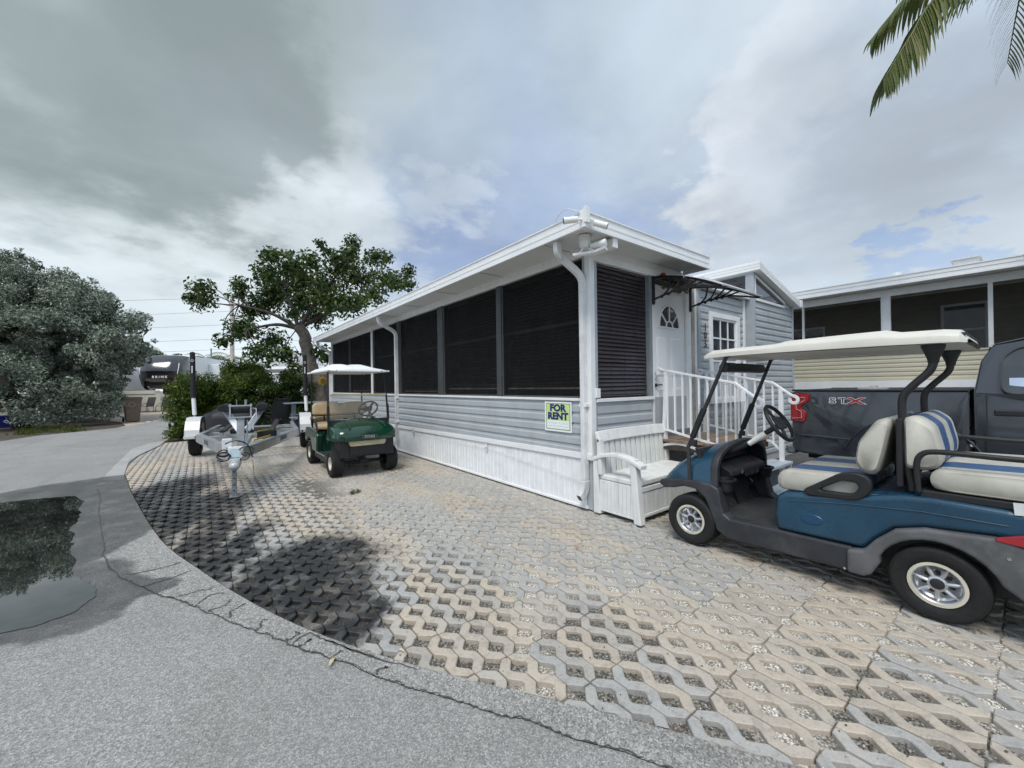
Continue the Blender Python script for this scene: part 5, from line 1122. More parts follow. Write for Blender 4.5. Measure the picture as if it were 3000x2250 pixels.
# ================================================================== PICKUP (local x forward from the tail, y left; the side towards the drive is y = -1)
m_truck = M('dark grey metallic paint', (.058,.064,.075), .16, .5, var=.06, vscale=2, coat=.6)
tr = thing('pickup_truck', 'dark grey pickup truck parked beyond the blue golf cart', 'pickup truck', (3.86,-1.17,0), R(-90))
WHX = 1.18; LEN = 5.85; HW = 1.0
def arch(cx, r, z0, a0=0, a1=180, n=14): return [(x,z) for x,z in arc(cx,.40,r,a1,a0,n)]
bedp = [(.0,.62),(.03,.56),(.12,.53),(WHX-.50,.53)]+arch(WHX,.48,.4,12,168,14)+[(WHX+.50,.53),(1.655,.52),(1.655,1.385),(.03,1.385),(.0,1.36)]
for s in (1,-1):
    rings = []
    y_ = lambda z: s*(HW-.012-.035*max(0,(z-1.0)/.4)**2-.03*max(0,(.8-z)/.3)**2)
    a_ = MB(); n = len(bedp); o1 = [(x,y_(z),z) for x,z in bedp]; i1 = [(x,s*(HW-.16),z) for x,z in bedp]
    a_.add(o1+i1, [tuple(range(n)),tuple(range(2*n-1,n-1,-1))]+[((i+1)%n,i,n+i,n+(i+1)%n) for i in range(n)]); a_.build('bed_side', m_truck, tr, bevel=.012)
    fl = arch(WHX,.60,.4,-2,182,18)
    MB().rtube([(x,s*(HW-.004),z) for x,z in arc(WHX,.40,.50,172,8,18)], .03, .055, (0,s,0)).build('wheel_arch_lip', m_truck, tr, bevel=.01)
    MB().tube([(x,s*(HW-.016),z) for x,z in arc(WHX,.42,.64,158,22,20)], .012, 6).build('fender_crease', m_truck, tr, 60)
    MB().tube([(.10,s*(HW-.018),.79),(WHX-.52,s*(HW-.018),.77)], .010, 6).build('body_crease', m_truck, tr, 60)
    MB().box(.0,1.66,s*(HW-.15) if s > 0 else s*(HW-.03),s*(HW-.03) if s > 0 else s*(HW-.15),1.387,1.412).build('bed_rail_cap', m_blk, tr, bevel=.008)
    MB().lathe([(.50,-.0),(.50,-s*.5)],24,'y',(WHX,s*(HW-.03),.41)).build('wheel_well', m_black, tr)
    # tail lamp wraps the rear corner
    tp = [(-.012,.97),(.16,.97),(.175,1.10),(.11,1.15),(.115,1.19),(.20,1.25),(.22,1.35),(-.012,1.35)]
    y0, y1 = (HW-.13,HW-.006) if s > 0 else (-(HW-.006),-(HW-.13)); tlo = MB().prism(tp, y0, y1, 'y').build('tail_light', m_redl, tr, bevel=.008)
    yl = s*(HW-.003); MB().rtube([(.01,yl,1.31),(.17,yl,1.30),(.15,yl,1.255),(.06,yl,1.20),(.06,yl,1.14),(.12,yl,1.11),(.12,yl,1.02),(.01,yl,1.01)], .006, .018, (0,s,0)).build('lamp_band', M('pink lamp band', (.62,.42,.40), .2, coat=.5) if s > 0 else bpy.data.materials['pink lamp band'], tlo)
    # cab side: doors, windows, handles
    cp = [(1.69,.50),(5.0,.48),(5.0,1.20),(4.55,1.26),(3.95,1.86),(3.70,1.93),(2.05,1.955),(1.83,1.90),(1.74,1.72),(1.69,1.38)]
    yo = lambda z: s*(HW-.012-.20*max(0,(z-1.30)/.62)**1.15)
    n = len(cp); MB().add([(x,yo(z),z) for x,z in cp]+[(x,s*.55,z) for x,z in cp],[tuple(range(n)),tuple(range(2*n-1,n-1,-1))]+[((i+1)%n,i,n+i,n+(i+1)%n) for i in range(n)]).build('cab_side', m_truck, tr, bevel=.03, seg=3)
    for (w0, w1) in ((1.875,2.72),(2.84,3.95)):
        wp = round_poly([(w0,1.42),(w0+.06,1.36),(w1,1.36),(w1-(.05 if w0 < 2.5 else .40),1.84),(w0+.12,1.85),(w0+.01,1.74)], .06)
        oy = lambda z: yo(z)+s*.006
        vs = [(x,oy(z),z) for x,z in wp]; wn_ = MB().add(vs, [tuple(range(len(vs)))]); wob = wn_.build('window', m_glass, tr)
        MB().rtube([(x,oy(z)-s*.001,z) for x,z in wp+wp[:1]], .012, .03, (0,s,0)).build('window_seal', m_black, wob)
        if s < 0 and w0 < 2.5: MB().add([(w0+.06,oy(1.44)+s*.002,1.42),(w0+.16,oy(1.44)+s*.002,1.42),(w0+.16,oy(1.53)+s*.002,1.53),(w0+.06,oy(1.53)+s*.002,1.53)],[(0,1,2,3)]).build('window_sticker', M('blue white sticker', (.45,.55,.72), .5), wob)
    for h0 in (1.83,2.98): 
        hp = MB(); hp.box(h0,h0+.30,s*(HW-.005)-.012,s*(HW-.005)+.012,1.135,1.20); hp.build('door_handle', m_black, tr, bevel=.012)
    for x in (1.775,2.78,4.05): MB().box(x,x+.008,s*(HW-.012)-.004,s*(HW-.012)+.004,.56,1.35).build('door_gap', m_black, tr)
    MB().box(1.75,4.3,s*(HW-.10)-.06,s*(HW-.10)+.06,.36,.42).build('running_board', m_blk, tr, bevel=.02)
    fp_ = [(4.30,.50),(4.40,.50)]+arch(4.86,.47,.4,12,168,12)+[(5.40,.50),(5.80,.55),(5.84,.80),(5.75,1.10),(5.0,1.20),(4.30,1.26)]
    MB().prism(fp_, s*.80 if s > 0 else -(HW-.01), (HW-.01) if s > 0 else -.80, 'y').build('front_wing', m_truck, tr, bevel=.03)
    for x in (WHX,4.86): wheel(tr, x, s*(HW-.16), .40, .40, .27, .235, s, 'plain')
MB().box(.0,.06,-.86,.86,.62,1.38).build('tailgate', m_truck, tr, bevel=.012); MB().box(-.10,.02,-.92,.92,.50,.62).build('rear_bumper', m_chrome, tr, bevel=.02)
MB().box(.08,5.0,-.60,.60,.42,.62).build('frame', m_blk, tr); MB().box(.10,1.64,-.83,.83,.80,.86).build('bed_floor', m_blk, tr)
MB().box(.02,1.64,-.84,.84,1.39,1.405).build('bed_cover', m_blk, tr)
cb = MB(); cb.add([(1.70,-.6,.5),(1.70,.6,.5),(1.70,.80,1.38),(1.70,-.80,1.38),(1.80,.74,1.88),(1.80,-.74,1.88)],[(0,1,2,3),(3,2,4,5)]); cb.build('cab_back', m_truck, tr); MB().box(1.78,1.79,-.55,.55,1.46,1.80).build('rear_window', m_glass, tr)
rf = MB(); rf.loft([[(x,y,z+.04*(1-(y/.8)**2)) for y in np.linspace(-.80,.80,9)] for x,z in ((1.80,1.885),(2.05,1.94),(3.70,1.915),(3.98,1.83))], closed=False, cap=False); rf.build('cab_roof', m_truck, tr, 50)
MB().add([(3.96,-.76,1.86),(3.96,.76,1.86),(4.60,.86,1.27),(4.60,-.86,1.27)],[(0,1,2,3)]).build('windscreen', m_glass, tr)
MB().loft([[(x,y,z) for y in np.linspace(-.9,.9,7)] for x,z in ((4.55,1.27),(5.2,1.22),(5.7,1.12),(5.82,.9))], closed=False, cap=False).build('bonnet', m_truck, tr, 50); MB().box(5.72,5.86,-.9,.9,.50,.95).build('grille', m_blk, tr, bevel=.03)
# STX decal on the side towards the drive
m_dw = M('decal white', (.75,.75,.76), .4, var=0); m_dr = M('decal red', (.32,.01,.02), .35, var=.1)
dy = -(HW-.004)
for i, (ch, mt, sx_) in enumerate((('S',m_black,1.5),('T',m_black,1.35),('X',m_dr,2.2))):
    xx = (.47,.575,.705)[i]
    text('decal_outline', ch, .105, m_dw, tr, (xx,dy-.000,1.262), (R(90),0,0), .0065, .0008, sx=sx_); text('decal_letter', ch, .105, mt, tr, (xx,dy-.002,1.262), (R(90),0,0), .0005 if mt is m_black else .003, .0008, sx=sx_)
for bx in ((.86,.16,.05),(.80,.10,.0),): pass
pav2 = MB().box(.80,.87,-.80,-.70,1.415,1.455).box(.70,.98,-.86,-.74,1.4125,1.432); o = pav2.build('timber_offcuts', M('grey timber offcut', (.38,.37,.34), .8), None); o.location = (3.86,-1.17,0); o.rotation_euler = (0,0,R(-90)); tag(o, 'grey timber offcuts lying on the bed rail of the pickup', 'offcuts')
# ================================================================== BOAT TRAILER (local y back from the coupler, heading rotated)
m_galv = M('galvanised aluminium', (.46,.48,.49), .42, .75, var=.14, vscale=5, obj=True)
m_galvd = M('weathered steel', (.27,.28,.29), .5, .6, var=.2, vscale=8, obj=True)
m_tread = None
t = NT('bright tread plate'); p = t.pos(True)
def lay(rot):
    mp = t.n('ShaderNodeMapping'); t.L.new(p, mp.inputs[0]); mp.inputs['Rotation'].default_value = (R(rot),R(rot),R(rot)); mp.inputs['Scale'].default_value = (24,24,24)
    w = t.n('ShaderNodeTexWave', wave_type='BANDS'); t.L.new(mp.outputs[0], w.inputs[0]); w.inputs['Scale'].default_value = 1.; return w.outputs['Fac']
d = t.math('MULTIPLY', lay(45), lay(-45)); t.put(t.b.inputs['Base Color'], t.mix(t.step(d,.3,.7),(.60,.60,.58),(.80,.80,.78))); t.b.inputs['Metallic'].default_value = .35; t.b.inputs['Roughness'].default_value = .4; t.bump(d, .4, .006); m_tread = t.m
m_pvc = M('white plastic pipe', (.80,.80,.80), .4, var=.04); m_sleeve = M('black fabric sleeve', (.012,.012,.015), .8, var=.2, vscale=15)
m_carpet = M('black bunk carpet', (.022,.022,.024), .95, var=.3, vscale=20)
bt_ = thing('boat_trailer', 'empty aluminium boat trailer standing on its jack with white tread-plate fenders', 'boat trailer', (-3.36,3.56,0), R(-7.2))
def zf(y): return .60-.022*y       # frame drops slightly towards the back
for s in (1,-1):
    MB().bar((s*.06,.30,zf(.3)-.02),(s*.92,3.70,zf(3.7)),.045,.135).build('tongue_beam', m_galv, bt_, bevel=.006); MB().bar((s*.06-s*.03,.30,zf(.3)+.055),(s*.92-s*.03,3.70,zf(3.7)+.075),.10,.012).bar((s*.06-s*.03,.30,zf(.3)-.085),(s*.92-s*.03,3.70,zf(3.7)-.075),.10,.012).build('beam_flange', m_galv, bt_)
    MB().bar((s*.92,3.66,zf(3.7)),(s*.92,7.2,zf(7.2)),.045,.135).bar((s*.89,3.66,zf(3.7)+.074),(s*.89,7.2,zf(7.2)+.074),.10,.012).build('side_beam', m_galv, bt_, bevel=.006)
    a = math.atan2(.86,3.4)
    for k, tx in ((0,'CONTINENTAL'),): text('beam_lettering', tx, .125, m_galvd if False else M('dark beam print', (.13,.14,.15), .6), bt_, (s*.623,2.42,zf(2.4)), (R(90),0,s*(R(90)-a)), .001, .001, sx=.58)
    MB().box(-.006,.006,-.05,.05,-.05,.05).build('reflector', M('amber reflector', (.45,.26,.04), .3) if s > 0 else bpy.data.materials['amber reflector'], bt_, loc=(s*.30,1.18,zf(1.2)-.01), bevel=.002).rotation_euler = (0,0,-s*a)
    # fender: tread-plate arch over the wheel
    fy = 5.05; pr = []
    for y, z in ((-.50,.42),(-.47,.62),(-.34,.80),(-.18,.885),(.18,.885),(.34,.80),(.47,.62),(.50,.42)): pr.append((fy+y,z))
    fe = MB(); x0, x1 = (1.0,1.27) if s > 0 else (-1.27,-1.0)
    fe.loft([[(x0,y,z) for y,z in pr],[(x1,y,z) for y,z in pr],[(x1+s*0.0,y,z-.01) for y,z in pr]], closed=False, cap=False); f_ = fe.build('fender', m_tread, bt_, bevel=.01)
    skp = pr+[(fy+.40,.42)]+[(fy+x,.42+.34*math.sin(a2)) for x,a2 in [(.36*math.cos(q),q) for q in np.linspace(0,math.pi,9)]]+[(fy-.40,.42)]
    MB().prism(skp, (x1 if s > 0 else x0)-.004, (x1 if s > 0 else x0)+.004, 'x').build('fender_skirt', m_tread, f_)
    MB().prism(skp, (x0 if s > 0 else x1)-.004, (x0 if s > 0 else x1)+.004, 'x').build('fender_skirt', m_blk, f_)
    MB().box(x0,x1,fy-.60,fy-.50,.44,.50).build('fender_step', m_tread, f_, bevel=.004); MB().lathe([(0,0),(.022,0),(.022,-.01)],10,'y',(s*1.05,fy-.603,.47)).build('marker_light', m_black, f_)
    MB().box(s*.9 if s > 0 else -1.1,1.1 if s > 0 else -.9,fy-.06,fy+.06,.36,.42).build('axle_hanger', m_galv, bt_)
    wheel(bt_, s*1.135, fy, .325, .325, .22, .18, s, 'plain').rotation_euler = (0,0,R(90))
    for w_o in [o for o in bpy.data.objects if o.parent == bt_ and o.name.startswith('wheel')][-1:]: w_o.rotation_euler = (0,0,R(90)); w_o.rotation_euler = (0,0,R(-90))
    # guide pole
    gx_ = s*1.20; MB().tube([(gx_,fy+.35,.60),(gx_,fy+.35,1.0)], .022, 10).build('pole_base', m_galv, bt_); g_o = MB().tube([(gx_-.0,fy+.35,.92),(gx_-s*.0-.02,fy+.35,1.36)], .042, 14).build('guide_pole', m_pvc, bt_, 40)
    MB().tube([(gx_-.02,fy+.35,1.33),(gx_-.03,fy+.35,2.36),(gx_-.03,fy+.35,2.40)], [.056,.052,.048], 14).ball((gx_-.03,fy+.35,2.39),.058,.058,.05,12,6).build('pole_sleeve', m_sleeve, g_o, 50)
    MB().lathe([(.020,0),(.028,0),(.028,-.002),(.020,-.002)], 16, 'y', (gx_-.03,fy+.294,2.22)).build('sleeve_ring', m_pvc, g_o)
    for q in range(5): MB().box(gx_-.045,gx_-.02,fy+.291,fy+.296,1.93+.034*q,1.955+.034*q).build('sleeve_print', m_pvc, g_o)
    # bunks
    MB().bar((s*.42,2.9,zf(3)+.16),(s*.52,6.9,zf(7)+.16),.10,.045).build('bunk', m_carpet, bt_, bevel=.01); 
    for y in (3.2,5.0,6.5): MB().bar((s*.45,y,zf(y)-.02),(s*.45,y,zf(y)+.14),.05,.02).build('bunk_bracket', m_galv, bt_)
    # V bow guides on the winch stand
    MB().bar((s*.05,1.62,.80),(s*.30,1.86,1.20),.10,.05,(0,1,0)).build('bow_guide_arm', m_galv, bt_, bevel=.006); MB().prism(round_poly([(s*.16,1.13),(s*.36,1.15),(s*.37,1.235),(s*.28,1.275),(s*.17,1.23)],.03), 1.60, 2.15, 'y').build('bow_guide_pad', m_sleeve, bt_, bevel=.015)
for y in (3.72,5.05,6.9): MB().bar((-.92,y,zf(y)-.03),(.92,y,zf(y)-.03),.08,.09).build('cross_member', m_galv, bt_, bevel=.006)
MB().bar((-1.1,5.05,.36),(1.1,5.05,.36),.08,.08).build('axle', m_galvd, bt_)
MB().bar((0,-.02,zf(0)-.08),(0,.95,zf(1)-.05),.10,.12).bar((0,.95,zf(1)-.05),(0,3.7,zf(3.7)-.04),.08,.09).build('tongue_tube', m_galv, bt_, bevel=.008)
post = MB(); post.bar((0,.95,zf(1)-.02),(0,1.08,1.06),.105,.09,(0,1,0)).build('winch_post', m_galvd, bt_, bevel=.006); MB().bar((.075,1.05,.60),(.085,1.2,1.0),.02,.05,(0,1,0)).bar((0,1.5,.62),(0,1.12,1.0),.05,.05).build('post_brace', m_galv, bt_)
wn2 = thing_p = bpy.data.objects.new('winch', None); C.objects.link(wn2); wn2.parent = bt_
for x in (-.15,.13): MB().box(x,x+.02,1.02,1.20,1.06,1.28).build('winch_cheek', m_galv, wn2)
MB().tube([(-.14,1.10,1.18),(.14,1.10,1.18)], .055, 14).build('strap_drum', m_sleeve, wn2, 40); MB().box(-.16,.16,1.0,1.02,1.245,1.265).box(-.16,.16,1.0,1.02,1.06,1.08).build('winch_frame', m_galv, wn2)
MB().tube([(.15,1.10,1.20),(.21,1.08,1.20),(.22,1.04,1.02),(.17,1.04,.94),(.17,1.0,.86)], .010, 8).build('crank_handle', m_galv, wn2, 60); MB().tube([(-.05,1.02,1.26),(-.05,1.0,1.36)], .009, 6).bar((.07,1.02,1.26),(.07,1.03,1.35),.03,.03).build('winch_pawl', m_galvd, wn2)
# coupler with brake actuator, jack, wiring, papers
cp_ = MB(); cp_.box(-.06,.06,-.10,.22,zf(0)-.16,zf(0)-.04); cp_.tube([(0,-.16,zf(0)-.12),(0,-.02,zf(0)-.10)], [.062,.055], 14); cp_.ball((0,-.15,zf(0)-.13),.066,.06,.06,14,8); cp_.build('coupler', M('grey cast coupler', (.44,.45,.45), .5, .3, obj=True), bt_, 40, bevel=.006)
MB().box(-.085,.085,-.02,.02,zf(0)-.04,zf(0)+.12).build('actuator_plate', m_cam, bt_, bevel=.008); MB().box(-.06,.06,-.025,-.02,zf(0)-.02,zf(0)+.09).build('actuator_label', M('pale blue label', (.50,.64,.68), .5), bt_)
jk = MB(); jk.bar((-.02,.08,.02),(-.02,.08,.56),.058,.058,(0,1,0)).build('jack_leg', m_galvd, bt_, bevel=.006); MB().box(-.075,.035,.02,.14,.004,.020).build('jack_foot', m_galvd, bt_, bevel=.004)
for z in (.10,.18,.27,.36): MB().lathe([(0,0),(.011,0)],8,'y',(-.02,.0415,z)).build('jack_hole', m_black, bt_)
wr = MB()
for k in range(6):
    a0 = random.uniform(0,6); rr3 = random.uniform(.05,.085); cx = random.choice((-.13,-.10,.10,.13)); cz = zf(0)+random.uniform(-.10,.06)
    wr.tube([(cx+rr3*1.1*math.cos(a),-.03+.03*math.sin(a*2+k),cz+rr3*.8*math.sin(a)) for a in np.linspace(a0,a0+5.4,20)], .008, 6)
wr.tube(smooth_path([(-.12,.05,zf(0)+.16),(.0,.03,zf(0)+.20),(.14,.05,zf(0)+.13),(.20,.02,zf(0)-.05)],5), .010, 6); wr.build('wiring', m_black, bt_, 60)
MB().tube(smooth_path([(.20,.10,zf(0)-.1),(.22,.12,.25),(.26,.2,.10)],4), .005, 5).build('safety_chain', m_galvd, bt_)
MB().box(-.21,-.08,.60,.625,zf(1)-.02,zf(1)+.20).build('paper_bag', M('crumpled plastic bag', (.66,.67,.68), .35, var=.1, vscale=16, bump=.6, bscale=22), bt_, bevel=.012); MB().box(.18,.50,2.1,2.3,zf(2)+.02,zf(2)+.18).build('battery_box', m_blk, bt_, bevel=.02); MB().bar((.14,1.9,zf(2)+.03),(.40,1.95,zf(2)+.10),.03,.03).bar((.15,2.0,zf(2)+.17),(.45,2.3,zf(2)+.19),.03,.02).build('yellow_strap', M('yellow webbing', (.45,.33,.05), .7), bt_)
for y, x in ((4.2,.35),(4.6,-.35)): MB().tube([(-.4,y,zf(y)+.06),(.4,y,zf(y)+.06)], .05, 10).build('keel_roller', m_carpet, bt_, 40)
TREE = [(-3.73,15.25,5.27,0.45),(-3.7,16.62,5.02,0.53),(-4.01,16.06,4.97,0.3),(-2.49,15.95,5.67,0.4),(-2.52,16.08,5.29,0.41),(-1.79,12.96,6.1,0.43),(-1.97,12.87,5.5,0.47),(-1.23,16.04,5.82,0.76),(-1.1,13.32,6.03,0.58),(-0.53,12.76,6.19,0.45),(-0.29,16.04,6.25,0.98),(-0.1,13.5,7.11,0.24),(0.47,14.73,7.26,0.28),(0.38,13.16,6.59,0.26),(1.12,13.33,7.36,0.36),(0.49,11.59,6.36,0.32),(0.89,13.48,6.73,0.54),(0.9,14.54,6.53,0.67),(1.65,12.39,6.58,0.48),(2.28,12.89,6.83,0.32),(1.28,13.35,5.99,0.77),(1.39,10.51,5.29,0.51),(3.07,12.37,6.28,0.32),(2.82,11.8,5.57,0.36),(2.03,11.1,5.43,0.46),(1.03,10.64,4.72,0.47),(0.37,14.94,5.82,0.86),(0.12,13.35,4.94,0.74),(-0.5,14.94,5.05,0.78),(-1.67,16.57,5.06,0.67),(-2.14,16.19,4.71,0.46),(-1.3,16.48,5.52,0.72),(-2.56,15.07,3.94,0.51),(-2.53,16.89,3.84,0.47),(-3.1,15.71,3.37,0.35),(-2.11,17.18,4.0,0.43),(-1.34,16.33,3.57,0.62),(-2.21,13.45,2.84,0.4),(-1.78,13.3,2.69,0.44),(-1.25,13.26,2.75,0.37),(0.25,15.49,4.56,0.63),(0.67,12.76,4.68,0.65),(1.23,13.2,4.95,0.45),(-1.06,13.48,4.27,0.33),(-0.03,13.64,2.95,0.35),(0.03,13.04,2.65,0.34),(-1.68,14.17,6.6,0.3),(-0.93,14.66,6.79,0.22)]
BUSH = [(-9.75,28.54,0.53,0.81),(-6.62,22.69,3.55,0.56),(-8.0,25.7,6.06,0.68),(-14.01,28.92,3.48,0.47),(-10.34,24.53,3.21,0.49),(-10.82,25.6,4.58,0.64),(-8.98,25.08,3.76,0.7),(-9.29,23.18,4.64,0.68),(-9.27,23.52,3.7,0.43),(-8.66,24.22,3.06,0.47),(-10.44,26.93,2.73,0.61),(-14.35,29.59,2.81,0.85),(-10.06,24.91,3.4,0.56),(-11.0,24.46,5.18,0.63),(-7.72,24.8,6.13,0.38),(-12.2,25.61,4.68,0.67),(-11.2,25.48,5.62,0.74),(-11.66,27.63,3.01,0.82),(-12.47,27.54,7.75,0.66),(-7.0,24.08,3.01,0.79),(-13.29,27.89,6.17,0.75),(-10.77,24.48,4.81,0.57),(-7.69,25.02,1.21,0.75),(-11.02,23.9,5.31,0.49),(-8.81,23.92,6.04,0.74),(-6.27,25.52,3.76,0.51),(-13.0,27.94,6.15,0.71),(-9.12,26.67,6.0,0.59),(-12.16,25.7,3.86,0.72),(-7.1,23.63,0.44,0.28),(-8.65,24.68,1.01,0.47),(-11.88,26.51,4.02,0.6),(-14.22,29.14,7.79,0.51),(-14.04,29.23,4.4,0.59),(-11.4,27.08,3.01,0.69),(-12.75,27.57,5.85,0.5),(-7.76,23.9,5.33,0.49),(-11.05,26.38,3.37,0.76),(-7.05,24.04,3.18,0.64),(-8.05,24.53,4.66,0.56),(-10.64,26.39,5.01,0.81),(-11.03,29.61,8.51,0.39),(-7.25,25.04,2.81,0.79),(-13.53,28.01,3.54,0.45),(-8.39,25.42,1.23,0.86),(-7.1,22.26,4.02,0.7),(-9.28,25.19,1.33,0.55),(-12.28,27.43,3.29,0.75),(-10.6,24.42,4.98,0.55),(-14.23,29.76,4.46,0.86),(-8.11,24.65,1.96,0.73),(-9.63,23.91,2.92,0.75),(-11.98,26.91,6.98,0.68),(-12.6,28.08,2.63,0.84),(-8.05,25.21,5.2,0.82),(-12.12,27.42,6.9,0.47),(-11.03,26.69,7.32,0.6),(-9.33,25.25,4.47,0.74),(-10.58,27.71,7.08,0.58),(-13.03,28.5,6.63,0.54),(-10.7,23.31,4.6,0.65),(-11.67,26.39,5.53,0.67),(-12.53,27.27,3.55,0.81),(-12.83,30.14,2.97,0.55),(-7.56,25.9,1.97,0.62),(-8.63,25.86,1.51,0.59),(-10.0,26.04,5.69,0.75),(-9.34,25.77,7.3,0.4),(-6.19,23.6,2.88,0.24),(-8.2,23.09,4.5,0.55),(-14.67,30.77,2.48,0.79),(-7.69,24.87,5.69,0.58),(-9.88,25.92,6.65,0.77),(-11.3,26.18,5.12,0.65),(-13.33,27.6,6.3,0.48),(-7.23,23.89,2.21,0.53),(-7.46,23.7,3.42,0.51),(-12.25,25.91,3.94,0.63),(-13.52,31.84,1.84,0.26),(-9.47,25.76,3.58,0.72),(-8.3,25.81,6.35,0.84),(-9.11,26.0,2.26,0.47),(-8.22,23.92,4.3,0.65),(-12.65,27.28,4.03,0.46),(-8.77,26.4,5.0,0.72),(-7.12,23.96,3.17,0.48),(-13.49,31.39,8.98,0.75),(-6.67,25.44,3.5,0.9),(-8.02,27.2,6.19,0.87),(-6.51,24.27,4.98,0.79),(-14.41,30.26,7.34,0.54),(-7.95,24.19,3.93,0.62),(-11.24,25.14,4.45,0.7),(-7.95,25.43,5.68,0.63),(-9.0,25.31,6.86,0.46),(-10.2,25.75,7.03,0.53),(-10.63,25.71,7.2,0.46),(-12.38,25.75,4.23,0.44),(-9.63,22.79,4.74,0.65),(-10.92,26.85,5.32,0.47),(-12.59,27.79,8.04,0.64),(-8.44,23.37,5.47,0.48),(-12.3,27.56,6.47,0.78),(-11.95,29.13,8.51,0.52),(-13.62,28.07,7.24,0.46),(-8.97,27.84,0.56,0.6),(-11.38,25.63,3.28,0.79),(-14.12,30.18,5.56,0.62),(-7.75,25.14,2.18,0.82),(-10.77,26.64,6.83,0.77),(-12.42,28.58,7.56,0.77),(-7.78,23.74,5.25,0.64),(-14.33,30.45,7.04,0.83),(-7.61,23.91,5.77,0.6),(-13.41,27.67,3.68,0.48),(-8.45,24.71,6.66,0.48),(-8.09,22.29,3.34,0.42),(-9.18,24.75,4.97,0.75),(-6.98,22.7,3.86,0.51),(-10.52,27.35,7.08,0.82),(-8.4,23.9,1.91,0.78),(-9.03,25.72,4.88,0.51),(-9.18,25.99,1.44,0.56),(-11.11,25.81,4.37,0.47),(-7.77,25.14,5.12,0.74),(-12.11,25.96,5.46,0.8),(-9.07,26.19,0.33,0.7),(-13.09,28.61,8.14,0.75),(-9.76,25.8,3.06,0.48),(-11.83,26.54,4.87,0.58),(-11.44,29.37,8.83,0.28),(-9.82,24.06,3.91,0.63),(-13.71,30.21,8.89,0.37),(-14.58,30.09,4.04,0.51),(-10.61,26.08,6.46,0.47),(-8.75,25.25,2.72,0.83),(-12.98,29.95,8.13,0.81),(-9.97,26.35,1.3,0.69),(-14.39,32.57,9.76,0.26),(-10.5,27.25,2.87,0.86),(-8.57,23.23,4.85,0.62),(-13.37,29.43,2.75,0.88),(-10.83,26.65,5.7,0.64),(-13.1,27.87,5.99,0.65),(-11.98,27.18,2.44,0.81),(-8.64,26.86,5.79,0.72),(-12.58,26.75,5.25,0.75),(-10.56,25.02,6.07,0.48),(-12.58,28.04,7.13,0.49),(-7.88,26.19,1.18,0.76)]
# ================================================================== NEIGHBOUR'S HOUSE
m_beige2 = M('beige vinyl siding', (.56,.52,.39), .55, var=.05, vscale=2, streak=.05)
m_nbin = M('beige siding darkened for shade', (.24,.22,.165), .7, var=.08)  # porch shade put into the colour: darker copy of the beige siding
nbh = thing('neighbour_home', 'beige and white neighbouring home with a long dark screened porch', 'house')
NX = 8.2; NY0, NY1 = -9., 9.
for i in range(6):
    a = 1.53+i*.094; siding('siding_board', nbh, m_beige2, NY0, -1.9-.6*(i%2), a, a+.094, NX, 'X-', .012); siding('siding_board', nbh, m_beige2, -1.898-.6*(i%2), NY1, a, a+.094, NX+.001, 'X-', .012)
MB().box(NX-.03,NX+.06,NY0,NY1,2.094,2.125).build('sill', m_beige2, nbh); MB().box(NX+.004,NX+.10,NY0,NY1,.0,2.09).build('wall', m_beige2, nbh)
for i, (z0, z1, d) in enumerate(((1.30,1.52,.05),(1.0,1.29,.03),(.0,.99,.02))): MB().box(NX-d,NX+.003,NY0,NY1,z0,z1).build('skirt_band', m_fascia, nbh, bevel=.006)
for y, w, m in ((.23,.045,m_white),(-1.30,.16,m_white),(-2.78,.065,m_white),(-4.3,.16,m_white),(-5.8,.05,m_white),(1.9,.16,m_white),(3.6,.05,m_white)): MB().box(NX-.02,NX+.05,y-w/2,y+w/2,2.125,3.36).build('porch_post', m, nbh, bevel=.004)
MB().box(NX-.025,NX+.08,NY0,NY1,3.36,3.52).build('porch_beam', m_white, nbh, bevel=.004)
t = screen_mat('neighbour screen', .44, (.016,.017,.016))
for y0, y1 in ((.25,1.82),(-1.22,.21),(-2.75,-1.38),(-4.22,-2.81),(-5.78,-4.38)): MB().add([(NX+.03,y0,2.125),(NX+.03,y1,2.125),(NX+.03,y1,3.36),(NX+.03,y0,3.36)],[(0,1,2,3)]).build('screen_panel', t, nbh)
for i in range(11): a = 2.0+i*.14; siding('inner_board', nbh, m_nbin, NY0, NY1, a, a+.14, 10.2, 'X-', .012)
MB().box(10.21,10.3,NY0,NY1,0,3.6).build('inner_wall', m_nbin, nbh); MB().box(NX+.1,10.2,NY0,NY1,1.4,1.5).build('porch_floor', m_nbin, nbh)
for y0, y1, z0, z1 in ((-2.62,-2.0,2.12,3.22),(.35,1.35,2.3,3.0),(-5.6,-4.8,2.12,3.2)):
    wo_ = MB().box(10.15,10.185,y0-.06,y1+.06,z0-.06,z1+.06).build('window', m_white, nbh); zm2 = (z0+z1)/2
    MB().box(10.135,10.15,y0,y1,z0,zm2-.02).build('pane', m_glass, wo_); MB().box(10.135,10.15,y0,y1,zm2+.02,z1).build('pane', m_glass, wo_)
MB().add([(7.72,NY0,3.52),(NX+.1,NY0,3.53),(10.4,NY0,3.62),(10.4,NY1,3.62),(NX+.1,NY1,3.53),(7.72,NY1,3.52),(7.72,NY0,3.66),(10.4,NY0,4.0),(10.4,NY1,4.0),(7.72,NY1,3.66)],[(0,5,4,1),(1,4,3,2),(6,7,8,9),(0,1,2,7,6),(5,9,8,3,4),(2,3,8,7),(0,6,9,5)]).build('roof', m_fascia, nbh)
gp = [(.03,3.505),(-.004,3.505),(-.004,3.545),(.0,3.55),(.0,3.60),(-.008,3.605),(-.008,3.672),(-.02,3.68),(-.02,3.70),(.03,3.70)]
MB().prism([(7.70+d,z) for d,z in gp], NY0, NY1, 'y').build('gutter', m_fascia, nbh)
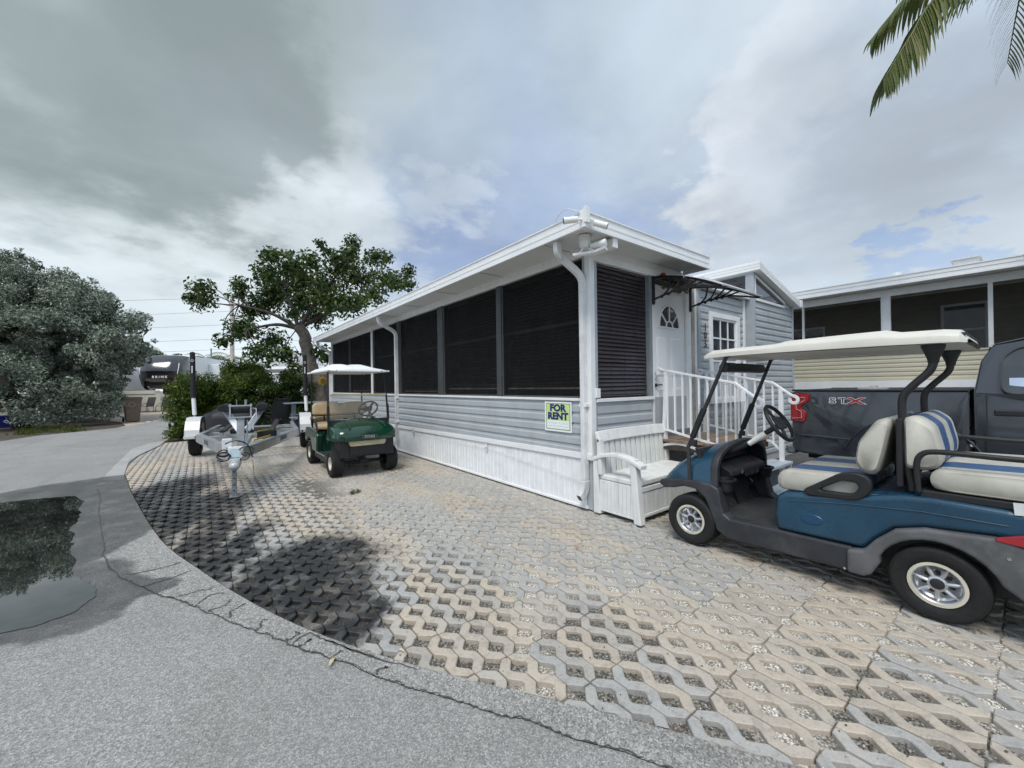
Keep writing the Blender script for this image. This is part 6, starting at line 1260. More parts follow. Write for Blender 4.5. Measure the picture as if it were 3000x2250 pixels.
MB().box(9.0,9.5,-2.6,-2.25,3.8,4.05).box(8.95,9.55,-2.65,-2.2,4.05,4.08).build('roof_vent', m_cam, nbh, bevel=.01); MB().lathe([(.13,3.8),(.13,3.95),(.08,4.02),(0,4.04)],14,'z',(9.1,-1.35,0)).build('vent_cap', m_cam, nbh, 40)
# ================================================================== VEGETATION
def leaf_cloud(name, clumps, per, size, aspect, mat, parent=None, droop=.25, flat=.6, seed=1, shell=.55):
    g = np.random.default_rng(seed); V = []; T = []
    for (x, y, z, r_) in clumps:
        n = max(8,int(per*r_*r_)); d = g.normal(size=(n,3)); d /= np.linalg.norm(d,axis=1)[:,None]; rad = g.uniform(shell,1.05,n)**.8; c = np.array([x,y,z])+d*rad[:,None]*np.array([r_,r_,r_*.82])
        nrm = d*.6+g.normal(size=(n,3))*.55+np.array([0,0,flat]); nrm /= np.linalg.norm(nrm,axis=1)[:,None]
        a = np.cross(nrm,g.normal(size=(n,3))); a[:,2] -= droop; a -= nrm*np.sum(a*nrm,1)[:,None]; a /= np.linalg.norm(a,axis=1)[:,None]; b = np.cross(nrm,a)
        L_ = size*g.uniform(.6,1.25,n)[:,None]; Wd = L_*aspect
        p0 = c-a*L_*.5; p1 = c+b*Wd*.5+nrm*L_*.06; p2 = c+a*L_*.5-nrm*L_*.10; p3 = c-b*Wd*.5+nrm*L_*.06
        V.append(np.stack([p0,p1,p2,p3],1)); T.append(g.random(n))
    V = np.concatenate(V); T = np.concatenate(T); n = len(V); me = bpy.data.meshes.new(name); me.vertices.add(n*4); me.vertices.foreach_set('co', V.reshape(-1).astype(np.float32))
    me.loops.add(n*6); idx = (np.array([0,1,2,0,2,3])[None]+4*np.arange(n)[:,None]).reshape(-1); me.loops.foreach_set('vertex_index', idx.astype(np.int32))
    me.polygons.add(n*2); me.polygons.foreach_set('loop_start', (np.arange(n*2)*3).astype(np.int32)); me.update(calc_edges=True); me.validate()
    me.attributes.new('tint','FLOAT','POINT').data.foreach_set('value', np.repeat(T,4).astype(np.float32))
    return link(name, me, mat, parent)
def leaf_mat(name, c0, c1, c2, rough=.5, trans=.3):
    t = NT(name); a = t.attr('tint'); c = t.mix(t.step(a,0,.7), c0, c1); c = t.mix(t.step(a,.74,1.), c, c2); c = t.mix(t.step(t.noise(.9,3),.35,.7,0,.35), c, c0)
    t.L.new(c, t.b.inputs['Base Color']); t.b.inputs['Roughness'].default_value = rough; t.b.inputs['Specular IOR Level'].default_value = .35
    tr_ = t.n('ShaderNodeBsdfTranslucent'); t.L.new(c, tr_.inputs[0]); ms = t.n('ShaderNodeMixShader'); ms.inputs[0].default_value = trans; t.L.new(t.b.outputs[0], ms.inputs[1]); t.L.new(tr_.outputs[0], ms.inputs[2]); t.L.new(ms.outputs[0], t.out.inputs[0]); return t.m
m_lf_tree = leaf_mat('broad tree leaf', (.027,.056,.013), (.058,.104,.023), (.15,.18,.035))
m_lf_bush = leaf_mat('silver buttonwood leaf', (.085,.114,.082), (.275,.325,.25), (.60,.64,.54), .6, .15)
m_lf_hedge = leaf_mat('hedge leaf', (.035,.068,.008), (.085,.130,.013), (.21,.23,.025))
m_lf_hedge2 = leaf_mat('deep green hedge leaf', (.030,.062,.011), (.066,.112,.018), (.15,.19,.034))
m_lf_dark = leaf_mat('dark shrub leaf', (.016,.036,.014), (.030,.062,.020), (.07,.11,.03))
m_lf_palm = leaf_mat('palm leaflet', (.075,.100,.026), (.12,.145,.042), (.20,.19,.08), .42, .25)
m_bark = M('grey brown bark', (.16,.135,.11), .9, var=.35, vscale=7, bump=.8, bscale=18)
m_barkd = M('dark bark', (.055,.045,.038), .95, var=.4, vscale=7, bump=.8, bscale=18)
def limb(mb, pts, r0_, r1_, n=7):
    P = smooth_path(pts, 5); mb.tube([p+Vector((random.uniform(-1,1),random.uniform(-1,1),random.uniform(-1,1)))*r1_*.16 for p in P], [r0_+(r1_-r0_)*i/(len(P)-1) for i in range(len(P))], n)
# the big spreading tree behind the porch
tre = thing('tree', 'big spreading broadleaf tree rising behind the end of the porch roof', 'tree', (0,0,0))
tk = MB(); base = Vector((-.06,13.9,0)); fork = Vector((-.72,14.25,3.95))
limb(tk, [(-.02,13.9,-.05),(-.06,13.9,.9),(-.22,14.0,1.8),(-.40,14.13,2.7),(-.52,14.22,3.5),fork], .30, .20, 12); tk.build('trunk', m_bark, tre, 60)
stub = MB(); stub.tube([(.0,13.9,.0),(.0,13.88,.9),(-.02,13.88,1.9),(-.05,13.9,2.15)], [.33,.30,.28,.20], 14); stub.build('trunk_fork', m_bark, tre, 60)
br = MB(); hubs = [Vector(p) for p in ((-2.6,15.0,4.7),(-1.2,14.9,5.6),(.5,14.7,5.4),(1.7,13.9,5.1),(-2.4,14.2,3.7),(.9,14.6,6.4))]
for h in hubs: limb(br, [fork-Vector((0,0,.1)), fork.lerp(h,.45)+Vector((0,0,.12)), h], .085, .032)
for (x, y, z, r_) in TREE:
    c = Vector((x,y,z)); h = min(hubs+[fork], key=lambda q:(q-c).length); mid = h.lerp(c,.5)+Vector((random.uniform(-.2,.2),random.uniform(-.2,.2),random.uniform(-.12,.2))); limb(br, [h,mid,c], .024, .009, 5)
    for k in range(3): d = Vector((random.uniform(-1,1),random.uniform(-1,1),random.uniform(-.6,1)))*r_*.8; limb(br, [c-(c-mid)*.2, c+d*.6, c+d], .012, .005, 4)
br.build('branches', m_barkd, tre, 60)
leaf_cloud('crown', [(x,y,z,r_*1.12) for x,y,z,r_ in TREE], 1050, .19, .46, m_lf_tree, tre, .5, .5, 4, .02)
MB().prism([(x*.5,z*.5) for x,z in [(.0,.52),(.07,.28),(.20,.22),(.26,.07),(.50,0),(.26,-.07),(.20,-.22),(.07,-.28),(0,-.52),(-.07,-.28),(-.20,-.22),(-.26,-.07),(-.50,0),(-.26,.07),(-.20,.22),(-.07,.28)]], -.02, .0, 'y')
orn = thing('wall_ornament', 'golden pierced sun ornament hung on the tree trunk', 'ornament', (-.02,13.55,1.80), R(4))
m_gold = M('gilded wood', (.42,.28,.08), .5, .1, var=.2)
MB().prism([(x*.52,z*.52) for x,z in [(.0,.56),(.07,.30),(.22,.24),(.28,.07),(.54,0),(.28,-.07),(.22,-.24),(.07,-.30),(0,-.56),(-.07,-.30),(-.22,-.24),(-.28,-.07),(-.54,0),(-.28,.07),(-.22,.24),(-.07,.30)]], -.015, .015, 'y').build('plate', m_gold, orn, bevel=.006)
MB().lathe([(.075,-.03),(.10,-.03),(.10,-.012),(.075,-.012)],20,'y',closed=True).lathe([(.03,-.03),(.048,-.03),(.048,-.012),(.03,-.012)],14,'y',closed=True).build('ring', M('dark gilding', (.25,.15,.03), .5), orn, 40)
# silver buttonwood across the road
bsh = thing('buttonwood_bush', 'huge silver-leaved bush spreading over the far roadside', 'bush', (0,0,0))
BUSH += [(-8.9,21.2,.55,.5),(-8.4,21.6,.5,.45),(-8.0,21.9,.6,.5),(-7.6,22.4,.8,.5),(-8.6,21.3,1.2,.55),(-8.1,21.6,1.5,.55),(-7.7,22.0,1.4,.5),(-9.0,21.0,1.7,.5),(-9.3,21.2,2.3,.6),(-9.9,20.9,2.6,.6),(-10.5,20.8,2.6,.6),(-11.0,20.6,2.2,.5),(-10.1,21.5,1.5,.45),(-10.5,21.4,.9,.45),(-9.5,21.2,1.0,.45),(-9.35,21.0,.5,.4),(-10.9,21.6,1.5,.5),(-7.2,22.6,2.4,.5),(-7.0,22.9,1.9,.45),(-7.1,22.8,1.3,.45),(-7.0,23.0,.8,.4),(-7.3,22.5,.45,.4),(-6.9,23.0,3.0,.45),(-6.6,23.3,3.6,.42),(-6.4,23.6,4.1,.38),(-7.6,22.2,3.0,.55),(-7.3,22.5,3.7,.5)]
qq = random.Random(9); SPR = []
for x, y, z, r_ in BUSH:
    for k in range(2):
        d = Vector((qq.uniform(-1,1),qq.uniform(-1.2,.6),qq.uniform(-.6,1))).normalized()*r_*qq.uniform(1.0,1.35); SPR.append((x+d.x,y+d.y,max(.12,z+d.z),r_*qq.uniform(.18,.34)))
leaf_cloud('foliage', BUSH+SPR, 2200, .125, .36, m_lf_bush, bsh, .1, .35, 11, .30)
tb = MB(); limb(tb, [(-9.75,22.6,-.05),(-9.9,22.8,.9),(-10.4,23.2,2.0),(-10.9,23.6,3.0)], .30, .14, 10); limb(tb, [(-9.8,22.7,.3),(-9.5,23.0,1.2),(-9.0,23.4,2.6)], .2, .10, 8); tb.build('trunk', M('bark darkened for deep shade', (.018,.015,.013), .95, var=.4), bsh, 60)  # deep shade inside the bush is put into the near-black trunk colour
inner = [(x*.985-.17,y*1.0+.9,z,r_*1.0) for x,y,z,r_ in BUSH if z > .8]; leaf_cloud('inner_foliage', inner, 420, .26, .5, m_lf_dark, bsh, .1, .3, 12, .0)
# hedge between the trailer and the road behind
def hedge_clumps(a, b, hgt, n, seed, dep=.55):
    q = random.Random(seed); out = []
    for i in range(n):
        t_ = q.random(); x = a[0]+(b[0]-a[0])*t_+q.uniform(-.1,.1); y = a[1]+(b[1]-a[1])*t_+q.uniform(-dep,dep); top = hgt+.22*mnoise.noise(Vector((x*1.3,y*1.3,seed)))
        z = q.uniform(.18,top-.2); out.append((x,y,z,q.uniform(.24,.40)))
    return out
hl = thing('hedge', 'bright green clipped hedge behind the boat trailer', 'hedge', (0,0,0))
leaf_cloud('foliage', hedge_clumps((-4.15,12.95),(-2.6,13.5),2.05,80,3), 5200, .085, .40, m_lf_hedge, hl, .0, .5, 21, .3)
leaf_cloud('foliage', [(-4.45+.25*i*.4,12.55+.1*i,.22+.05*i,.26) for i in range(4)]+[(-4.5,12.8,.7,.24),(-4.52,13.0,1.0,.2),(-4.4,12.75,1.3,.3),(-4.4,12.8,1.6,.28),(-4.35,12.7,.9,.35)], 3600, .10, .3, m_lf_hedge, hl, .0, .5, 22, .3)
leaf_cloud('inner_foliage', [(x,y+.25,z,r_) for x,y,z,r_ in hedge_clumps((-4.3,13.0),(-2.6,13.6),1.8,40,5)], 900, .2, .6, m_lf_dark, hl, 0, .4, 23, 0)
hs = MB()
for i in range(9): x = -4.3+i*.2; limb(hs, [(x,13.0+.07*i,0),(x+random.uniform(-.1,.1),13.05+.07*i,.6),(x+random.uniform(-.2,.2),13.1+.07*i,1.5)], .035, .012, 5)
hs.build('stems', m_barkd, hl)
h2 = thing('hedge', 'darker loose hedge behind the stacked chairs and picnic table', 'hedge', (0,0,0))
leaf_cloud('foliage', hedge_clumps((-2.7,13.7),(1.2,14.6),2.15,110,8,.5), 3600, .10, .45, m_lf_hedge2, h2, .0, .5, 31, .2)
hs = MB()
for i in range(12): x = -2.6+i*.3; limb(hs, [(x,13.8+.07*i,0),(x+random.uniform(-.1,.1),13.85+.07*i,.6),(x+random.uniform(-.2,.2),13.9+.07*i,1.4)], .03, .012, 5)
hs.build('stems', m_barkd, h2)
t3 = thing('shrub', 'yellow-green shrub in front of the big tree beyond the hedge', 'shrub', (0,0,0)); leaf_cloud('foliage', [(-1.6+random.uniform(-1.2,1.4),17+random.uniform(-.6,.6),random.uniform(.6,2.5),.45) for i in range(26)], 1500, .16, .4, m_lf_hedge, t3, .1, .5, 33, .2); MB().tube([(-1.5,17,0),(-1.5,17,1.6)], .05, 6).build('stem', m_barkd, t3)
# ground plants
gr = leaf_cloud('verge_grass', [(-8.2+random.uniform(-.9,.8),18.9+random.uniform(-.5,1.2),.05,.28) for i in range(26)], 420, .16, .10, m_lf_hedge, None, -.8, .1, 41, 0); tag(gr, 'low green grass growing under the silver bush', None, None, 'stuff')
wd_ = leaf_cloud('weed_tuft', [(-2.02,2.72,.012,.07),(-1.93,2.76,.01,.05)], 26000, .045, .12, m_lf_hedge, None, -.6, .2, 43, 0); tag(wd_, 'small tuft of green weeds growing between the pavers', 'weed')
# far trees and palms
def far_tree(name, label, c, r_, h, seed, mat=None, n=14, size=.4):
    q = random.Random(seed); o = thing(name, label, 'tree', (c[0],c[1],0)); cl = [(q.uniform(-r_,r_),q.uniform(-r_*.5,r_*.5),h*q.uniform(.45,.92),r_*q.uniform(.28,.45)) for i in range(n)]
    leaf_cloud('crown', cl, 520/(size*size)*.16, size, .5, mat or m_lf_tree, o, .2, .4, seed, .2); MB().tube([(0,0,-.1),(.1,0,h*.4),(0,.1,h*.75)], [.22,.16,.08], 7).build('trunk', m_barkd, o, 60); return o
def palm(name, label, c, h, rad, nf, seed, cat='palm'):
    q = random.Random(seed); o = thing(name, label, cat, (c[0],c[1],0)); MB().tube(smooth_path([(0,0,-.1),(.15,0,h*.5),(.05,0,h)],4), [.16-.05*i/8 for i in range(9)], 8).build('trunk', m_bark, o, 60)
    V = []; F = []
    for k in range(nf):
        a = 2*math.pi*k/nf+q.uniform(-.2,.2); el = q.uniform(-.1,1.1); L_ = rad*q.uniform(.8,1.1); d = Vector((math.cos(a),math.sin(a),0)); sd2 = Vector((-d.y,d.x,0)); prev = None
        for i in range(15):
            t_ = i/14; p = Vector((.05,0,h))+d*L_*t_*math.cos(el*(1-t_*.6))+Vector((0,0,L_*(math.sin(el)*t_-.75*t_*t_)))
            if i: 
                w = L_*.30*math.sin(math.pi*min(1,t_*.9+.08)); dn = Vector((0,0,-w*.55))
                for s in (1,-1):
                    n0 = len(V); V += [p, p+d*L_*.035, p+sd2*s*w+dn+d*w*.45]; F.append((n0,n0+1,n0+2))
    me = bpy.data.meshes.new('crown'); me.from_pydata([tuple(v) for v in V], [], F); me.attributes.new('tint','FLOAT','POINT').data.foreach_set('value', [q.random() for v in V]); link('crown', me, m_lf_palm, o); return o
for i, (x, y, h) in enumerate(((-9.5,66,6.6),(-5.2,64,5.2),(-3.4,62,5.6),(-1.2,63,5.6),(.8,70,6.2),(2.5,68,5.0))): palm('palm_tree', 'small palm on the skyline beyond the hedge and the utility pole', (x,y), h, 2.3+.3*(i%3), 16, 60+i)['group'] = 'palms on the skyline'
for i, (x, y, r_, h) in enumerate(((-11.5,60,3,6.0),(-7.4,62,2.6,6.0),(-2.2,66,3.2,4.6),(2.6,60,3.2,4.2),(6,62,3.5,5))): far_tree('far_tree', 'round dark tree in the far tree line beyond the parked trailer', (x,y), r_, h, 80+i, m_lf_tree if i % 2 else m_lf_hedge, 14, .5)['group'] = 'trees of the far tree line'
far_tree('far_tree', 'tree top showing above the neighbouring roof beside the bay', (11.0,15.0), 1.0, 6.35, 95, None, 9, .22)
for i, (x, y, r_, h, lab) in enumerate(((-17,30,5,6,'dark dense tree behind the silver bush and the pale wall'),(-13.5,34,4,4.6,'lower dark tree behind the grey cabinet and the bush trunk'))): far_tree('far_tree', lab, (x,y), r_, h, 120+i, m_lf_dark, 22, .4)
wt2 = thing('parked_trailer', 'white box trailer standing behind the silver bush beside the black-nosed trailer', 'trailer', (-9.6,39.5,0), R(-22)); MB().box(-1.6,1.6,-3,3,.6,3.3).build('body', M('white trailer skin', (.70,.73,.73), .4, var=.04), wt2, bevel=.05); MB().box(-1.615,1.615,-3.015,3.015,1.5,1.56).box(-1.612,1.612,-3.012,3.012,.62,1.1).build('dark_band', M('black trailer band', (.02,.02,.022), .3), wt2)
for s in (-1,1): MB().lathe([(0,-.1),(.36,-.1),(.36,.1),(0,.1)],16,'x',(s*1.5,.4,.36)).build('wheel', m_tyre, wt2)
# coconut palm whose fronds hang into the picture
pm = thing('coconut_palm', 'coconut palm with drooping green fronds hanging over the driveway', 'palm', (7.3,-3.6,0))
MB().tube(smooth_path([(0,0,-.1),(.1,.0,3),(.25,.05,6),(.3,.1,9.0)],5), [.20-.006*i for i in range(16)], 10).build('trunk', m_bark, pm, 60)
org = Vector((7.3,-3.6,0))
def frond(pts, L0, seed, n=44, drop=.72):
    q = random.Random(seed); P = [Vector(p)-org for p in pts]; P = smooth_path(P, 10); n_ = len(P); fr = MB(); fr.tube(P, [.030-.024*i/(n_-1) for i in range(n_)], 6); f_o = fr.build('frond', m_lf_palm, pm, 60)
    me = f_o.data; me.attributes.new('tint','FLOAT','POINT').data.foreach_set('value', [.9]*len(me.vertices))
    V = []; F = []; T = []
    for i in range(n):
        t_ = .10+.90*i/(n-1); k = t_*(n_-1); a = int(min(k,n_-2)); p = P[a].lerp(P[a+1],k-a); tg = (P[min(a+1,n_-1)]-P[a]).normalized(); sd2 = tg.cross(Vector((0,0,1))).normalized()
        for s in (1,-1):
            L_ = L0*(math.sin(math.pi*min(1,.18+t_*.72))**.7)*q.uniform(.85,1.1); w = .040*q.uniform(.8,1.2)*(1-.35*t_); d = (tg*(.55+.5*t_)+sd2*s*.75+Vector((0,0,-.45))).normalized(); c0 = p; pts2 = []
            for j in range(6): pts2.append(c0.copy()); c0 = c0+d*L_/5; d = (d+Vector((0,0,-drop*.30*(1+.4*j)))+Vector((q.uniform(-.03,.03),q.uniform(-.03,.03),0))).normalized()
            nr = d.cross(sd2).normalized() if d.cross(sd2).length > .1 else sd2; tn = q.random(); n0 = len(V)
            for j, c in enumerate(pts2):
                ww = w*(.55,1,1,.85,.5,.06)[j]; ax = tg.cross(Vector((0,0,1))).cross(d); ax = (tg-d*tg.dot(d)); ax = ax.normalized() if ax.length > .05 else nr
                V += [c+ax*ww+Vector((0,0,-.006)), c+nr*0, c-ax*ww+Vector((0,0,-.006))]; T += [tn]*3
            for j in range(5):
                for e in (0,1): F.append((n0+3*j+e, n0+3*j+e+1, n0+3*j+e+4, n0+3*j+e+3))
    me = bpy.data.meshes.new('leaflets'); me.from_pydata([tuple(v) for v in V], [], F); me.attributes.new('tint','FLOAT','POINT').data.foreach_set('value', T); link('leaflets', me, m_lf_palm, f_o)
cen = (7.6,-3.5,9.0)
frond([cen,(7.0,-3.35,8.85),(6.3,-2.9,8.3),(5.575,-2.357,7.58),(5.30,-2.14,7.05),(5.08,-1.97,6.62),(4.94,-1.86,6.33)], 1.0, 1, 74)
frond([cen,(6.9,-3.2,9.1),(6.1,-2.7,8.9),(5.53,-2.30,8.4),(5.3,-2.14,8.1)], .8, 2, 44); frond([cen,(7.7,-3.8,8.9),(7.45,-3.7,8.3),(7.25,-3.55,7.75),(7.2,-3.50,7.45)], .8, 3, 40)
frond([cen,(7.9,-4.2,9.2),(8.0,-5.0,9.0),(8.0,-5.8,8.2)], 1., 4, 40); frond([cen,(8.4,-3.4,9.5),(9.4,-3.2,9.3),(10.2,-3.0,8.4)], 1., 5, 40); frond([cen,(7.8,-2.8,9.7),(8.0,-2.0,9.7),(8.2,-1.2,9.2)], .9, 6, 40); frond([cen,(7.0,-4.2,9.3),(6.4,-4.9,9.1),(5.9,-5.4,8.4)], 1., 7, 40)
# ================================================================== YARD THINGS BEHIND THE TRAILER
m_tab = M('grey painted timber', (.21,.245,.275), .7, var=.15, vscale=8)
pt = thing('picnic_table', 'grey painted picnic table at the end of the porch', 'picnic table', (-.75,11.75,0), R(8))
for i in range(5): MB().box(-.9,.9,-.36+i*.145,-.36+i*.145+.135,1.02,1.06).build('top_plank', m_tab, pt, bevel=.006)
for x in (-.6,.6): MB().box(x-.06,x+.06,-.05,.05,.02,1.02).box(x-.05,x+.05,-.7,.7,.52,.58).box(x-.06,x+.06,-.35,.35,0.,.06).build('trestle', m_tab, pt, bevel=.006)
for s in (-1,1):
    for k in range(2): MB().box(-.9,.9,s*.68-.14+k*.145,s*.68-.14+k*.145+.135,.585,.62).build('seat_plank', m_tab, pt, bevel=.006)
m_iron = M('dark patio chair metal', (.030,.031,.034), .5, .3, var=.2)
def patio_chair(loc, rz, lab):
    o = thing('patio_chair', lab, 'chair', loc, rz, 'stack of dark patio chairs')
    for s in (-1,1):
        MB().tube(smooth_path([(s*.26,-.25,0),(s*.27,-.24,.40),(s*.28,-.22,.60),(s*.28,.0,.63),(s*.26,.22,.60)],4), .012, 6).build('leg', m_iron, o, 60); MB().tube([(s*.25,.28,0),(s*.25,.22,.42),(s*.24,.34,.92)], .012, 6).build('leg', m_iron, o, 60)
    MB().tube([(-.25,-.22,.42),(.25,-.22,.42),(.25,.22,.42),(-.25,.22,.42),(-.25,-.22,.42)], .011, 6).build('seat_frame', m_iron, o)
    sl = MB()
    for i in range(7): sl.bar((-.25,-.2+i*.065,.425),(.25,-.2+i*.065,.425),.04,.006)
    for i in range(6): sl.bar((-.24,.235+.018*i,.48+.075*i),(.24,.235+.018*i,.48+.075*i),.006,.045)
    sl.build('slats', m_iron, o); return o
for i, lab in enumerate(('bottom dark metal chair of the patio stack beside the picnic table','second chair up in the patio stack beside the picnic table','third chair up in the patio stack beside the picnic table','topmost dark metal chair of the patio stack beside the picnic table')): patio_chair((-1.80+.02*i,11.95,.02+.105*i), R(195), lab)
gcv = thing('covered_grill', 'low grill under a black fabric cover behind the trailer', 'grill cover', (-3.0,11.9,0))
rr4 = []
for z, a, b in ((0.02,.62,.34),(.35,.66,.36),(.62,.72,.40),(.78,.70,.38),(.86,.50,.20),(.93,.40,.10)): rr4.append([(a*math.copysign(abs(math.cos(t_))**.6,math.cos(t_))+.02*math.sin(7*t_+z*9), b*math.copysign(abs(math.sin(t_))**.6,math.sin(t_)), z+.012*math.sin(5*t_)) for t_ in np.linspace(0,2*math.pi,28,endpoint=False)])
MB().loft(rr4).build('cover', M('black vinyl cover', (.022,.023,.026), .55, var=.2, vscale=4, bump=.5, bscale=7), gcv, 60)
dk = thing('cooler_box', 'dark blue plastic box beside the stacked chairs', 'box', (-1.15,11.1,0)); MB().box(-.28,.28,-.2,.2,.02,.40).build('body', M('dark blue plastic', (.02,.035,.09), .5), dk, bevel=.03); MB().box(-.30,.30,-.22,.22,.405,.46).build('lid', bpy.data.materials['dark blue plastic'], dk, bevel=.02)
# ================================================================== ACROSS THE ROAD
m_tan2 = M('brown bin plastic', (.17,.125,.085), .6, var=.12, vscale=5)
bin_ = thing('trash_bin', 'brown wheeled rubbish bin beside the silver bush', 'bin', (-6.46,23.7,-.01), R(12))
def tap(n, mat, par, a, b, z0, z1, c, d): 
    return MB().add([(-a,-b,z0),(a,-b,z0),(a,b,z0),(-a,b,z0),(-c,-d,z1),(c,-d,z1),(c,d,z1),(-c,d,z1)],[(0,3,2,1),(4,5,6,7),(0,1,5,4),(1,2,6,5),(2,3,7,6),(3,0,4,7)]).build(n, mat, par, bevel=.03)
tap('body', m_tan2, bin_, .24,.24,.03,1.12,.32,.34); tap('rim', m_tan2, bin_, .345,.365,1.10,1.17,.35,.37); MB().loft([[(-.35,-.37,1.172),(.35,-.37,1.172),(.35,.40,1.172),(-.35,.40,1.172)],[(-.30,-.30,1.225),(.30,-.30,1.225),(.30,.36,1.225),(-.30,.36,1.225)]]).build('lid', M('grey bin lid', (.12,.12,.115), .6), bin_, bevel=.02)
for s in (-1,1): MB().lathe([(0,-.03),(.13,-.03),(.13,.03),(0,.03)],16,'x',(s*.25-.05,.26,.13)).build('wheel', m_tyre, bin_)
MB().lathe([(.10,-.003),(.125,-.003),(.125,.003),(.10,.003)],20,'y',(-.05,-.325,.86),closed=True).build('emblem', M('bin emblem', (.34,.30,.25), .6), bin_)
bb_ = thing('recycling_bin', 'blue recycling tub beside the bush trunk and the pale wall', 'bin', (-10.55,24.1,0), R(20)); tap('body', M('blue bin plastic', (.010,.020,.22), .5), bb_, .22,.2,.0,.50,.28,.26); tap('rim', bpy.data.materials['blue bin plastic'], bb_, .30,.28,.47,.52,.30,.28)
for a in range(3): MB().bar((.07*math.cos(R(a*120+90)),-.245,.27+.07*math.sin(R(a*120+90))),(.07*math.cos(R(a*120+190)),-.245,.27+.07*math.sin(R(a*120+190))),.006,.028).build('recycling_arrow', m_dw, bb_)
m_ball = M('weathered float', (.42,.43,.41), .7, var=.25, vscale=6)
for i, (x, y, z, r_, lab) in enumerate(((-9.85,23.7,.24,.24,'striped white float lying at the foot of the bush'),(-9.72,23.6,.78,.11,'small pale float hanging low on the bush trunk'),(-9.82,23.5,1.25,.15,'large pale float hanging high on the bush trunk'),(-9.5,23.6,1.22,.11,'greyer float hanging beside the large pale one'))):
    o = thing('fishing_float', lab, 'float', (x,y,z)); MB().ball((0,0,0),r_*1.1,r_,r_*.92,18,12).build('ball', m_ball, o, 60)
    if i == 0:
        for k in (-.3,.25): MB().tube([(1.1*r_*math.cos(a)*math.sqrt(1-k*k)*1.01, r_*math.sin(a)*math.sqrt(1-k*k)*1.01, k*r_*.92+.03*math.sin(a)) for a in np.linspace(0,6.283,25)], .016, 6, False).build('stripe', M('dark green stripe', (.04,.10,.09), .6), o)
lw = MB().box(-13.5,-11.2,27.0,27.3,0,.95).box(-13.6,-11.1,26.95,27.35,.95,1.02).build('garden_wall', M('pale yellow render', (.55,.52,.38), .8, streak=.2), None); tag(lw, 'pale low rendered wall behind the blue recycling tub', 'wall')
lw2 = MB().box(-11.1,-8.8,28.4,28.7,0,.9).build('utility_cabinet', M('grey cabinet', (.30,.31,.31), .6), None); tag(lw2, 'low grey cabinet behind the bush trunk', 'cabinet')
m_wickr = M('dark sling fabric', (.055,.052,.050), .8, var=.2)
def rocker(loc, rz, lab):
    o = thing('rocking_chair', lab, 'chair', loc, rz, 'rocking chairs by the travel trailer')
    for s in (-1,1): MB().tube(smooth_path([(s*.28,-.45,.10),(s*.28,-.2,.035),(s*.28,.15,.035),(s*.28,.5,.14)],4), .02, 6).build('rocker_runner', m_iron, o, 60); MB().tube([(s*.28,-.25,.05),(s*.28,-.22,.42),(s*.28,.05,.60),(s*.28,.28,.62)], .018, 6).tube([(s*.28,.22,.06),(s*.27,.22,.42),(s*.27,.42,1.05)], .018, 6).build('leg', m_iron, o, 60)
    MB().prism([(-.26,.42),(.22,.38),(.22,.40),(-.26,.44)], -.27, .27, 'x').build('seat', m_wickr, o); MB().prism([(.22,.40),(.24,.40),(.44,1.05),(.42,1.05)], -.26, .26, 'x').build('backrest', m_wickr, o); return o
rocker((-6.85,34.9,-.01), R(-40), 'dark rocking chair right beside the brown bin'); rocker((-6.0,34.6,-.01), R(-38), 'dark rocking chair between hedge and its twin')
# fifth-wheel trailer
m_rvw = M('white trailer body', (.72,.75,.76), .35, var=.04); m_rvb = M('glossy black front cap', (.014,.015,.018), .12, var=.1, coat=.6); m_rvg = M('grey cap panel', (.035,.036,.040), .15, var=.1, coat=.6)
rv = thing('travel_trailer', 'white fifth-wheel trailer with a glossy black front cap beyond the hedge', 'trailer', (-5.95,37.6,0), R(-22)); rv.scale = (1.1,1.1,1.04)
# local -y is the front; x across
rw = 1.28; prof = [(0,1.55,1.0),(-.35,1.62,1.0),(-.75,1.95,1.0),(-1.05,2.45,.98),(-1.10,2.85,.97),(-.95,3.35,.95),(-.62,3.78,.93),(-.15,4.05,.92),(.6,4.12,.92)]
def rvrow(y, z, k): return [(rw*k*math.copysign(abs(u)**.8,u), y+.42*abs(u)**3.2, z-.06*abs(u)**4) for u in np.linspace(-1,1,15)]
for i0, i1, mt, nm in ((0,4,m_rvb,'lower_cap'),(4,7,m_rvg,'upper_cap'),(7,9,m_rvw,'roof_edge')): MB().loft([rvrow(*prof[i]) for i in range(i0,i1+(1 if i1 < 9 else 0))], closed=False, cap=False).build(nm, mt, rv, 50)
MB().box(-rw,rw,.40,2.6,1.60,4.05).box(-rw,rw,2.6,9.5,.75,4.05).build('body', m_rvw, rv, bevel=.06); MB().box(-rw-.012,-rw+.01,.5,2.5,1.62,2.1).box(-rw-.012,-rw+.01,2.6,9.0,.76,1.5).build('dark_stripe', m_rvb, rv)
MB().box(rw,rw+.75,3.2,6.4,1.2,3.6).build('slide_out', m_rvw, rv, bevel=.03); MB().box(rw+.752,rw+.757,3.6,5.8,1.9,3.0).build('window', m_glass, rv)
for s in (-1,1): MB().tube(smooth_path([(s*1.06,-.90,2.62),(s*1.10,-.85,3.0),(s*1.05,-.62,3.45)],4), .022, 6).build('light_bar', m_pvc, rv, 60)
MB().tube([(-.75,-.62,1.74),(-.72,-.42,1.60),(-.1,-.45,1.58)], .022, 6).build('light_bar', m_pvc, rv)
text('cap_lettering', 'B R I N K', .22, m_dw, rv, (.15,-1.115,2.42), (R(88),0,0), .008, .004, sx=1.0)
MB().box(-1.30,-1.24,.42,2.4,1.55,1.60).build('trim', m_pvc, rv); MB().box(-.25,.25,.1,.6,1.1,1.6).build('pin_box', m_blk, rv)
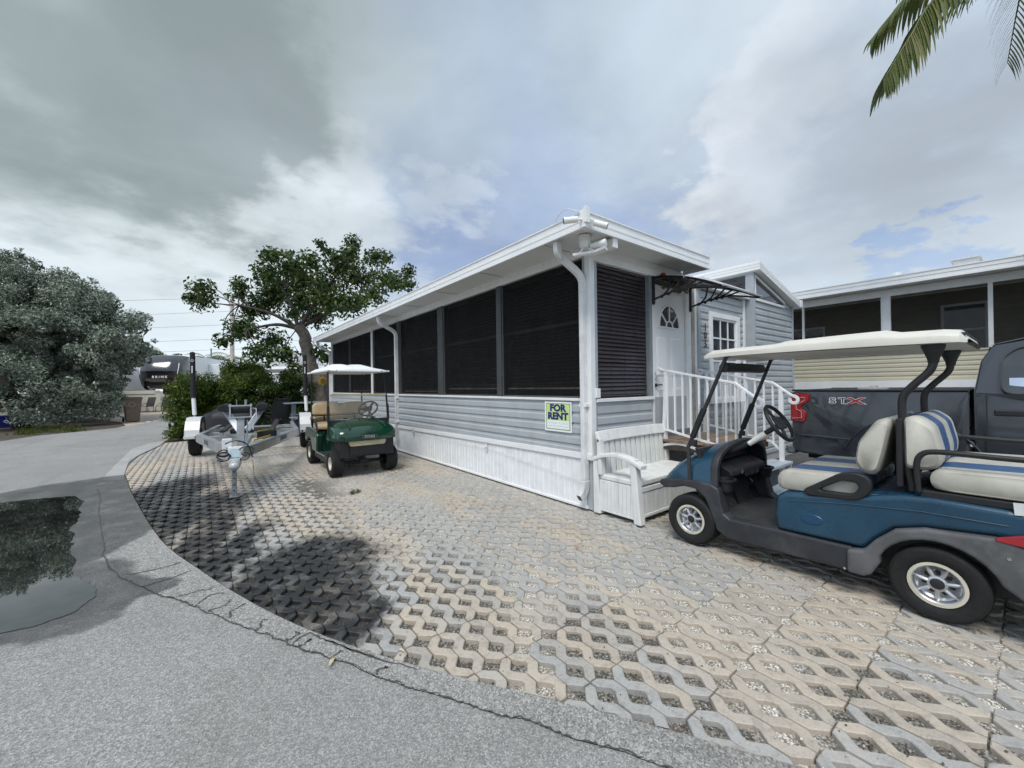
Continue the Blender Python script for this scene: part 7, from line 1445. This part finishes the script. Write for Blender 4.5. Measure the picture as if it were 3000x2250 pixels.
for s in (-1,1): MB().box(s*1.05-.06,s*1.05+.06,.6,.72,.0,1.6).build('landing_leg', m_galvd, rv)
for y in (6.0,7.0):
    for s in (-1,1): w0 = wheel(rv, s*1.12, y, .38, .38, .24, .2, s, 'plain'); w0.rotation_euler = (0,0,R(-90))
skw = thing('storage_shed', 'long low cream storage box standing under the trailer nose', 'shed', (-7.3,36.6,0), R(-22)); MB().box(-1.6,1.3,-.3,.3,.0,1.25).build('body', M('cream metal', (.62,.60,.52), .5, var=.05), skw, bevel=.02); MB().box(-1.65,1.0,-.34,.34,1.25,1.52).build('top', bpy.data.materials['cream metal'], skw, bevel=.02); MB().box(-.9,-.75,-.308,-.30,1.0,1.12).build('latch', m_black, skw)
kb = MB()
for i in range(9): kb.box(-5.85+i*.21+random.uniform(-.03,.03),-5.68+i*.21,22.3+i*.5,22.72+i*.5,-.01,.045)
ko = kb.build('kerb_stones', M('white kerb stone', (.58,.55,.50), .9, var=.2), None); tag(ko, None, None, None, 'structure')
# utility pole, street lamp arm and wires
m_conc = M('pale concrete pole', (.46,.43,.38), .85, var=.15, vscale=3)
up_ = thing('utility_pole', 'pale concrete utility pole rising behind the tree', 'pole', (-1.6,40.6,0)); MB().tube([(0,0,-.1),(0,0,5),(.0,0,9.9)], [.20,.17,.14], 12).build('shaft', m_conc, up_, 50)
MB().tube(smooth_path([(0,0,9.0),(-.8,.2,10.2),(-1.6,.5,10.45),(-2.6,.8,10.35)],5), .05, 6).build('lamp_arm', m_galvd, up_); MB().ball((-2.8,.86,10.3),.35,.18,.10,10,6).build('lamp_head', m_galvd, up_, 60); MB().bar((-.7,.2,9.15),(.2,-.05,8.95),.08,.10).build('bracket', m_galvd, up_)
up2 = thing('utility_pole', 'thin metal service pole beside the concrete utility pole', 'pole', (-3.1,41.5,0)); MB().tube([(0,0,-.1),(0,0,5.2)], [.07,.06], 8).build('shaft', m_galvd, up2)
m_wire = M('wire', (.03,.03,.03), .6, var=0)
for i, z in enumerate((10.5,8.9,7.7,6.45,5.5,4.6)):
    wz = MB(); P0 = Vector((-40,69,z+1.2)); P1 = Vector((-1.6,40.6,z-.35 if i else 9.8)); P2 = Vector((38,12,z+.5)); pts = [P0.lerp(P1,k/10)-Vector((0,0,1.0*math.sin(math.pi*k/10))) for k in range(11)]+[P1.lerp(P2,k/10)-Vector((0,0,1.0*math.sin(math.pi*k/10))) for k in range(1,11)]
    o = wz.tube(pts, .010, 4).build('overhead_wire', m_wire, None); tag(o, ('topmost','second highest','third highest','fourth highest','second lowest','lowest')[i]+' overhead wire strung past the concrete utility pole', 'wire', 'overhead wires')
# white trailer roof and grey cottage behind the hedge
wt = thing('parked_trailer', 'long white trailer whose flat roof shows above the hedge', 'trailer', (0,26.6,0), R(-38)); MB().box(-2.6,2.6,-1.0,1.0,.5,2.42).build('body', m_rvw, wt, bevel=.05); MB().box(-2.65,2.65,-1.05,1.05,2.40,2.50).build('roof', m_fascia, wt, bevel=.02)
for s in (-1,1): MB().lathe([(0,-.1),(.34,-.1),(.34,.1),(0,.1)],16,'y',(.4,s*.9,.34)).build('wheel', m_tyre, wt)
gh = thing('cottage', 'small grey cottage with a low gable roof beyond the tree', 'house', (2.5,28.0,0), R(-40)); MB().box(-2.2,2.2,-2,2,0,2.9).build('wall', M('grey green siding', (.36,.40,.40), .7), gh); MB().prism([(-2.5,2.9),(2.5,2.9),(0,3.75)], -2.3, 2.3, 'y').build('roof', M('light grey roof', (.50,.53,.52), .6), gh); MB().box(-2.55,2.55,-2.32,-2.28,2.80,2.98).build('fascia', m_fascia, gh)
gw = MB().box(-.5,.5,-2.02,-2.0,1.2,2.2).build('window', m_glass, gh)
